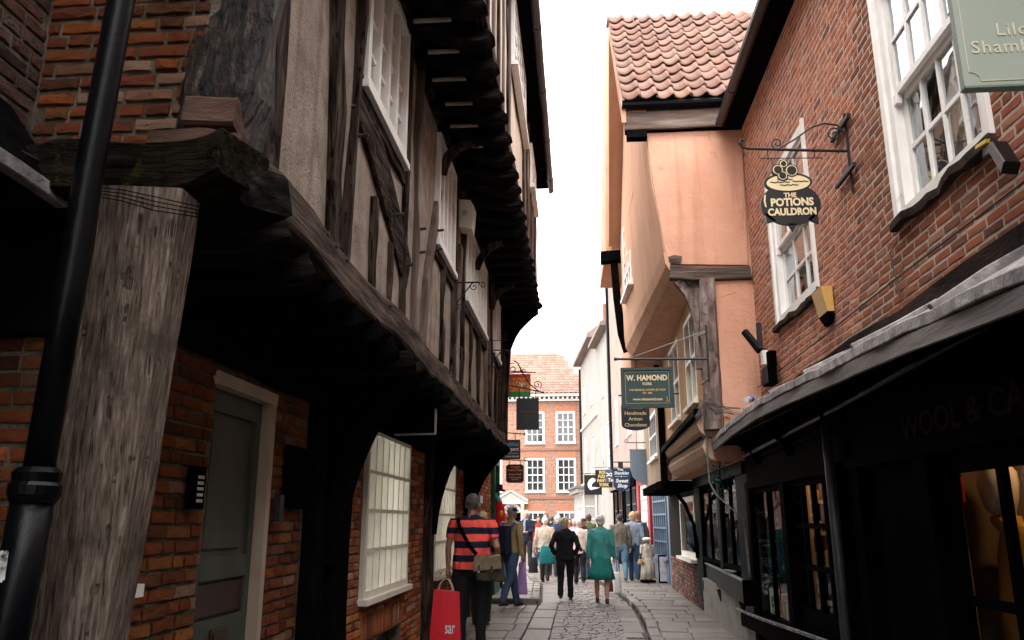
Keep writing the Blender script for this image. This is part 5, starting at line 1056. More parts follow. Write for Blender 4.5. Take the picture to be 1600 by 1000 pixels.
cols_ = [(-8.2, 1.05), (-5.3, 1.05), (-2.95, 1.08), (-1.22, 1.08)]
rows_ = [(5.75, 1.78), (3.08, 1.85), (.75, 1.3)]
hE = [(x, x + w, z, z + h) for x, w in cols_ for z, h in rows_ if not (x == -5.3 and z < 1)]
b = MB(); slab(b, FEE, -11, .42, -.05, 8.35, hE, .3); b.box(-11, -10.9, 45.31, 52, 0, 8.3); b.box(.3, .42, 45.31, 52, 0, 8.3); b.build('wall', BRF, E_)
for x, w in cols_:
    for z, h in rows_:
        if x == -5.3 and z < 1: continue
        window(E_, frame((x, YE, z), UX), w, h, 3, 4 if z > 1 else 3, WHITE, DARKGL, fr=.11, bar=.045, dep=.1, n0=.02, pane_each=False, silld=.08)
        part('brick_arch', mat('arch_brick', [(.42, .15, .09), (.55, .23, .15)], 22, (3, 1, .3), .9, .3), E_, lambda b: [b.fbox(FEE, x - .06 + i * (w + .12) / 16, x - .06 + (i + .85) * (w + .12) / 16, z + h + .01, z + h + .30, .001, .02) for i in range(16)])
part('string_course', mat('dark_band_brick', [(.22, .11, .08), (.32, .16, .12)], 9), E_, lambda b: [b.fbox(FEE, -11, .42, z, z + .12, .001, .05) for z in (5.35, 2.7)])
part('cornice', CREAMP, E_, lambda b: [b.fbox(FEE, -11.1, .5, 8.12, 8.22, .001, .18), b.fbox(FEE, -11.1, .5, 8.36, 8.50, -.3, .42)])
b = MB(); x = -11.0
while x < .45: b.fbox(FEE, x, x + .12, 8.221, 8.355, .001, .28); x += .26
b.build('dentil', WHITE, E_, kind='stuff')
ra, rb = V((0, 44.55, 8.5)), V((0, 48.3, 11.55))
part('roof', mat('red_pantile_deck', [(.2, .1, .08), (.3, .16, .12)], 4), E_, lambda b: b.hexa([V(p) for p in [(-11, 44.6, 8.48), (.5, 44.6, 8.48), (.5, 52, 8.48), (-11, 52, 8.48), (-11, 48.3, 11.45), (-1.1, 48.3, 11.45), (-1.1, 48.5, 11.45), (-11, 48.5, 11.45)]]))
rt = MB(); rr = random.Random(6); sle = (rb - ra); q = sle.normalized(); nn = V((1, 0, 0)).cross(q).normalized()
for j in range(16):
    t0 = j / 16; xr = .5 - 1.6 * t0
    x = -8.0
    while x < xr:
        rt.cr = rr.random() + .001; p = ra + sle * t0 + V((x, 0, 0)); w = .27; h = .05
        a = [p + nn * .05, p + V((w * .33, 0, 0)) + nn * .095, p + V((w * .72, 0, 0)) + nn * .05, p + V((w, 0, 0)) + nn * .035]
        c = [v + q * .33 - nn * .03 for v in a]; d_ = [v - nn * .05 for v in a]
        rt.add(a + c + d_, [(i, i + 1, 5 + i, 4 + i) for i in range(3)] + [(8 + i, 9 + i, i + 1, i) for i in range(3)]); x += w
rt.build('pantile', TILE, E_, kind='stuff', smooth=False)
part('ridge_tile', MATS['grey_ridge_tile'], E_, lambda b: b.tube([(-11, 48.3, 11.55), (-1.1, 48.3, 11.52)], .12, 8))
dq = part('doorcase', mat('doorcase_paint', [(.36, .33, .3), (.44, .41, .38)], 4), E_, lambda b: [b.fbox(FEE, -4.45, -4.2, 0, 2.5, .001, .3), b.fbox(FEE, -3.2, -2.95 - .06, 0, 2.5, .001, .3), b.prism([V((-4.65, 0, 2.5)), V((-2.85, 0, 2.5)), V((-2.85, 0, 2.62)), V((-3.75, 0, 3.12)), V((-4.65, 0, 2.62))], (0, YE - .2, 0), (0, YE - .001, 0))])
part('door_leaf', BLKPAINT, dq, lambda b: b.fbox(FEE, -4.2, -3.2, 0, 1.95, .001, .03))
part('fanlight', DARKGL, dq, lambda b: b.prism([V((-3.7 + .42 * math.cos(a), 0, 2.0 + .42 * math.sin(a))) for a in [math.pi * i / 12 for i in range(13)]], (0, YE - .04, 0), (0, YE - .031, 0)))
part('fanlight_bar', WHITE, dq, lambda b: [b.tube([(-3.7, YE - .05, 2.0), (-3.7 + .42 * math.cos(a), YE - .05, 2.0 + .42 * math.sin(a))], .018, 5) for a in [math.pi * i / 6 for i in range(7)]] + [b.tube([(-3.7 + .45 * math.cos(a), YE - .05, 2.0 + .45 * math.sin(a)) for a in [math.pi * i / 14 for i in range(15)]], .05, 6)])
part('pediment_moulding', CREAMP, dq, lambda b: [b.beam([(-4.7, YE - .22, 2.62), (-3.75, YE - .22, 3.16)], .12, .08, side=V((0, 1, 0)), wob=0), b.beam([(-3.75, YE - .22, 3.16), (-2.8, YE - .22, 2.62)], .12, .08, side=V((0, 1, 0)), wob=0), b.box(-4.7, -2.8, YE - .26, YE - .2, 2.44, 2.52)])
g = MB(); g.tube([(.28, 44.9, z) for z in (0, 4, 7.9)], .07, 8); g.tube([(.28, 44.88, 7.7), (.28, 44.88, 8.0)], .14, 8); g.build('downpipe', PIPE, E_)
single('wall_plaque', mat('slate_plaque', [(.10, .11, .11)], 5), 'dark wall plaque between the ground floor windows of the far brick house', 'plaque', lambda b: b.fbox(FEE, -1.86, -1.26, .95, 1.75, .001, .04))
bk2 = thing('house', 'brown roofed house just showing behind the far brick house', 'house', (1.5, 52, 0))
part('wall', BRF, bk2, lambda b: b.box(-.8, 6, 52, 58, 0, 9.5)); part('roof', mat('brown_pantile', [(.3, .2, .16), (.42, .3, .25)], 9, (1, 1, 1)), bk2, lambda b: b.hexa([V(p) for p in [(-1, 51.7, 9.5), (6, 51.7, 9.5), (6, 58, 9.5), (-1, 58, 9.5), (-1, 55, 12), (6, 55, 12.2), (6, 55.2, 12.2), (-1, 55.2, 12)]]))

# ------------------------------------------------------------------ signs over the street
CRM = flat('cream_lettering', (.72, .58, .36)); GOLD = flat('gold_lettering', (.6, .45, .16)); WHT = flat('white_lettering', (.75, .74, .72)); BLKS = flat('sign_black', (.006, .006, .007), .4)
FX, FZ = (1, 0, 0), (0, 0, 1)
# the cauldron
pc = thing('shop_sign', 'black cauldron shaped sign with cream brew and bubbles hanging on the right brick wall', 'sign', (1.7, 6, 4.35))
cx, cz, yy = 1.70, 4.02, 6.0
def ell(cx, cz, a, c, n=28, a0=0): return [V((cx + a * math.cos(a0 + 2 * math.pi * i / n), 0, cz + c * math.sin(a0 + 2 * math.pi * i / n))) for i in range(n)]
T_ = (0, yy - .012, 0); B_ = (0, yy + .012, 0)
body = [V((cx + .230 * math.cos(t) * (1 - .04 * max(0, math.sin(t))), 0, cz - .105 + .178 * math.sin(t))) for t in [2 * math.pi * i / 36 for i in range(36)]]
part('pot', BLKS, pc, lambda b: [b.prism(body, T_, B_), b.prism(ell(cx - .005, cz + .075, .185, .085), (0, yy - .013, 0), (0, yy + .013, 0)), b.prism([V((cx - .20, 0, cz - .17)), V((cx - .12, 0, cz - .24)), V((cx - .195, 0, cz - .26))], T_, B_), b.prism([V((cx + .12, 0, cz - .24)), V((cx + .20, 0, cz - .17)), V((cx + .20, 0, cz - .275))], T_, B_), b.prism([V((cx - .035, 0, cz - .27)), V((cx + .035, 0, cz - .27)), V((cx, 0, cz - .335))], T_, B_)])
part('brew', CRM, pc, lambda b: [b.prism(ell(cx - .005, cz + .072, .168, .068), (0, yy - .016, 0), (0, yy - .0135, 0)), b.prism([V((cx - .20 + .012 * 0, 0, cz - .03)), V((cx - .185, 0, cz - .02)), V((cx - .192, 0, cz - .08)), V((cx - .187, 0, cz - .13)), V((cx - .198, 0, cz - .125)), V((cx - .206, 0, cz - .08))], (0, yy - .015, 0), (0, yy - .0125, 0))])
def waves(b):
    for (wx, wz, wl) in ((-.03, .10, .12), (-.07, .078, .15), (.09, .08, .12), (.0, .052, .14)):
        b.tube([(cx + wx + wl * (i / 12 - .5), yy - .018, cz + wz + .004 * math.sin(i * 1.6)) for i in range(13)], .0035, 4)
part('ripple', BLKS, pc, waves)
for dx, dz, r_ in ((-.078, .178, .042), (-.03, .228, .032), (.028, .168, .048), (-.045, .126, .038)):
    o = part('bubble', BLKS, pc, lambda b: b.prism(ell(cx + dx, cz + dz + .005, r_ + .006, r_ + .006, 20), (0, yy - .019, 0), (0, yy + .01, 0)))
    part('ring', CRM, o, lambda b: b.prism(ell(cx + dx, cz + dz + .005, r_ - .003, r_ - .003, 20), (0, yy - .022, 0), (0, yy - .0195, 0)))
    part('bubble_centre', BLKS, o, lambda b: b.prism(ell(cx + dx, cz + dz + .005, r_ - .011, r_ - .011, 20), (0, yy - .025, 0), (0, yy - .0225, 0)))
text(pc, 'THE', .052, (cx, yy - .016, cz - .035), FX, FZ, CRM, off=.0018, ext=.001)
text(pc, 'POTIONS', .088, (cx + .01, yy - .016, cz - .095), FX, FZ, CRM, off=.0035, ext=.001, squash=.88)
text(pc, 'CAULDRON', .080, (cx + .005, yy - .016, cz - .175), FX, FZ, CRM, off=.0032, ext=.001, squash=.84)
for k, z in ((0, -.062), (1, -.137), (2, -.215)):
    pass
part('hook', IRON, pc, lambda b: [b.tube([(cx - .115, yy, 4.31), (cx - .10, yy, 4.17)], .003, 4), b.tube([(cx + .085, yy, 4.30), (cx + .07, yy, 4.15)], .003, 4)])
br = thing('sign_bracket', 'black scrolled iron bracket with cross arms holding the cauldron sign', 'bracket', (2.19, 6, 4.4))
part('arm', IRON, br, lambda b: [b.tube([(2.19, 6, 4.35), (1.8, 6, 4.375), (1.40, 6, 4.405)], .012, 8), b.tube([(1.40, 6, 4.405), (1.365, 6, 4.42), (1.345, 6, 4.455), (1.36, 6, 4.485), (1.385, 6, 4.48)], .010, 6), b.tube([(1.50, 6, 4.315), (1.98, 6, 4.30)], .004, 5)])
part('upright', IRON, br, lambda b: [b.tube([(2.185, 6.0, 4.00), (2.185, 6, 4.68)], .011, 6)])
for z in (4.59, 4.175): part('cross_arm', IRON, br, lambda b: b.beam([(2.17, 6.30, z), (2.17, 5.86, z)], .03, .035, wob=0))
part('curl', IRON, br, lambda b: [b.tube([(1.64, 6, 4.39), (1.78, 6, 4.47), (1.92, 6, 4.57), (2.02, 6, 4.60), (2.12, 6, 4.58), (2.18, 6, 4.5)], .007, 6), scroll(b, (1.64, 6, 4.44), .05, 1.4, -1.57, FX, FZ, .006, -1), scroll(b, (2.09, 6, 4.50), .06, 1.4, .6, FX, FZ, .006, 1)])
part('chain', IRON, br, lambda b: [b.tube([(x, 6, 4.39), (x, 6, 4.30)], .004, 4) for x in (1.56, 1.92)])
# sage green sign near the camera
sg = thing('shop_sign', 'large sage green sign with cream curly lettering jutting in at the top right', 'sign', (1.9, 3.0, 3.5))
SAGE = mat('sage_sign_paint', [(.24, .28, .24), (.28, .32, .28)], 2, rough=.5, bump=.05)
sx0, sx1, sz0, sz1 = 1.572, 2.17, 3.190, 3.80
part('board', SAGE, sg, lambda b: b.box(sx0, sx1, 3.0, 3.035, sz0, sz1)); part('edge', mat('sage_edge', [(.12, .16, .13)], 3), sg, lambda b: b.box(sx0, sx1, 2.997, 3.04, sz0 - .010, sz0 - .001))
CP = flat('sign_cream_line', (.5, .48, .38))
part('border_line', CP, sg, lambda b: [b.box(sx0 + .022, sx0 + .025, 2.9975, 2.9995, sz0 + .06, sz1 - .02), b.box(sx0 + .065, sx1 - .02, 2.9975, 2.9995, sz0 + .018, sz0 + .021), b.tube([(sx0 + .023 + .042 * math.sin(t), 2.998, sz0 + .06 - .0 - .042 * (1 - math.cos(t)) * .95) for t in [math.pi / 2 * i / 8 for i in range(9)]], .0015, 4)])
text(sg, 'Lilo', .080, (sx0 + .150, 2.998, 3.435), FX, FZ, CP, off=.0004, ext=.0008, align='LEFT', space=1.1)
text(sg, 'Shambles', .080, (sx0 + .045, 2.998, 3.358), FX, FZ, CP, off=.0004, ext=.0008, align='LEFT', squash=1.0, space=1.12)
part('hanger', IRON, sg, lambda b: [b.tube([(1.62, 3.02, 3.80), (1.62, 3.02, 3.88)], .006, 5), b.tube([(1.55, 3.02, 3.88), (2.19, 3.02, 3.88)], .01, 6), b.tube([(2.1, 3.02, 3.8), (2.1, 3.02, 3.88)], .006, 5)])
# W. Hamond sign
wh = thing('shop_sign', 'square bottle green sign reading W. Hamond York hanging on a black iron arm', 'sign', (.76, 8.6, 3.2))
hx0, hx1, hz0, hz1, hy = .478, 1.035, 2.685, 3.12, 8.6
DG = mat('hamond_green', [(.010, .035, .035), (.014, .045, .045)], 5, rough=.4, bump=.05)
part('board', DG, wh, lambda b: b.box(hx0 + .03, hx1 - .03, hy, hy + .03, hz0 + .03, hz1 - .03))
part('frame', DG, wh, lambda b: [b.box(hx0, hx1, hy - .015, hy + .045, hz0, hz0 + .03), b.box(hx0, hx1, hy - .015, hy + .045, hz1 - .03, hz1), b.box(hx0, hx0 + .03, hy - .014, hy + .044, hz0 + .03, hz1 - .03), b.box(hx1 - .03, hx1, hy - .014, hy + .044, hz0 + .03, hz1 - .03)])
part('gold_line', GOLD, wh, lambda b: [b.box(hx0 + .045, hx1 - .045, hy - .003, hy - .001, z, z + .003) for z in (hz0 + .045, hz1 - .048)] + [b.box(x, x + .003, hy - .003, hy - .001, hz0 + .048, hz1 - .048) for x in (hx0 + .045, hx1 - .048)])
hc = (hx0 + hx1) / 2
for s_, sz, z, o_, m_, q_ in (('W. HAMOND', .082, 3.005, .0028, CRM, .88), ('YORK', .042, 2.94, .001, CRM, .95), ('THE ORIGINAL WHITBY JET SHOP', .030, 2.875, .0006, GOLD, .86), ('EST. 1860', .028, 2.842, .0006, GOLD, .9), ('www.whamond.com', .042, 2.775, .0008, CRM, .9)):
    text(wh, s_, sz, (hc, hy - .003, z), FX, FZ, m_, off=o_, ext=.001, squash=q_)
part('emblem', GOLD, wh, lambda b: [b.tube([(hx1 - .07, hy - .003, 2.76), (hx1 - .075, hy - .003, 2.80)], .003, 4), b.tube([(hx1 - .09, hy - .003, 2.75), (hx1 - .055, hy - .003, 2.757)], .002, 4)])
part('hanger', IRON, wh, lambda b: [b.tube([(x, hy, 3.12), (x, hy, 3.21)], .007, 5) for x in (hx0 + .17, hx1 - .12)])
wb = thing('sign_bracket', 'plain black iron arm with a slanting stay carrying the bottle green sign', 'bracket', (1.4, 8.65, 3.2))
part('arm', IRON, wb, lambda b: [b.tube([(.43, hy, 3.22), (1.42, hy, 3.205)], .013, 8), b.tube([(.41, hy, 3.22), (.44, hy, 3.22)], .019, 8)])
part('stay', mat('bright_rod', [(.12, .11, .11)], 6, rough=.4), wb, lambda b: b.tube([(.58, hy, 3.225), (1.42, hy, 3.52)], .006, 6))
part('wall_strap', IRON, wb, lambda b: [b.tube([(1.42, hy + .0, 3.58), (1.42, hy, 2.95)], .012, 6), b.tube([(1.42, hy, 3.5), (1.5, 9.65, 3.7)], .012, 6), b.tube([(1.42, hy, 3.0), (1.5, 9.65, 3.1)], .012, 6)])
# chocolate sign
ch = thing('shop_sign', 'black round bottomed sign for handmade artisan chocolates below the bottle green sign', 'sign', (.86, 12, 3.1))
c0, c1 = .655, 1.075
poly = [V((c0, 0, 3.2))] + [V(((c0 + c1) / 2 - (c1 - c0) / 2 * math.cos(t), 0, 2.90 - .085 * math.sin(t))) for t in [math.pi * i / 12 for i in range(13)]] + [V((c1, 0, 3.2))]
part('board', BLKS, ch, lambda b: b.prism(poly, (0, 12, 0), (0, 12.03, 0)))
for s_, z, sz in (('IN THE YARD', 3.15, .035), ('Handmade', 3.07, .075), ('Artisan', 2.985, .07), ('Chocolates', 2.895, .072)): text(ch, s_, sz, ((c0 + c1) / 2, 11.997, z), FX, FZ, CRM, off=.0008, ext=.001)
part('hanger', IRON, ch, lambda b: [b.tube([(.7, 12.01, 3.2), (.7, 12.01, 3.33)], .007, 5), b.tube([(1.0, 12.01, 3.2), (1.0, 12.01, 3.33)], .007, 5), b.tube([(.62, 12.01, 3.34), (1.6, 12.01, 3.36)], .012, 6), b.tube([(1.56, 12.01, 3.34), (1.56, 12.01, 3.1)], .01, 5)])
bs = thing('shop_sign', 'plain blue grey shield shaped sign hanging above the red shop posts', 'sign', (1.3, 18, 3))
BG = mat('blue_grey_sign', [(.19, .26, .34), (.25, .33, .41)], 4, rough=.5, bump=.05)
part('board', BG, bs, lambda b: b.prism([V((1.14, 0, 3.04)), V((1.14, 0, 2.62)), V((1.19, 0, 2.45)), V((1.30, 0, 2.34)), V((1.50, 0, 2.27)), V((1.62, 0, 2.26)), V((1.62, 0, 3.04))], (0, 18, 0), (0, 18.03, 0)))
part('rim', mat('pale_blue_rim', [(.3, .36, .4)], 4), bs, lambda b: b.box(1.13, 1.63, 17.995, 18.035, 3.041, 3.055))
part('hanger', IRON, bs, lambda b: [b.tube([(1.3, 18, 3.05), (1.3, 18, 3.2)], .008, 5), b.tube([(1.08, 18, 3.2), (2.1, 18, 3.2)], .010, 5), scroll(b, (1.08, 18, 3.24), .05, 1.3, -1.57, FX, FZ, .006, -1)])
sw = thing('shop_sign', 'navy shaped sign with white script for the Shambles sweet shop', 'sign', (1.15, 22, 2.9))
NAVY = flat('navy_sign', (.010, .028, .075), .4)
part('board', NAVY, sw, lambda b: b.prism([V(p) for p in [(.90, 0, 2.90), (.90, 0, 2.66), (.93, 0, 2.6), (.93, 0, 2.42), (1.0, 0, 2.33), (1.15, 0, 2.27), (1.30, 0, 2.33), (1.37, 0, 2.42), (1.37, 0, 2.6), (1.40, 0, 2.66), (1.40, 0, 2.90)]], (0, 22, 0), (0, 22.03, 0)))
text(sw, 'The', .10, (1.12, 21.997, 2.86), FX, FZ, WHT, off=.002, ext=.001); text(sw, 'Shambles', .115, (1.15, 21.997, 2.765), FX, FZ, WHT, off=.002, ext=.001, squash=.9, shear=.25)
text(sw, 'Sweet', .14, (1.15, 21.997, 2.56), FX, FZ, WHT, off=.003, ext=.001, shear=.3, squash=.95); text(sw, 'Shop', .14, (1.16, 21.997, 2.43), FX, FZ, WHT, off=.003, ext=.001, shear=.3, squash=.95)
part('line', WHT, sw, lambda b: [b.box(.98, 1.1, 21.996, 21.999, 2.675, 2.682), b.box(1.19, 1.31, 21.996, 21.999, 2.675, 2.682), b.ball((1.145, 21.997, 2.678), .018, .003, .018, 8, 5)])
part('hanger', IRON, sw, lambda b: [b.tube([(.95, 22, 3.06), (1.95, 22, 3.06)], .016, 5), b.box(1.07, 1.2, 21.99, 22.03, 2.9, 3.06)])
ar = thing('shop_sign', 'grey sign with white double arrow behind the navy sweet shop sign', 'sign', (.95, 24, 2.9))
part('board', mat('slate_sign', [(.07, .08, .10)], 4), ar, lambda b: b.box(.78, 1.2, 24, 24.03, 2.62, 2.98)); text(ar, '>>', .2, (.93, 23.997, 2.83), FX, FZ, WHT, off=.006, ext=.001); text(ar, 'Tea', .13, (.96, 23.997, 2.68), FX, FZ, WHT, off=.002, ext=.001)
fu = thing('shop_sign', 'black sign with gold capitals for the Roly fudge pantry', 'sign', (.8, 26, 2.8))
part('board', BLKS, fu, lambda b: b.box(.53, 1.07, 26, 26.03, 2.55, 3.10))
for i, s_ in enumerate(('ROLY', 'FUDGE', 'PANTRY', 'YORK')): text(fu, s_, .135, (.80, 25.997, 3.02 - .13 * i), FX, FZ, GOLD, off=.005, ext=.001, squash=.85)
part('hanger', IRON, fu, lambda b: [b.tube([(.45, 26, 3.18), (1.7, 26, 3.18)], .01, 5), b.tube([(.8, 26, 3.1), (.8, 26, 3.4)], .012, 5)])
bd = thing('shop_sign', 'black sign with a white bird head emblem, farthest of the right hand signs', 'sign', (.5, 30, 2.8))
part('board', BLKS, bd, lambda b: b.box(.20, .84, 30, 30.03, 2.45, 3.16))
part('bird_emblem', WHT, bd, lambda b: b.prism([V(p) for p in [(.34, 0, 2.72), (.32, 0, 2.85), (.38, 0, 2.98), (.5, 0, 3.06), (.6, 0, 3.02), (.62, 0, 2.95), (.5, 0, 2.86), (.46, 0, 2.74), (.55, 0, 2.72), (.74, 0, 2.78), (.76, 0, 2.70), (.6, 0, 2.66), (.42, 0, 2.62)]], (0, 29.995, 0), (0, 29.999, 0)))
part('hanger', IRON, bd, lambda b: b.tube([(.15, 30, 3.22), (1.4, 30, 3.22)], .012, 5))
# left hand signs
sb = thing('sign_bracket', 'large scrollwork iron bracket at the far corner of the timbered house', 'bracket', (-1.2, 14, 3.9))
part('arm', IRON, sb, lambda b: [b.tube([(-1.3, 14, 3.88), (-.60, 14, 3.72)], .013, 6), b.tube([(-1.3, 14, 4.12), (-.74, 14, 4.08)], .010, 6), b.tube([(-1.12, 14, 4.30), (-1.05, 14, 4.26), (-.95, 14, 4.05), (-.82, 14, 3.86), (-.68, 14, 3.74)], .012, 6), b.ball((-.60, 14, 3.72), .02, .02, .02, 8, 5), b.ball((-.74, 14, 4.08), .016, .016, .016, 8, 5)])
part('curl', IRON, sb, lambda b: [scroll(b, (-1.15, 14, 4.15), .11, 1.4, 1.2, FX, FZ, .009), scroll(b, (-.95, 14, 4.12), .06, 1.4, 2, FX, FZ, .008), scroll(b, (-1.06, 14, 3.90), .06, 1.4, 0, FX, FZ, .008), scroll(b, (-1.19, 14, 3.93), .06, 1.4, 3, FX, FZ, .008, -1), scroll(b, (-.86, 14, 3.94), .045, 1.4, 0, FX, FZ, .007), scroll(b, (-.70, 14, 3.86), .08, 1.5, -1, FX, FZ, .008), scroll(b, (-1.2, 14, 3.72), .06, 1.4, 1, FX, FZ, .008), scroll(b, (-.92, 14, 3.84), .035, 1.3, 2, FX, FZ, .007)])
bl = thing('shop_sign', 'plain black square sign with faint gold words under the scrollwork bracket', 'sign', (-.87, 14, 3.5))
part('board', BLKS, bl, lambda b: b.box(-1.075, -.675, 14, 14.03, 3.06, 3.62))
text(bl, 'The Shambles', .05, (-.875, 13.997, 3.38), FX, FZ, flat('faint_gold', (.08, .05, .02)), ext=.001); text(bl, 'Gallery', .05, (-.875, 13.997, 3.31), FX, FZ, MATS['faint_gold'], ext=.001)
part('hanger', IRON, bl, lambda b: [b.tube([(-1.02, 14.01, 3.62), (-1.02, 14.01, 3.80)], .008, 5), b.tube([(-.73, 14.01, 3.62), (-.73, 14.01, 3.75)], .008, 5)])
fs_ = thing('shop_sign', 'orange, red and green painted sign behind the scrollwork bracket', 'sign', (-1.1, 15, 4))
part('board', mat('painted_orange', [(.65, .12, .05), (.8, .32, .05)], 6, lo=.4, hi=.6, bump=0), fs_, lambda b: b.box(-1.4, -.88, 15, 15.03, 3.90, 4.24))
part('green_band', flat('grass_green', (.01, .28, .08)), fs_, lambda b: b.box(-1.4, -.879, 14.995, 15.032, 3.80, 3.899)); part('red_band', flat('red_band', (.55, .03, .02)), fs_, lambda b: b.box(-1.4, -.881, 14.996, 14.999, 4.17, 4.24))
part('white_lamb', WHT, fs_, lambda b: [b.ball((-1.02, 14.99, 4.02), .05, .006, .035), b.ball((-1.08, 14.99, 4.06), .02, .006, .02)])
part('hanger', IRON, fs_, lambda b: b.tube([(-1.8, 15.01, 4.27), (-.86, 15.01, 4.27)], .012, 5))
ib = thing('shop_sign', 'dark slate sign with blue and white words ending in bius and pport', 'sign', (-1.3, 16, 3))
part('board', mat('slate_blue_sign', [(.03, .035, .045)], 4, rough=.5), ib, lambda b: b.box(-1.66, -1.15, 16, 16.03, 2.70, 3.09))
text(ib, 'mobius', .12, (-1.18, 15.997, 3.00), FX, FZ, flat('sky_blue_letter', (.1, .35, .65)), off=.003, ext=.001, align='RIGHT', squash=.9); text(ib, 'support', .10, (-1.18, 15.997, 2.90), FX, FZ, WHT, off=.003, ext=.001, align='RIGHT', squash=.9); text(ib, 'phones and computers', .035, (-1.18, 15.997, 2.82), FX, FZ, WHT, ext=.001, align='RIGHT'); text(ib, '01904 500 600', .045, (-1.18, 15.997, 2.755), FX, FZ, WHT, ext=.001, off=.001, align='RIGHT')
part('hanger', IRON, ib, lambda b: [b.tube([(-1.75, 16.01, 3.26), (-1.08, 16.01, 3.20)], .012, 5), b.tube([(-1.25, 16.01, 3.09), (-1.25, 16.01, 3.22)], .007, 5), b.ball((-1.06, 16.01, 3.2), .025, .025, .025, 8, 5)])
ol = thing('shop_sign', 'black clipped corner sign with orange words for a street food tavern', 'sign', (-1.27, 16.4, 2.6))
part('board', BLKS, ol, lambda b: b.prism([V(p) for p in [(-1.47, 0, 2.30), (-1.43, 0, 2.26), (-1.15, 0, 2.26), (-1.11, 0, 2.30), (-1.11, 0, 2.59), (-1.15, 0, 2.63), (-1.43, 0, 2.63), (-1.47, 0, 2.59)]], (0, 16.4, 0), (0, 16.43, 0)))
ORL = flat('orange_lettering', (.75, .3, .12))
for s_, z, sz in (('YE OLD', 2.57, .062), ('SHAMBLES TAVERN', 2.51, .05), ('Street Food', 2.43, .058), ('Craft Ales & Snacks', 2.365, .035), ('open all day', 2.325, .032)): text(ol, s_, sz, (-1.29, 16.397, z), FX, FZ, ORL, off=.001, ext=.001, squash=.68 if 'SHAM' in s_ else .9)
part('hanger', IRON, ol, lambda b: [b.tube([(-1.78, 16.42, 2.74), (-1.05, 16.42, 2.70)], .01, 5), scroll(b, (-1.08, 16.42, 2.73), .05, 1.4, -1.5, FX, FZ, .007), b.tube([(-1.4, 16.42, 2.63), (-1.4, 16.42, 2.72)], .006, 4), b.tube([(-1.18, 16.42, 2.63), (-1.18, 16.42, 2.71)], .006, 4)])

# ------------------------------------------------------------------ fittings on the right brick wall
ab = thing('alarm_box', 'yellow and black alarm box on the brick under the narrower right sash window', 'alarm box', (2.18, 6.85, 3.25))
YEL = mat('faded_yellow_plastic', [(.62, .36, .09), (.7, .42, .12)], 5, rough=.5, bump=.05)
part('casing', YEL, ab, lambda b: b.hexa([V(p) for p in [(2.13, 6.97, 3.23), (2.13, 6.72, 3.23), (2.187, 6.72, 3.23), (2.187, 6.97, 3.23), (2.09, 6.99, 3.45), (2.09, 6.72, 3.45), (2.187, 6.72, 3.45), (2.187, 6.99, 3.45)]]))
part('base', BLKPAINT, ab, lambda b: b.hexa([V(p) for p in [(2.16, 6.93, 3.14), (2.16, 6.76, 3.14), (2.187, 6.76, 3.14), (2.187, 6.93, 3.14), (2.128, 6.97, 3.229), (2.128, 6.72, 3.229), (2.187, 6.72, 3.229), (2.187, 6.97, 3.229)]]))
text(ab, 'ADT', .05, (2.104, 6.86, 3.40), (0, -1, 0), (0, 0, 1), BLKS, off=.002, ext=.002)
cc = thing('security_camera', 'black tube camera on a bracket over the junction of brick and peach walls', 'camera', (2.1, 9.3, 3.4))
part('tube', PIPE, cc, lambda b: b.tube([(1.98, 9.3, 3.66), (2.10, 9.15, 3.40)], .045, 10)); part('mount', IRON, cc, lambda b: [b.tube([(2.1, 9.2, 3.42), (2.18, 9.2, 3.42)], .025, 6), b.box(2.08, 2.13, 9.1, 9.16, 3.42, 3.72)])
part('junction_box', WHITE, cc, lambda b: b.box(2.10, 2.17, 9.02, 9.12, 3.22, 3.38))
fl = thing('floodlight', 'black floodlight low on the brick wall beside the lead pentice end', 'floodlight', (2.1, 8.8, 3.0))
part('housing', BLKPAINT, fl, lambda b: [b.box(2.04, 2.14, 8.6, 8.85, 2.93, 3.12), b.box(2.08, 2.16, 8.65, 8.78, 3.13, 3.30)]); part('fin', IRON, fl, lambda b: [b.box(2.02 , 2.04, 8.6 + .05 * i, 8.62 + .05 * i, 2.94, 3.11) for i in range(5)]); part('label_strip', WHT, fl, lambda b: b.box(2.036, 2.0395, 8.70, 8.76, 2.96, 3.06))
fn_ = thing('lamp_bracket', 'iron lamp arm with a yellow stripe at the right edge below the big sash window', 'bracket', (2.15, 3.8, 3.3))
part('arm', PIPE, fn_, lambda b: [b.beam([(2.17, 4.0, 3.36), (2.05, 3.7, 3.25), (1.98, 3.5, 3.05)], .07, .06, wob=.003)]); part('stripe', flat('yellow_stripe', (.6, .4, .03)), fn_, lambda b: b.beam([(2.10, 3.98, 3.385), (2.06, 3.80, 3.335)], .02, .02, wob=0))
wr_ = MB(); wr_.tube([(2.18, 5.3, 3.33), (2.175, 5.42, 3.30), (2.18, 5.38, 3.1), (2.18, 5.36, 2.98)], .005, 5); wr_.tube([(2.13, 9.5, 3.03), (2.12, 7.2, 3.04), (2.12, 5.2, 3.06), (2.12, 3.0, 3.05)], .006, 5)
tag(wr_.build('cable', IRON), 'thin black cables stapled along the foot of the right brick wall', 'cable')
dp = thing('drain_pipe', 'slim dark grey pipe leaning against the black shopfront right of the shelf window', 'drainpipe', (1.9, 6.25, 0))
part('pipe', mat('dark_grey_pipe', [(.02, .023, .028), (.035, .04, .045)], 6, rough=.4), dp, lambda b: b.tube([(1.88, 6.25, -.02), (1.88, 6.25, 2.30)], .035, 12), smooth=True)
part('crossing_pipe', MATS['dark_grey_pipe'], dp, lambda b: b.tube([(1.88, 9.4, 2.22), (1.88, 6.28, 2.29), (1.80, 3.0, 2.36)], .02, 10), smooth=True)
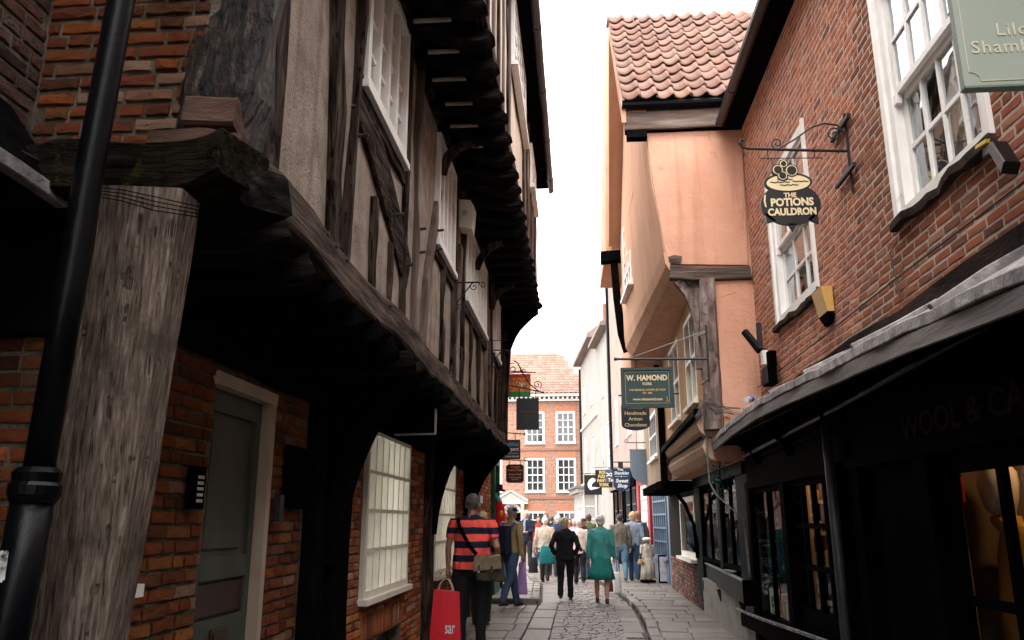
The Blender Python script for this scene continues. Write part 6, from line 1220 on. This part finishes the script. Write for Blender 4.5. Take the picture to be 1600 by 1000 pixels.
bt_ = thing('plastic_bottle', 'clear plastic bottle with a blue label lying on the lead pentice', 'bottle', (1.9, 9.0, 2.8))
part('bottle', mat('clear_plastic', [(.5, .55, .6)], 4, rough=.2), bt_, lambda b: b.tube([(1.86, 8.9, 2.80), (1.90, 8.98, 2.815), (1.96, 9.1, 2.84), (1.985, 9.14, 2.85)], [.03, .035, .035, .012], 10)); part('label_band', flat('blue_band', (.03, .15, .5)), bt_, lambda b: b.tube([(1.91, 9.0, 2.82), (1.94, 9.06, 2.833)], .0365, 10))
pl = thing('plant', 'dark green artificial foliage clinging in the shadow left of the poster window', 'plant', (1.7, 9.8, 2.1))
b = MB(); rr = random.Random(9)
for i in range(160):
    c = V((1.68 + rr.gauss(0, .07), 9.9 + rr.gauss(0, .1), 2.02 + rr.gauss(0, .11))); a = rr.uniform(0, 6.28); e = rr.uniform(-.6, .6); l_2 = rr.uniform(.03, .06)
    d1 = V((math.cos(a), math.sin(a), e)) * l_2; d2 = V((-math.sin(a), math.cos(a), .3)) * l_2 * .35
    b.add([c, c + d1 * .5 + d2, c + d1, c + d1 * .5 - d2], [(0, 1, 2, 3)])
b.build('foliage', mat('dark_teal_leaf', [(.01, .06, .05), (.02, .10, .08)], 20, rough=.5), pl, kind='stuff'); part('stem', IRON, pl, lambda b: b.tube([(1.68, 9.9, 1.75), (1.70, 9.9, 2.3)], .008, 5))
# ------------------------------------------------------------------ people
def remesh(mb, vox, name, m, smooth=6, wrinkle=0.0, wf=9.0, seed=0, stretch=.5):
    me = bpy.data.meshes.new('tmp'); me.from_pydata(mb.v, [], mb.f); o = bpy.data.objects.new('tmp', me); COL.objects.link(o)
    bm = bmesh.new(); bm.from_mesh(me); bmesh.ops.recalc_face_normals(bm, faces=bm.faces); bm.to_mesh(me); bm.free()
    r_ = o.modifiers.new('r', 'REMESH'); r_.mode = 'VOXEL'; r_.voxel_size = vox
    s_ = o.modifiers.new('s', 'SMOOTH'); s_.factor = .5; s_.iterations = smooth
    dg = bpy.context.evaluated_depsgraph_get(); out = bpy.data.meshes.new_from_object(o.evaluated_get(dg))
    bpy.data.objects.remove(o); bpy.data.meshes.remove(me)
    if wrinkle:
        ns = [v.normal.copy() for v in out.vertices]
        for v, n_ in zip(out.vertices, ns):
            p = v.co; q = V((p.x * wf, p.y * wf, p.z * wf * stretch)) + V((seed * 3.7, 0, seed))
            v.co = p + n_ * (wrinkle * (noise.noise(q) + .5 * noise.noise(q * 2.3)))
    out.polygons.foreach_set('use_smooth', [True] * len(out.polygons))
    out.materials.clear(); out.materials.append(m); out.name = name
    return out
def finger_hand(b, w, d, side, curl=.5, s=1.0):
    """palm and five fingers hanging from wrist w, pointing along d"""
    w = V(w); d = V(d).normalized(); ax = V((0, 1, 0)); sd = (ax - d * ax.dot(d)).normalized(); pn = d.cross(sd).normalized() * side
    b.tube([w - d * .02, w + d * .03 * s, w + d * .08 * s], [.022 * s, .032 * s, .034 * s], 8)
    for i, (o_, l_) in enumerate(((.030, .066), (.011, .075), (-.009, .070), (-.028, .054))):
        base = w + d * .08 * s + sd * o_ * s
        b.tube([base - d * .03, base + d * l_ * .45 * s - pn * .006 * s, base + (d * (1 - curl) - pn * curl).normalized() * l_ * .5 * s + d * l_ * .4 * s, base + d * l_ * .45 * s + (d * (.6 - curl) - pn * curl * 1.4).normalized() * l_ * .75 * s], [.010 * s, .0095 * s, .009 * s, .007 * s], 6)
    base = w + d * .03 * s + sd * .028 * s
    b.tube([base - sd * .01, base + sd * .025 * s + d * .03 * s - pn * .01 * s, base + sd * .028 * s + d * .062 * s - pn * .022 * s], [.013 * s, .011 * s, .009 * s], 6)
def person(label, x, y, H, face, top, bottom, hair, skin=None, z=0.06, wid=1.0, stride=0.0, arms=('down', 'down'), sleeve='long', hem=.84, hairc=(.3, .28, .26), style='short', cap=None, skirt=None, shoec=(.02, .018, .018), lean=0.0, vox=.012, group='people in the street', belly=0.0, scarf=None, tuck=None, name='person', cat='person', topmat=None, headturn=0, flare=1.0):
    S = H / 1.75; sk = skin or SKIN
    t = thing(name, label, cat, (x, y, z), group, rz=R(face)); W = wid
    hipx, shx = .095 * W, .185 * W
    LFy, RFy = .22 * stride, -.22 * stride      # feet forward/back
    def leg(sx, fy):
        kn = V((sx * 1.02, fy * .55 + (.05 if abs(stride) > .1 else .012), .50)); an = V((sx * 1.0, fy - (.05 if fy < 0 else 0), .085 + (.05 if fy < -.08 else 0)))
        return [V((sx, 0, .93)), V((sx * 1.04, fy * .28 + .01, .72)), kn, kn.lerp(an, .45) + V((0, -.02, 0)), an]
    def arm(s, mode):
        sh = V((s * shx, -.0, 1.43))
        if mode == 'down': return [sh, V((s * (shx + .055), -.03, 1.13)), V((s * (shx + .065), .03, .88))]
        if mode == 'swing': return [sh, V((s * (shx + .05), -.10, 1.15)), V((s * (shx + .05), -.06, .90))]
        if mode == 'fwd': return [sh, V((s * (shx + .05), .03, 1.14)), V((s * (shx + .02), .16, .93))]
        if mode == 'pocket': return [sh - V((s * .015, 0, .015)), V((s * (shx + .10), -.09, 1.14)), V((s * (shx + .02), .04, .95))]
        if mode == 'front': return [sh, V((s * (shx + .04), .02, 1.14)), V((s * .07, .22, 1.10))]
        if mode == 'hold': return [sh, V((s * (shx + .05), -.0, 1.13)), V((s * (shx + .03), .12, 1.0))]
        return mode
    A_ = {-1: arm(-1, arms[0]), 1: arm(1, arms[1])}
    legs = {-1: leg(-hipx, LFy), 1: leg(hipx, RFy)}
    Ln = lambda zz: lean * (zz - .9)
    hy_ = Ln(1.62) + .015; hz = 1.612
    # body: one continuous surface
    b = MB()
    b.loft([(0, 0, .84, .10 * W, .08), (0, 0, .90, .155 * W, .105), (0, Ln(1.0), 1.0, .145 * W, .10 + belly * .5), (0, Ln(1.12), 1.12, .135 * W, .09 + belly * .5), (0, Ln(1.28), 1.28, .16 * W, .105), (0, Ln(1.40), 1.40, .165 * W, .085), (0, Ln(1.46), 1.455, .09 * W, .06), (0, Ln(1.5), 1.48, .055, .05)], 20)
    b.tube([(0, Ln(1.44) - .005, 1.42), (0, Ln(1.5), 1.50), (0, hy_ - .01, 1.57)], [.065, .056, .054], 12)
    for s in (-1, 1):
        l_ = legs[s]; b.tube(l_, [.085 * W, .078 * W, .052, .056, .036], 12)
        a_ = A_[s]; b.tube([a_[0] + V((-s * .03, Ln(1.4), -.01)), a_[0] + V((0, Ln(1.4), 0)), a_[0].lerp(a_[1], .5) + V((0, Ln(1.3), 0)), a_[1] + V((0, Ln(1.1), 0)), a_[1].lerp(a_[2], .4) + V((0, Ln(1.1), 0)), a_[2] + V((0, Ln(1), 0))], [.055, .052, .043, .037, .036, .024], 10)
        dd = (a_[2] - a_[1]).normalized(); finger_hand(b, a_[2] + V((0, Ln(1), 0)), dd, s, .45)
    b.ball((0, hy_, hz + .025), .080, .096, .098, 18, 12); b.loft([(0, hy_ + .02, 1.525, .018, .02), (0, hy_ + .025, 1.54, .045, .05), (0, hy_ + .018, 1.58, .060, .068), (0, hy_ + .01, 1.64, .068, .082)], 14)
    b.loft([(0, hy_ + .088, hz - .03, .015, .012), (0, hy_ + .102, hz - .018, .013, .016), (0, hy_ + .09, hz + .025, .007, .010)], 8)
    for s in (-1, 1): b.ball((s * .086, hy_ - .002, hz + .0), .012, .020, .032, 8, 6)
    for v in range(len(b.v)): b.v[v] = tuple(c * S for c in b.v[v])
    o = link('body', remesh(b, vox * S * .85, 'body', sk, 3), t)
    def put(mb, nm, m, wr=.01, parent=t, sm=4, vx=vox, seed=0, st=.5):
        for v in range(len(mb.v)): mb.v[v] = tuple(c * S for c in mb.v[v])
        return link(nm, remesh(mb, vx * S, nm, m, sm, wr * S, 9 / S, seed, st), parent)
    for s in (-1, 1):
        for nm_, mm, dz_, ry in (('eye', BLKS, .012, .006),):
            part(nm_, mm, t, lambda q: q.ball((s * .028 * S, (hy_ + .083) * S, (hz + .012) * S), .011 * S, .006 * S, .007 * S, 8, 5))
    part('mouth', flat('lip_tone', (.35, .12, .1)), t, lambda q: q.ball((0, (hy_ + .086) * S, (hz - .058) * S), .022 * S, .006 * S, .006 * S, 8, 5))
    # top
    tm = topmat or cloth('cloth_%s' % '_'.join('%02d' % int(c * 99) for c in top), top)
    b = MB(); th = .024
    b.loft([(0, 0, hem, (.160 * W + th) * flare, .125 * flare + belly), (0, Ln(.95), .95, .165 * W + th, .125 + belly), (0, Ln(1.1), 1.10, .153 * W + th, .118 + belly), (0, Ln(1.28), 1.28, .180 * W + th * .6, .128), (0, Ln(1.38), 1.39, .192 * W, .110), (0, Ln(1.43), 1.44, .172 * W, .092), (0, Ln(1.47), 1.475, .12 * W, .075), (0, Ln(1.5), 1.51, .068, .064)], 24)
    for s in (-1, 1):
        a_ = [q + V((0, Ln(q.z), 0)) for q in A_[s]]
        if sleeve == 'short': b.tube([a_[0] + V((-s * .06, 0, -.03)), a_[0] + V((-s * .005, 0, -.005)), a_[0].lerp(a_[1], .35), a_[0].lerp(a_[1], .66)], [.07, .074, .064, .060], 12)
        else: b.tube([a_[0] + V((-s * .06, 0, -.03)), a_[0] + V((-s * .008, 0, -.008)), a_[0].lerp(a_[1], .5), a_[1], a_[1].lerp(a_[2], .5), a_[1].lerp(a_[2], .97)], [.068, .074, .064, .056, .050, .044], 12)
    put(b, 'shirt' if sleeve == 'short' else 'jacket', tm, .020, seed=int(x * 10) % 17, st=.5)
    # bottom
    bmt = cloth('cloth_%s' % '_'.join('%02d' % int(c * 99) for c in bottom), bottom)
    if skirt:
        b = MB(); b.loft([(0, 0, 1.0, .15 * W, .11), (0, 0, .9, .175 * W, .13), (0, 0, .75, .20 * W, .155), (0, 0, .6, .225 * W, .18), (0, 0, skirt, .255 * W, .21)], 60, .07, 8)
        for v in range(len(b.v)): b.v[v] = tuple(c * S for c in b.v[v])
        b.build('skirt', bmt, t, smooth=True)
    else:
        b = MB(); b.loft([(0, 0, 1.02, .15 * W, .11 + belly * .4), (0, 0, .93, .165 * W, .118), (0, 0, .84, .16 * W, .115), (0, 0, .80, .12 * W, .09)], 18)
        for s in (-1, 1):
            l_ = [q.copy() for q in legs[s]]; l_[-1].z -= .03
            b.tube(l_, [.094 * W, .093 * W, .076 * W, .068, .06], 12)
        put(b, 'trousers', bmt, .013, seed=3 + int(y), st=.4)
    for s in (-1, 1):
        an = legs[s][-1]; b = MB(); c = an
        b.loft([(c.x, c.y + .055, c.z - .082, .040, .125), (c.x, c.y + .055, c.z - .06, .044, .13), (c.x, c.y + .045, c.z - .03, .042, .105), (c.x, c.y + .01, c.z + .0, .038, .06), (c.x, c.y, c.z + .02, .036, .042)], 14)
        put(b, 'shoe', flat('shoe_%d' % int(shoec[0] * 999), shoec, .5), 0, vx=.009)
    # hair
    if hair:
        hm = hairm('hair_%s' % '_'.join('%02d' % int(c * 99) for c in hairc), hairc); b = MB()
        b.ball((0, hy_ - .018, hz + .046), .086 + (.012 if style in ('bob', 'curly') else 0), .099, .098 + (.006 if style in ('bob', 'curly') else 0), 18, 12)
        if style in ('bob', 'long'): b.loft([(0, hy_ - .035, hz - (.10 if style == 'bob' else .2), .075, .055), (0, hy_ - .035, hz - .04, .088, .07), (0, hy_ - .02, hz + .05, .088, .085)], 16)
        elif style == 'short': b.loft([(0, hy_ - .045, hz - .045, .052, .046), (0, hy_ - .034, hz, .074, .066), (0, hy_ - .02, hz + .05, .080, .085)], 16)
        elif style == 'curly': b.loft([(0, hy_ - .035, hz - .07, .07, .06), (0, hy_ - .03, hz, .09, .078), (0, hy_ - .02, hz + .05, .094, .092)], 16)
        put(b, 'hair', hm, .014 if style == 'curly' else .009, vx=.008, sm=2, seed=5, st=1)
        # trim the face side is left free because the hair mass sits behind the face
    if cap:
        b = MB(); b.ball((0, hy_ - .008, hz + .055), .090, .104, .080, 18, 10); b.loft([(0, hy_ + .10, hz + .040, .066, .085), (0, hy_ + .10, hz + .050, .066, .085)], 16)
        put(b, 'cap', cloth('cap_%d' % int(cap[0] * 999), cap), .002, vx=.008)
    if scarf:
        b = MB(); b.tube([(.06 * math.cos(a), Ln(1.47) + .062 * math.sin(a) + .01, 1.475 + .012 * math.sin(3 * a)) for a in [2 * math.pi * i / 14 for i in range(15)]], .028, 8); b.tube([(.03, .12, 1.46), (.04, .15, 1.3), (.03, .155, 1.12)], [.035, .04, .035], 8)
        put(b, 'scarf', cloth('scarf_%d' % int(scarf[0] * 999), scarf), .012)
    t['_S'] = S
    return t
# striped shirt material: printed bands of coral and navy
def stripes():
    m, n, l, p = new_mat('coral_navy_stripes'); tc = n.new('ShaderNodeTexCoord'); sp = n.new('ShaderNodeSeparateXYZ'); l.new(tc.outputs['Object'], sp.inputs[0])
    no = n.new('ShaderNodeTexNoise'); no.inputs['Scale'].default_value = 4; l.new(tc.outputs['Object'], no.inputs['Vector'])
    ma = n.new('ShaderNodeMath'); ma.operation = 'MULTIPLY_ADD'; ma.inputs[1].default_value = .03; l.new(no.outputs['Fac'], ma.inputs[0]); l.new(sp.outputs[2], ma.inputs[2])
    mu = n.new('ShaderNodeMath'); mu.operation = 'MULTIPLY'; mu.inputs[1].default_value = 1 / .165; l.new(ma.outputs[0], mu.inputs[0])
    ad = n.new('ShaderNodeMath'); ad.operation = 'ADD'; ad.inputs[1].default_value = .22; l.new(mu.outputs[0], ad.inputs[0])
    fr = n.new('ShaderNodeMath'); fr.operation = 'FRACT'; l.new(ad.outputs[0], fr.inputs[0]); gt = n.new('ShaderNodeMath'); gt.operation = 'GREATER_THAN'; gt.inputs[1].default_value = .52; l.new(fr.outputs[0], gt.inputs[0])
    mx = n.new('ShaderNodeMix'); mx.data_type = 'RGBA'; l.new(gt.outputs[0], mx.inputs[0]); mx.inputs[6].default_value = (.80, .10, .075, 1); mx.inputs[7].default_value = (.012, .014, .035, 1)
    l.new(mx.outputs[2], p.inputs['Base Color']); p.inputs['Roughness'].default_value = .9; p.inputs['Specular IOR Level'].default_value = .2
    return m
STR = stripes()
m1 = person('stout grey haired man in a coral and navy striped T shirt carrying a red bag', -1.33, 10.15, 1.84, -6, (.8, .1, .08), (.012, .012, .014), True, SKIN2, z=.0, wid=1.22, arms=('down', [V((.225, 0, 1.415)), V((.31, -.05, 1.14)), V((.29, .14, .97))]), sleeve='short', hem=.88, hairc=(.07, .062, .06), style='short', belly=.05, topmat=STR, vox=.010, shoec=(.012, .012, .013), group=None)
def inframe(t, p):   # local point of a person -> world
    M = Matrix.Translation(t.location) @ Matrix.Rotation(t.rotation_euler[2], 4, 'Z'); return M @ V(p)
BAGM = mat('olive_canvas', [(.13, .095, .06), (.2, .15, .10)], 14, rough=.85, bump=.4, bscale=60, spots=[((.08, .06, .04), 5, .6)])
BAGD = mat('dark_olive_canvas', [(.03, .026, .018), (.06, .05, .035)], 14, rough=.85, bump=.4)
sat = thing('shoulder_bag', 'olive canvas satchel with buckled flap slung on the striped man\'s right hip', 'bag', (-1.1, 9.95, .95))
bx0, by0 = -1.30, 9.93
def soft(name, m, pts_, parent, wr=.008, vx=.012, sm=6):
    b = MB(); b.hexa([V(p) for p in pts_]); return link(name, remesh(b, vx, name, m, sm + 6, wr, 14, 3, 1), parent)
by0 -= .04
soft('bag_body', BAGD, [(bx0 + .06, by0 - .07, .82), (bx0 + .40, by0 - .02, .80), (bx0 + .42, by0 + .10, .80), (bx0 + .08, by0 + .06, .82), (bx0 + .04, by0 - .05, 1.09), (bx0 + .33, by0 - .01, 1.10), (bx0 + .34, by0 + .08, 1.10), (bx0 + .06, by0 + .04, 1.09)], sat)
soft('flap', BAGM, [(bx0 + .015, by0 - .10, .92), (bx0 + .38, by0 - .05, .95), (bx0 + .38, by0 - .02, .95), (bx0 + .02, by0 - .06, .92), (bx0 + .035, by0 - .075, 1.10), (bx0 + .33, by0 - .03, 1.12), (bx0 + .34, by0 + .07, 1.12), (bx0 + .045, by0 + .03, 1.10)], sat, .010)
for x in (.10, .25):
    part('tab', BAGD, sat, lambda b: b.beam([(bx0 + x, by0 - .098 + x * .12, .86 + -x * .05), (bx0 + x, by0 - .103 + x * .12, 1.0 + -x * .05)], .026, .008, wob=.001))
    part('buckle', mat('pale_metal', [(.4, .38, .34)], 5, rough=.3, metal=.8), sat, lambda b: b.box(bx0 + x - .014, bx0 + x + .014, by0 - .112 + x * .12, by0 - .104 + x * .12, .905 + x * .1, .94 + -x * .05))
W1 = [(bx0 + .06, by0 - .03, 1.12), (-1.34, 9.965, 1.22), (-1.42, 9.975, 1.36), (-1.475, 10.0, 1.46), (-1.50, 10.08, 1.535), (-1.49, 10.18, 1.52), (-1.42, 10.28, 1.40), (-1.20, 10.32, 1.22), (-1.0, 10.18, 1.12), (-.92, 9.98, 1.12)]
part('strap', BLKPAINT, sat, lambda b: b.beam(W1, .045, .010, side=V((.8, .1, .35)), wob=.001, ch=.1))
# red shopping bag
hb_ = inframe(m1, V((-.29 * 1.05, .05, .80)) * 1.05)
rb_ = thing('shopping_bag', 'bright red paper shopping bag with white letters in the striped man\'s left hand', 'bag', (-1.63, 10.1, .2))
RB = mat('glossy_red_paper', [(.62, .012, .025), (.72, .02, .035)], 3, rough=.35, bump=.3, bscale=3, bdist=.03)
q0, q1, qz0, qz1, qy = -1.80, -1.45, .14, .70, 10.06
part('bag_body', RB, rb_, lambda b: b.hexa([V(p) for p in [(q0 - .01, qy - .06, qz0), (q1 + .015, qy - .06, qz0 - .02), (q1 + .015, qy + .06, qz0 - .02), (q0 - .01, qy + .06, qz0), (q0 + .03, qy - .045, qz1), (q1 - .01, qy - .045, qz1 - .02), (q1 - .01, qy + .045, qz1 - .02), (q0 + .03, qy + .045, qz1)]]))
part('fold', RB, rb_, lambda b: [b.beam([(q0 + .005, qy - .064, qz0 + .19), (q1 + .0, qy - .064, qz0 + .16)], .006, .006, wob=.001), b.beam([(q0 + .11, qy - .062, qz0 + .02), (q0 + .13, qy - .05, qz1 - .01)], .006, .006, wob=.001)])
part('handle', mat('cream_cord', [(.6, .56, .48)], 5), rb_, lambda b: [b.tube([(-1.72, qy + d, qz1), (-1.70, qy + d, qz1 + .07), (-1.655, qy + d * .4, qz1 + .12), (-1.60, qy + d * .4, qz1 + .12), (-1.56, qy + d, qz1 + .06), (-1.54, qy + d, qz1 - .01)], .005, 5) for d in (-.04, .04)])
text(rb_, 'sar', .20, (-1.625, qy - .066, .27), (1, 0, 0), (0, -.03, 1), WHT, off=.002, ext=.001, align='LEFT', squash=.5)
person('blonde woman in a dark coat mostly hidden behind the striped man', -1.50, 12.6, 1.66, 15, (.05, .045, .05), (.02, .02, .025), True, z=.0, hairc=(.52, .40, .24), style='long', group=None)
c2 = person('walking man in black cap, tan jacket and blue jeans with a backpack', -1.27, 15.1, 1.78, -38, (.34, .25, .12), (.05, .085, .14), True, SKIN2, z=.0, stride=1.25, arms=('fwd', 'down'), hem=.93, hairc=(.22, .2, .19), cap=(.012, .011, .012), shoec=(.015, .015, .016), lean=.06, group=None, vox=.011)
rk = thing('backpack', 'navy backpack with blue straps and an orange flash on the walking man in the cap', 'backpack', (-1.4, 14.9, 1.2))
def rel(t, x, y, z): return inframe(t, (x, y, z))
def bp(b):
    P_ = [rel(c2, x, y, z) for x, y, z in [(-.17, -.32, .93), (.17, -.32, .93), (.17, -.15, .93), (-.17, -.15, .93), (-.14, -.28, 1.42), (.14, -.28, 1.42), (.14, -.13, 1.42), (-.14, -.13, 1.42)]]; b.hexa(P_)
part('pack', cloth('navy_nylon', (.012, .018, .04)), rk, bp)
part('orange_flash', flat('orange_nylon', (.85, .25, .02)), rk, lambda b: b.beam([rel(c2, -.19, -.22, 1.26), rel(c2, -.19, -.2, 1.06)], .06, .03, wob=.004)); part('strap', cloth('blue_strap', (.05, .09, .2)), rk, lambda b: [b.beam([rel(c2, s, -.13, 1.36), rel(c2, s, -.06, 1.475), rel(c2, s, .06, 1.46), rel(c2, s, .14, 1.3)], .06, .02, wob=.002) for s in (-.13, .13)])
def hangbag(name, label, x, y, z0, z1, w, m, cat='bag', dep=.1, flare=1.1, hz=.12):
    t = thing(name, label, cat, (x, y, z0)); b = MB()
    b.loft([(x, y, z0, w * .5 * flare, dep * .5), (x + .004, y, z0 + .03, w * .52 * flare, dep * .55), (x - .004, y, (z0 + z1) / 2, w * .5, dep * .5), (x, y, z1 - .02, w * .40, dep * .34), (x, y, z1, w * .36, dep * .2)], 14, .05, 5); b.build('bag_body', m, t, smooth=True)
    part('handle', m, t, lambda q: q.tube([(x - w * .25, y, z1 - .01), (x - w * .12, y, z1 + hz), (x + w * .12, y, z1 + hz), (x + w * .25, y, z1 - .01)], .007, 5)); return t
hangbag('carrier_bag', 'crumpled purple carrier bag hanging from the capped man\'s hand', -1.06, 15.2, .22, .78, .16, cloth('purple_plastic', (.42, .24, .55)), hz=.06)
person('smiling white haired woman in navy jacket and pale scarf facing the camera', -1.62, 25.2, 1.72, 172, (.015, .02, .04), (.02, .022, .03), True, z=.11, arms=('front', 'front'), hairc=(.62, .55, .48), style='curly', scarf=(.2, .24, .32), hem=.88, shoec=(.5, .5, .5), group=None)
w3 = thing('blouse_front', '', '', (0, 0, 0)); bpy.data.objects.remove(w3)
person('dark curly haired woman in a red top and jeans behind the left pavement', -1.28, 25.9, 1.55, 170, (.28, .03, .03), (.05, .09, .16), True, z=.11, hairc=(.03, .022, .02), style='curly', arms=('hold', 'down'), group=None)
person('white haired man in a beige jacket and dark trousers walking away', -.90, 21.2, 1.62, -12, (.40, .33, .26), (.035, .028, .025), True, z=.0, hairc=(.68, .64, .6), stride=.5, hem=.80, lean=.06, wid=1.08, group=None)
hangbag('tote_bag', 'dark teal tote bag behind the man in the beige jacket', -.83, 20.95, .46, .90, .40, cloth('dark_teal', (.01, .11, .12)), hz=.1, dep=.14, flare=1.0)
hangbag('handbag', 'black handbag hanging low at the beige jacketed man\'s left side', -1.20, 21.1, .24, .62, .22, cloth('black_leather', (.014, .014, .017)), hz=.2)
person('short haired blonde woman all in black walking with hands in jacket pockets', -.30, 16.5, 1.58, -2, (.010, .010, .011), (.009, .009, .010), True, z=.005, hairc=(.42, .32, .20), style='curly', arms=('pocket', 'pocket'), hem=.84, stride=-.55, shoec=(.012, .012, .012), wid=1.05, flare=1.12, group=None, vox=.011)
person('person in a pale pink jacket seen from behind between the black and teal clad women', -.02, 20.6, 1.56, 4, (.60, .48, .44), (.015, .015, .02), True, z=.0, hairc=(.55, .48, .42), stride=.4, hem=.82, group=None)
person('man in a dark jacket and red rimmed cap turned towards the crowd', .12, 22.5, 1.60, 140, (.02, .02, .02), (.03, .05, .09), True, SKIN2, z=.0, cap=(.05, .02, .02), group=None)
person('white haired woman in a teal suit jacket and flared teal skirt', .40, 16.05, 1.63, -2, (.065, .30, .28), (.02, .19, .17), True, z=.0, hairc=(.66, .62, .60), style='curly', skirt=.46, hem=.86, stride=.35, arms=('down', 'down'), shoec=(.05, .02, .015), flare=1.06, group=None, vox=.010, wid=1.05)
hangbag('carrier_bag', 'white carrier bag carried at the right of the woman in teal', .74, 17.2, .08, .50, .15, cloth('white_plastic', (.72, .70, .70)), hz=.22)
hangbag('handbag', 'small brown leather handbag low beside the white carrier bag', .60, 18.0, .05, .30, .17, cloth('brown_leather', (.10, .035, .02)), hz=.2)
person('man in a grey brown jacket, dark cap and pale jeans walking away', 1.00, 20.7, 1.63, 3, (.135, .11, .09), (.10, .18, .25), True, z=.05, hairc=(.04, .035, .03), cap=(.02, .022, .035), stride=.45, hem=.88, wid=1.08, group=None)
person('blonde bobbed woman in a grey blue top and jeans beside the red posts', 1.34, 20.9, 1.68, -8, (.24, .29, .35), (.03, .055, .10), True, z=.06, hairc=(.52, .32, .16), style='curly', stride=.4, hem=.88, group=None)
person('auburn haired person mostly hidden behind the blonde woman in grey blue', 1.52, 21.7, 1.70, 10, (.06, .06, .07), (.03, .05, .09), True, z=.06, hairc=(.26, .12, .07), style='curly', group=None)
person('bald man in a bright blue jacket behind the capped man\'s backpack', -1.62, 17.8, 1.62, 20, (.03, .10, .28), (.02, .02, .025), False, z=.11, group=None)
person('person in a red top deep in the crowd at the left', -2.2, 22.5, 1.60, 160, (.35, .05, .04), (.03, .03, .04), True, z=.11, hairc=(.05, .04, .03), group=None, vox=.014)
person('dark haired person in black far down the street left of the woman in black', -.62, 27.0, 1.62, 175, (.02, .02, .025), (.03, .03, .04), True, SKIN2, z=.0, hairc=(.02, .015, .012), group=None, vox=.014)
person('dark haired person in a rust coat farthest down the street', -.35, 29.5, 1.60, 185, (.2, .07, .04), (.03, .03, .04), True, SKIN, z=.0, hairc=(.04, .02, .015), group=None, vox=.014)
person('man in a grey coat in the far crowd by the cream bay window', -1.05, 30.5, 1.70, 10, (.12, .12, .13), (.03, .03, .04), True, SKIN, z=.0, hairc=(.1, .08, .07), group=None, vox=.014)
rr = random.Random(12)
for nm_, px_, py_, tc_, bc_, hc_, fc_, hh_ in (
    ('woman in a mustard coat', -.95, 24.0, (.35, .22, .05), (.03, .03, .04), (.12, .07, .04), 5, 1.6), ('man in a navy anorak', -.62, 23.4, (.02, .03, .07), (.05, .05, .05), (.5, .47, .44), -8, 1.68),
    ('grey haired woman in a lilac cardigan', -.15, 24.6, (.34, .26, .40), (.03, .03, .05), (.5, .48, .46), 172, 1.58), ('man in an olive jacket', .28, 25.5, (.09, .09, .04), (.02, .02, .03), (.06, .04, .03), 10, 1.72),
    ('woman in a maroon jumper', -1.9, 20.2, (.16, .02, .03), (.03, .05, .09), (.3, .2, .1), 150, 1.62), ('tall man in a black coat', -1.15, 28.0, (.02, .02, .02), (.03, .03, .03), (.08, .06, .05), 175, 1.78),
    ('woman in a white blouse', .05, 28.5, (.6, .58, .55), (.03, .03, .05), (.4, .28, .15), 180, 1.62)):
    person(nm_ + ' in the packed crowd at the far street bend', px_, py_, hh_, fc_, tc_, bc_, True, z=.0, hairc=hc_, stride=.3 * rr.random(), vox=.015, style=rr.choice(['short', 'curly', 'bob']), group=None)
# bonneted shop figure
dl = person('small statue of a woman in a pale beret and cream dress on the right pavement', 1.62, 20.3, 1.00, 12, (.45, .40, .34), (.52, .46, .38), False, mat('statue_flesh', [(.3, .18, .12)], 5), z=.115, skirt=.10, arms=('front', 'front'), hem=.95, shoec=(.02, .02, .02), group=None, name='statue', cat='statue', vox=.014, wid=1.25)
part('beret', cloth('pink_cream_beret', (.68, .56, .48)), dl, lambda b: b.ball((0, 0, .965), .115, .115, .05, 16, 9), smooth=True)
part('base', BLKPAINT, dl, lambda b: b.loft([(0, .02, -.03, .19, .17), (0, .02, .02, .19, .17)], 18))
bk_ = hangbag('basket', 'small wicker basket held by the bonneted statue', 1.45, 20.2, .50, .62, .15, mat('wicker', [(.2, .12, .06), (.36, .24, .13)], 40, (1, 1, 3), bump=.8), hz=.09, dep=.13, cat='basket')
for o in bpy.data.objects:
    for k in ('_at', '_local', '_S'):
        if k in o: del o[k]
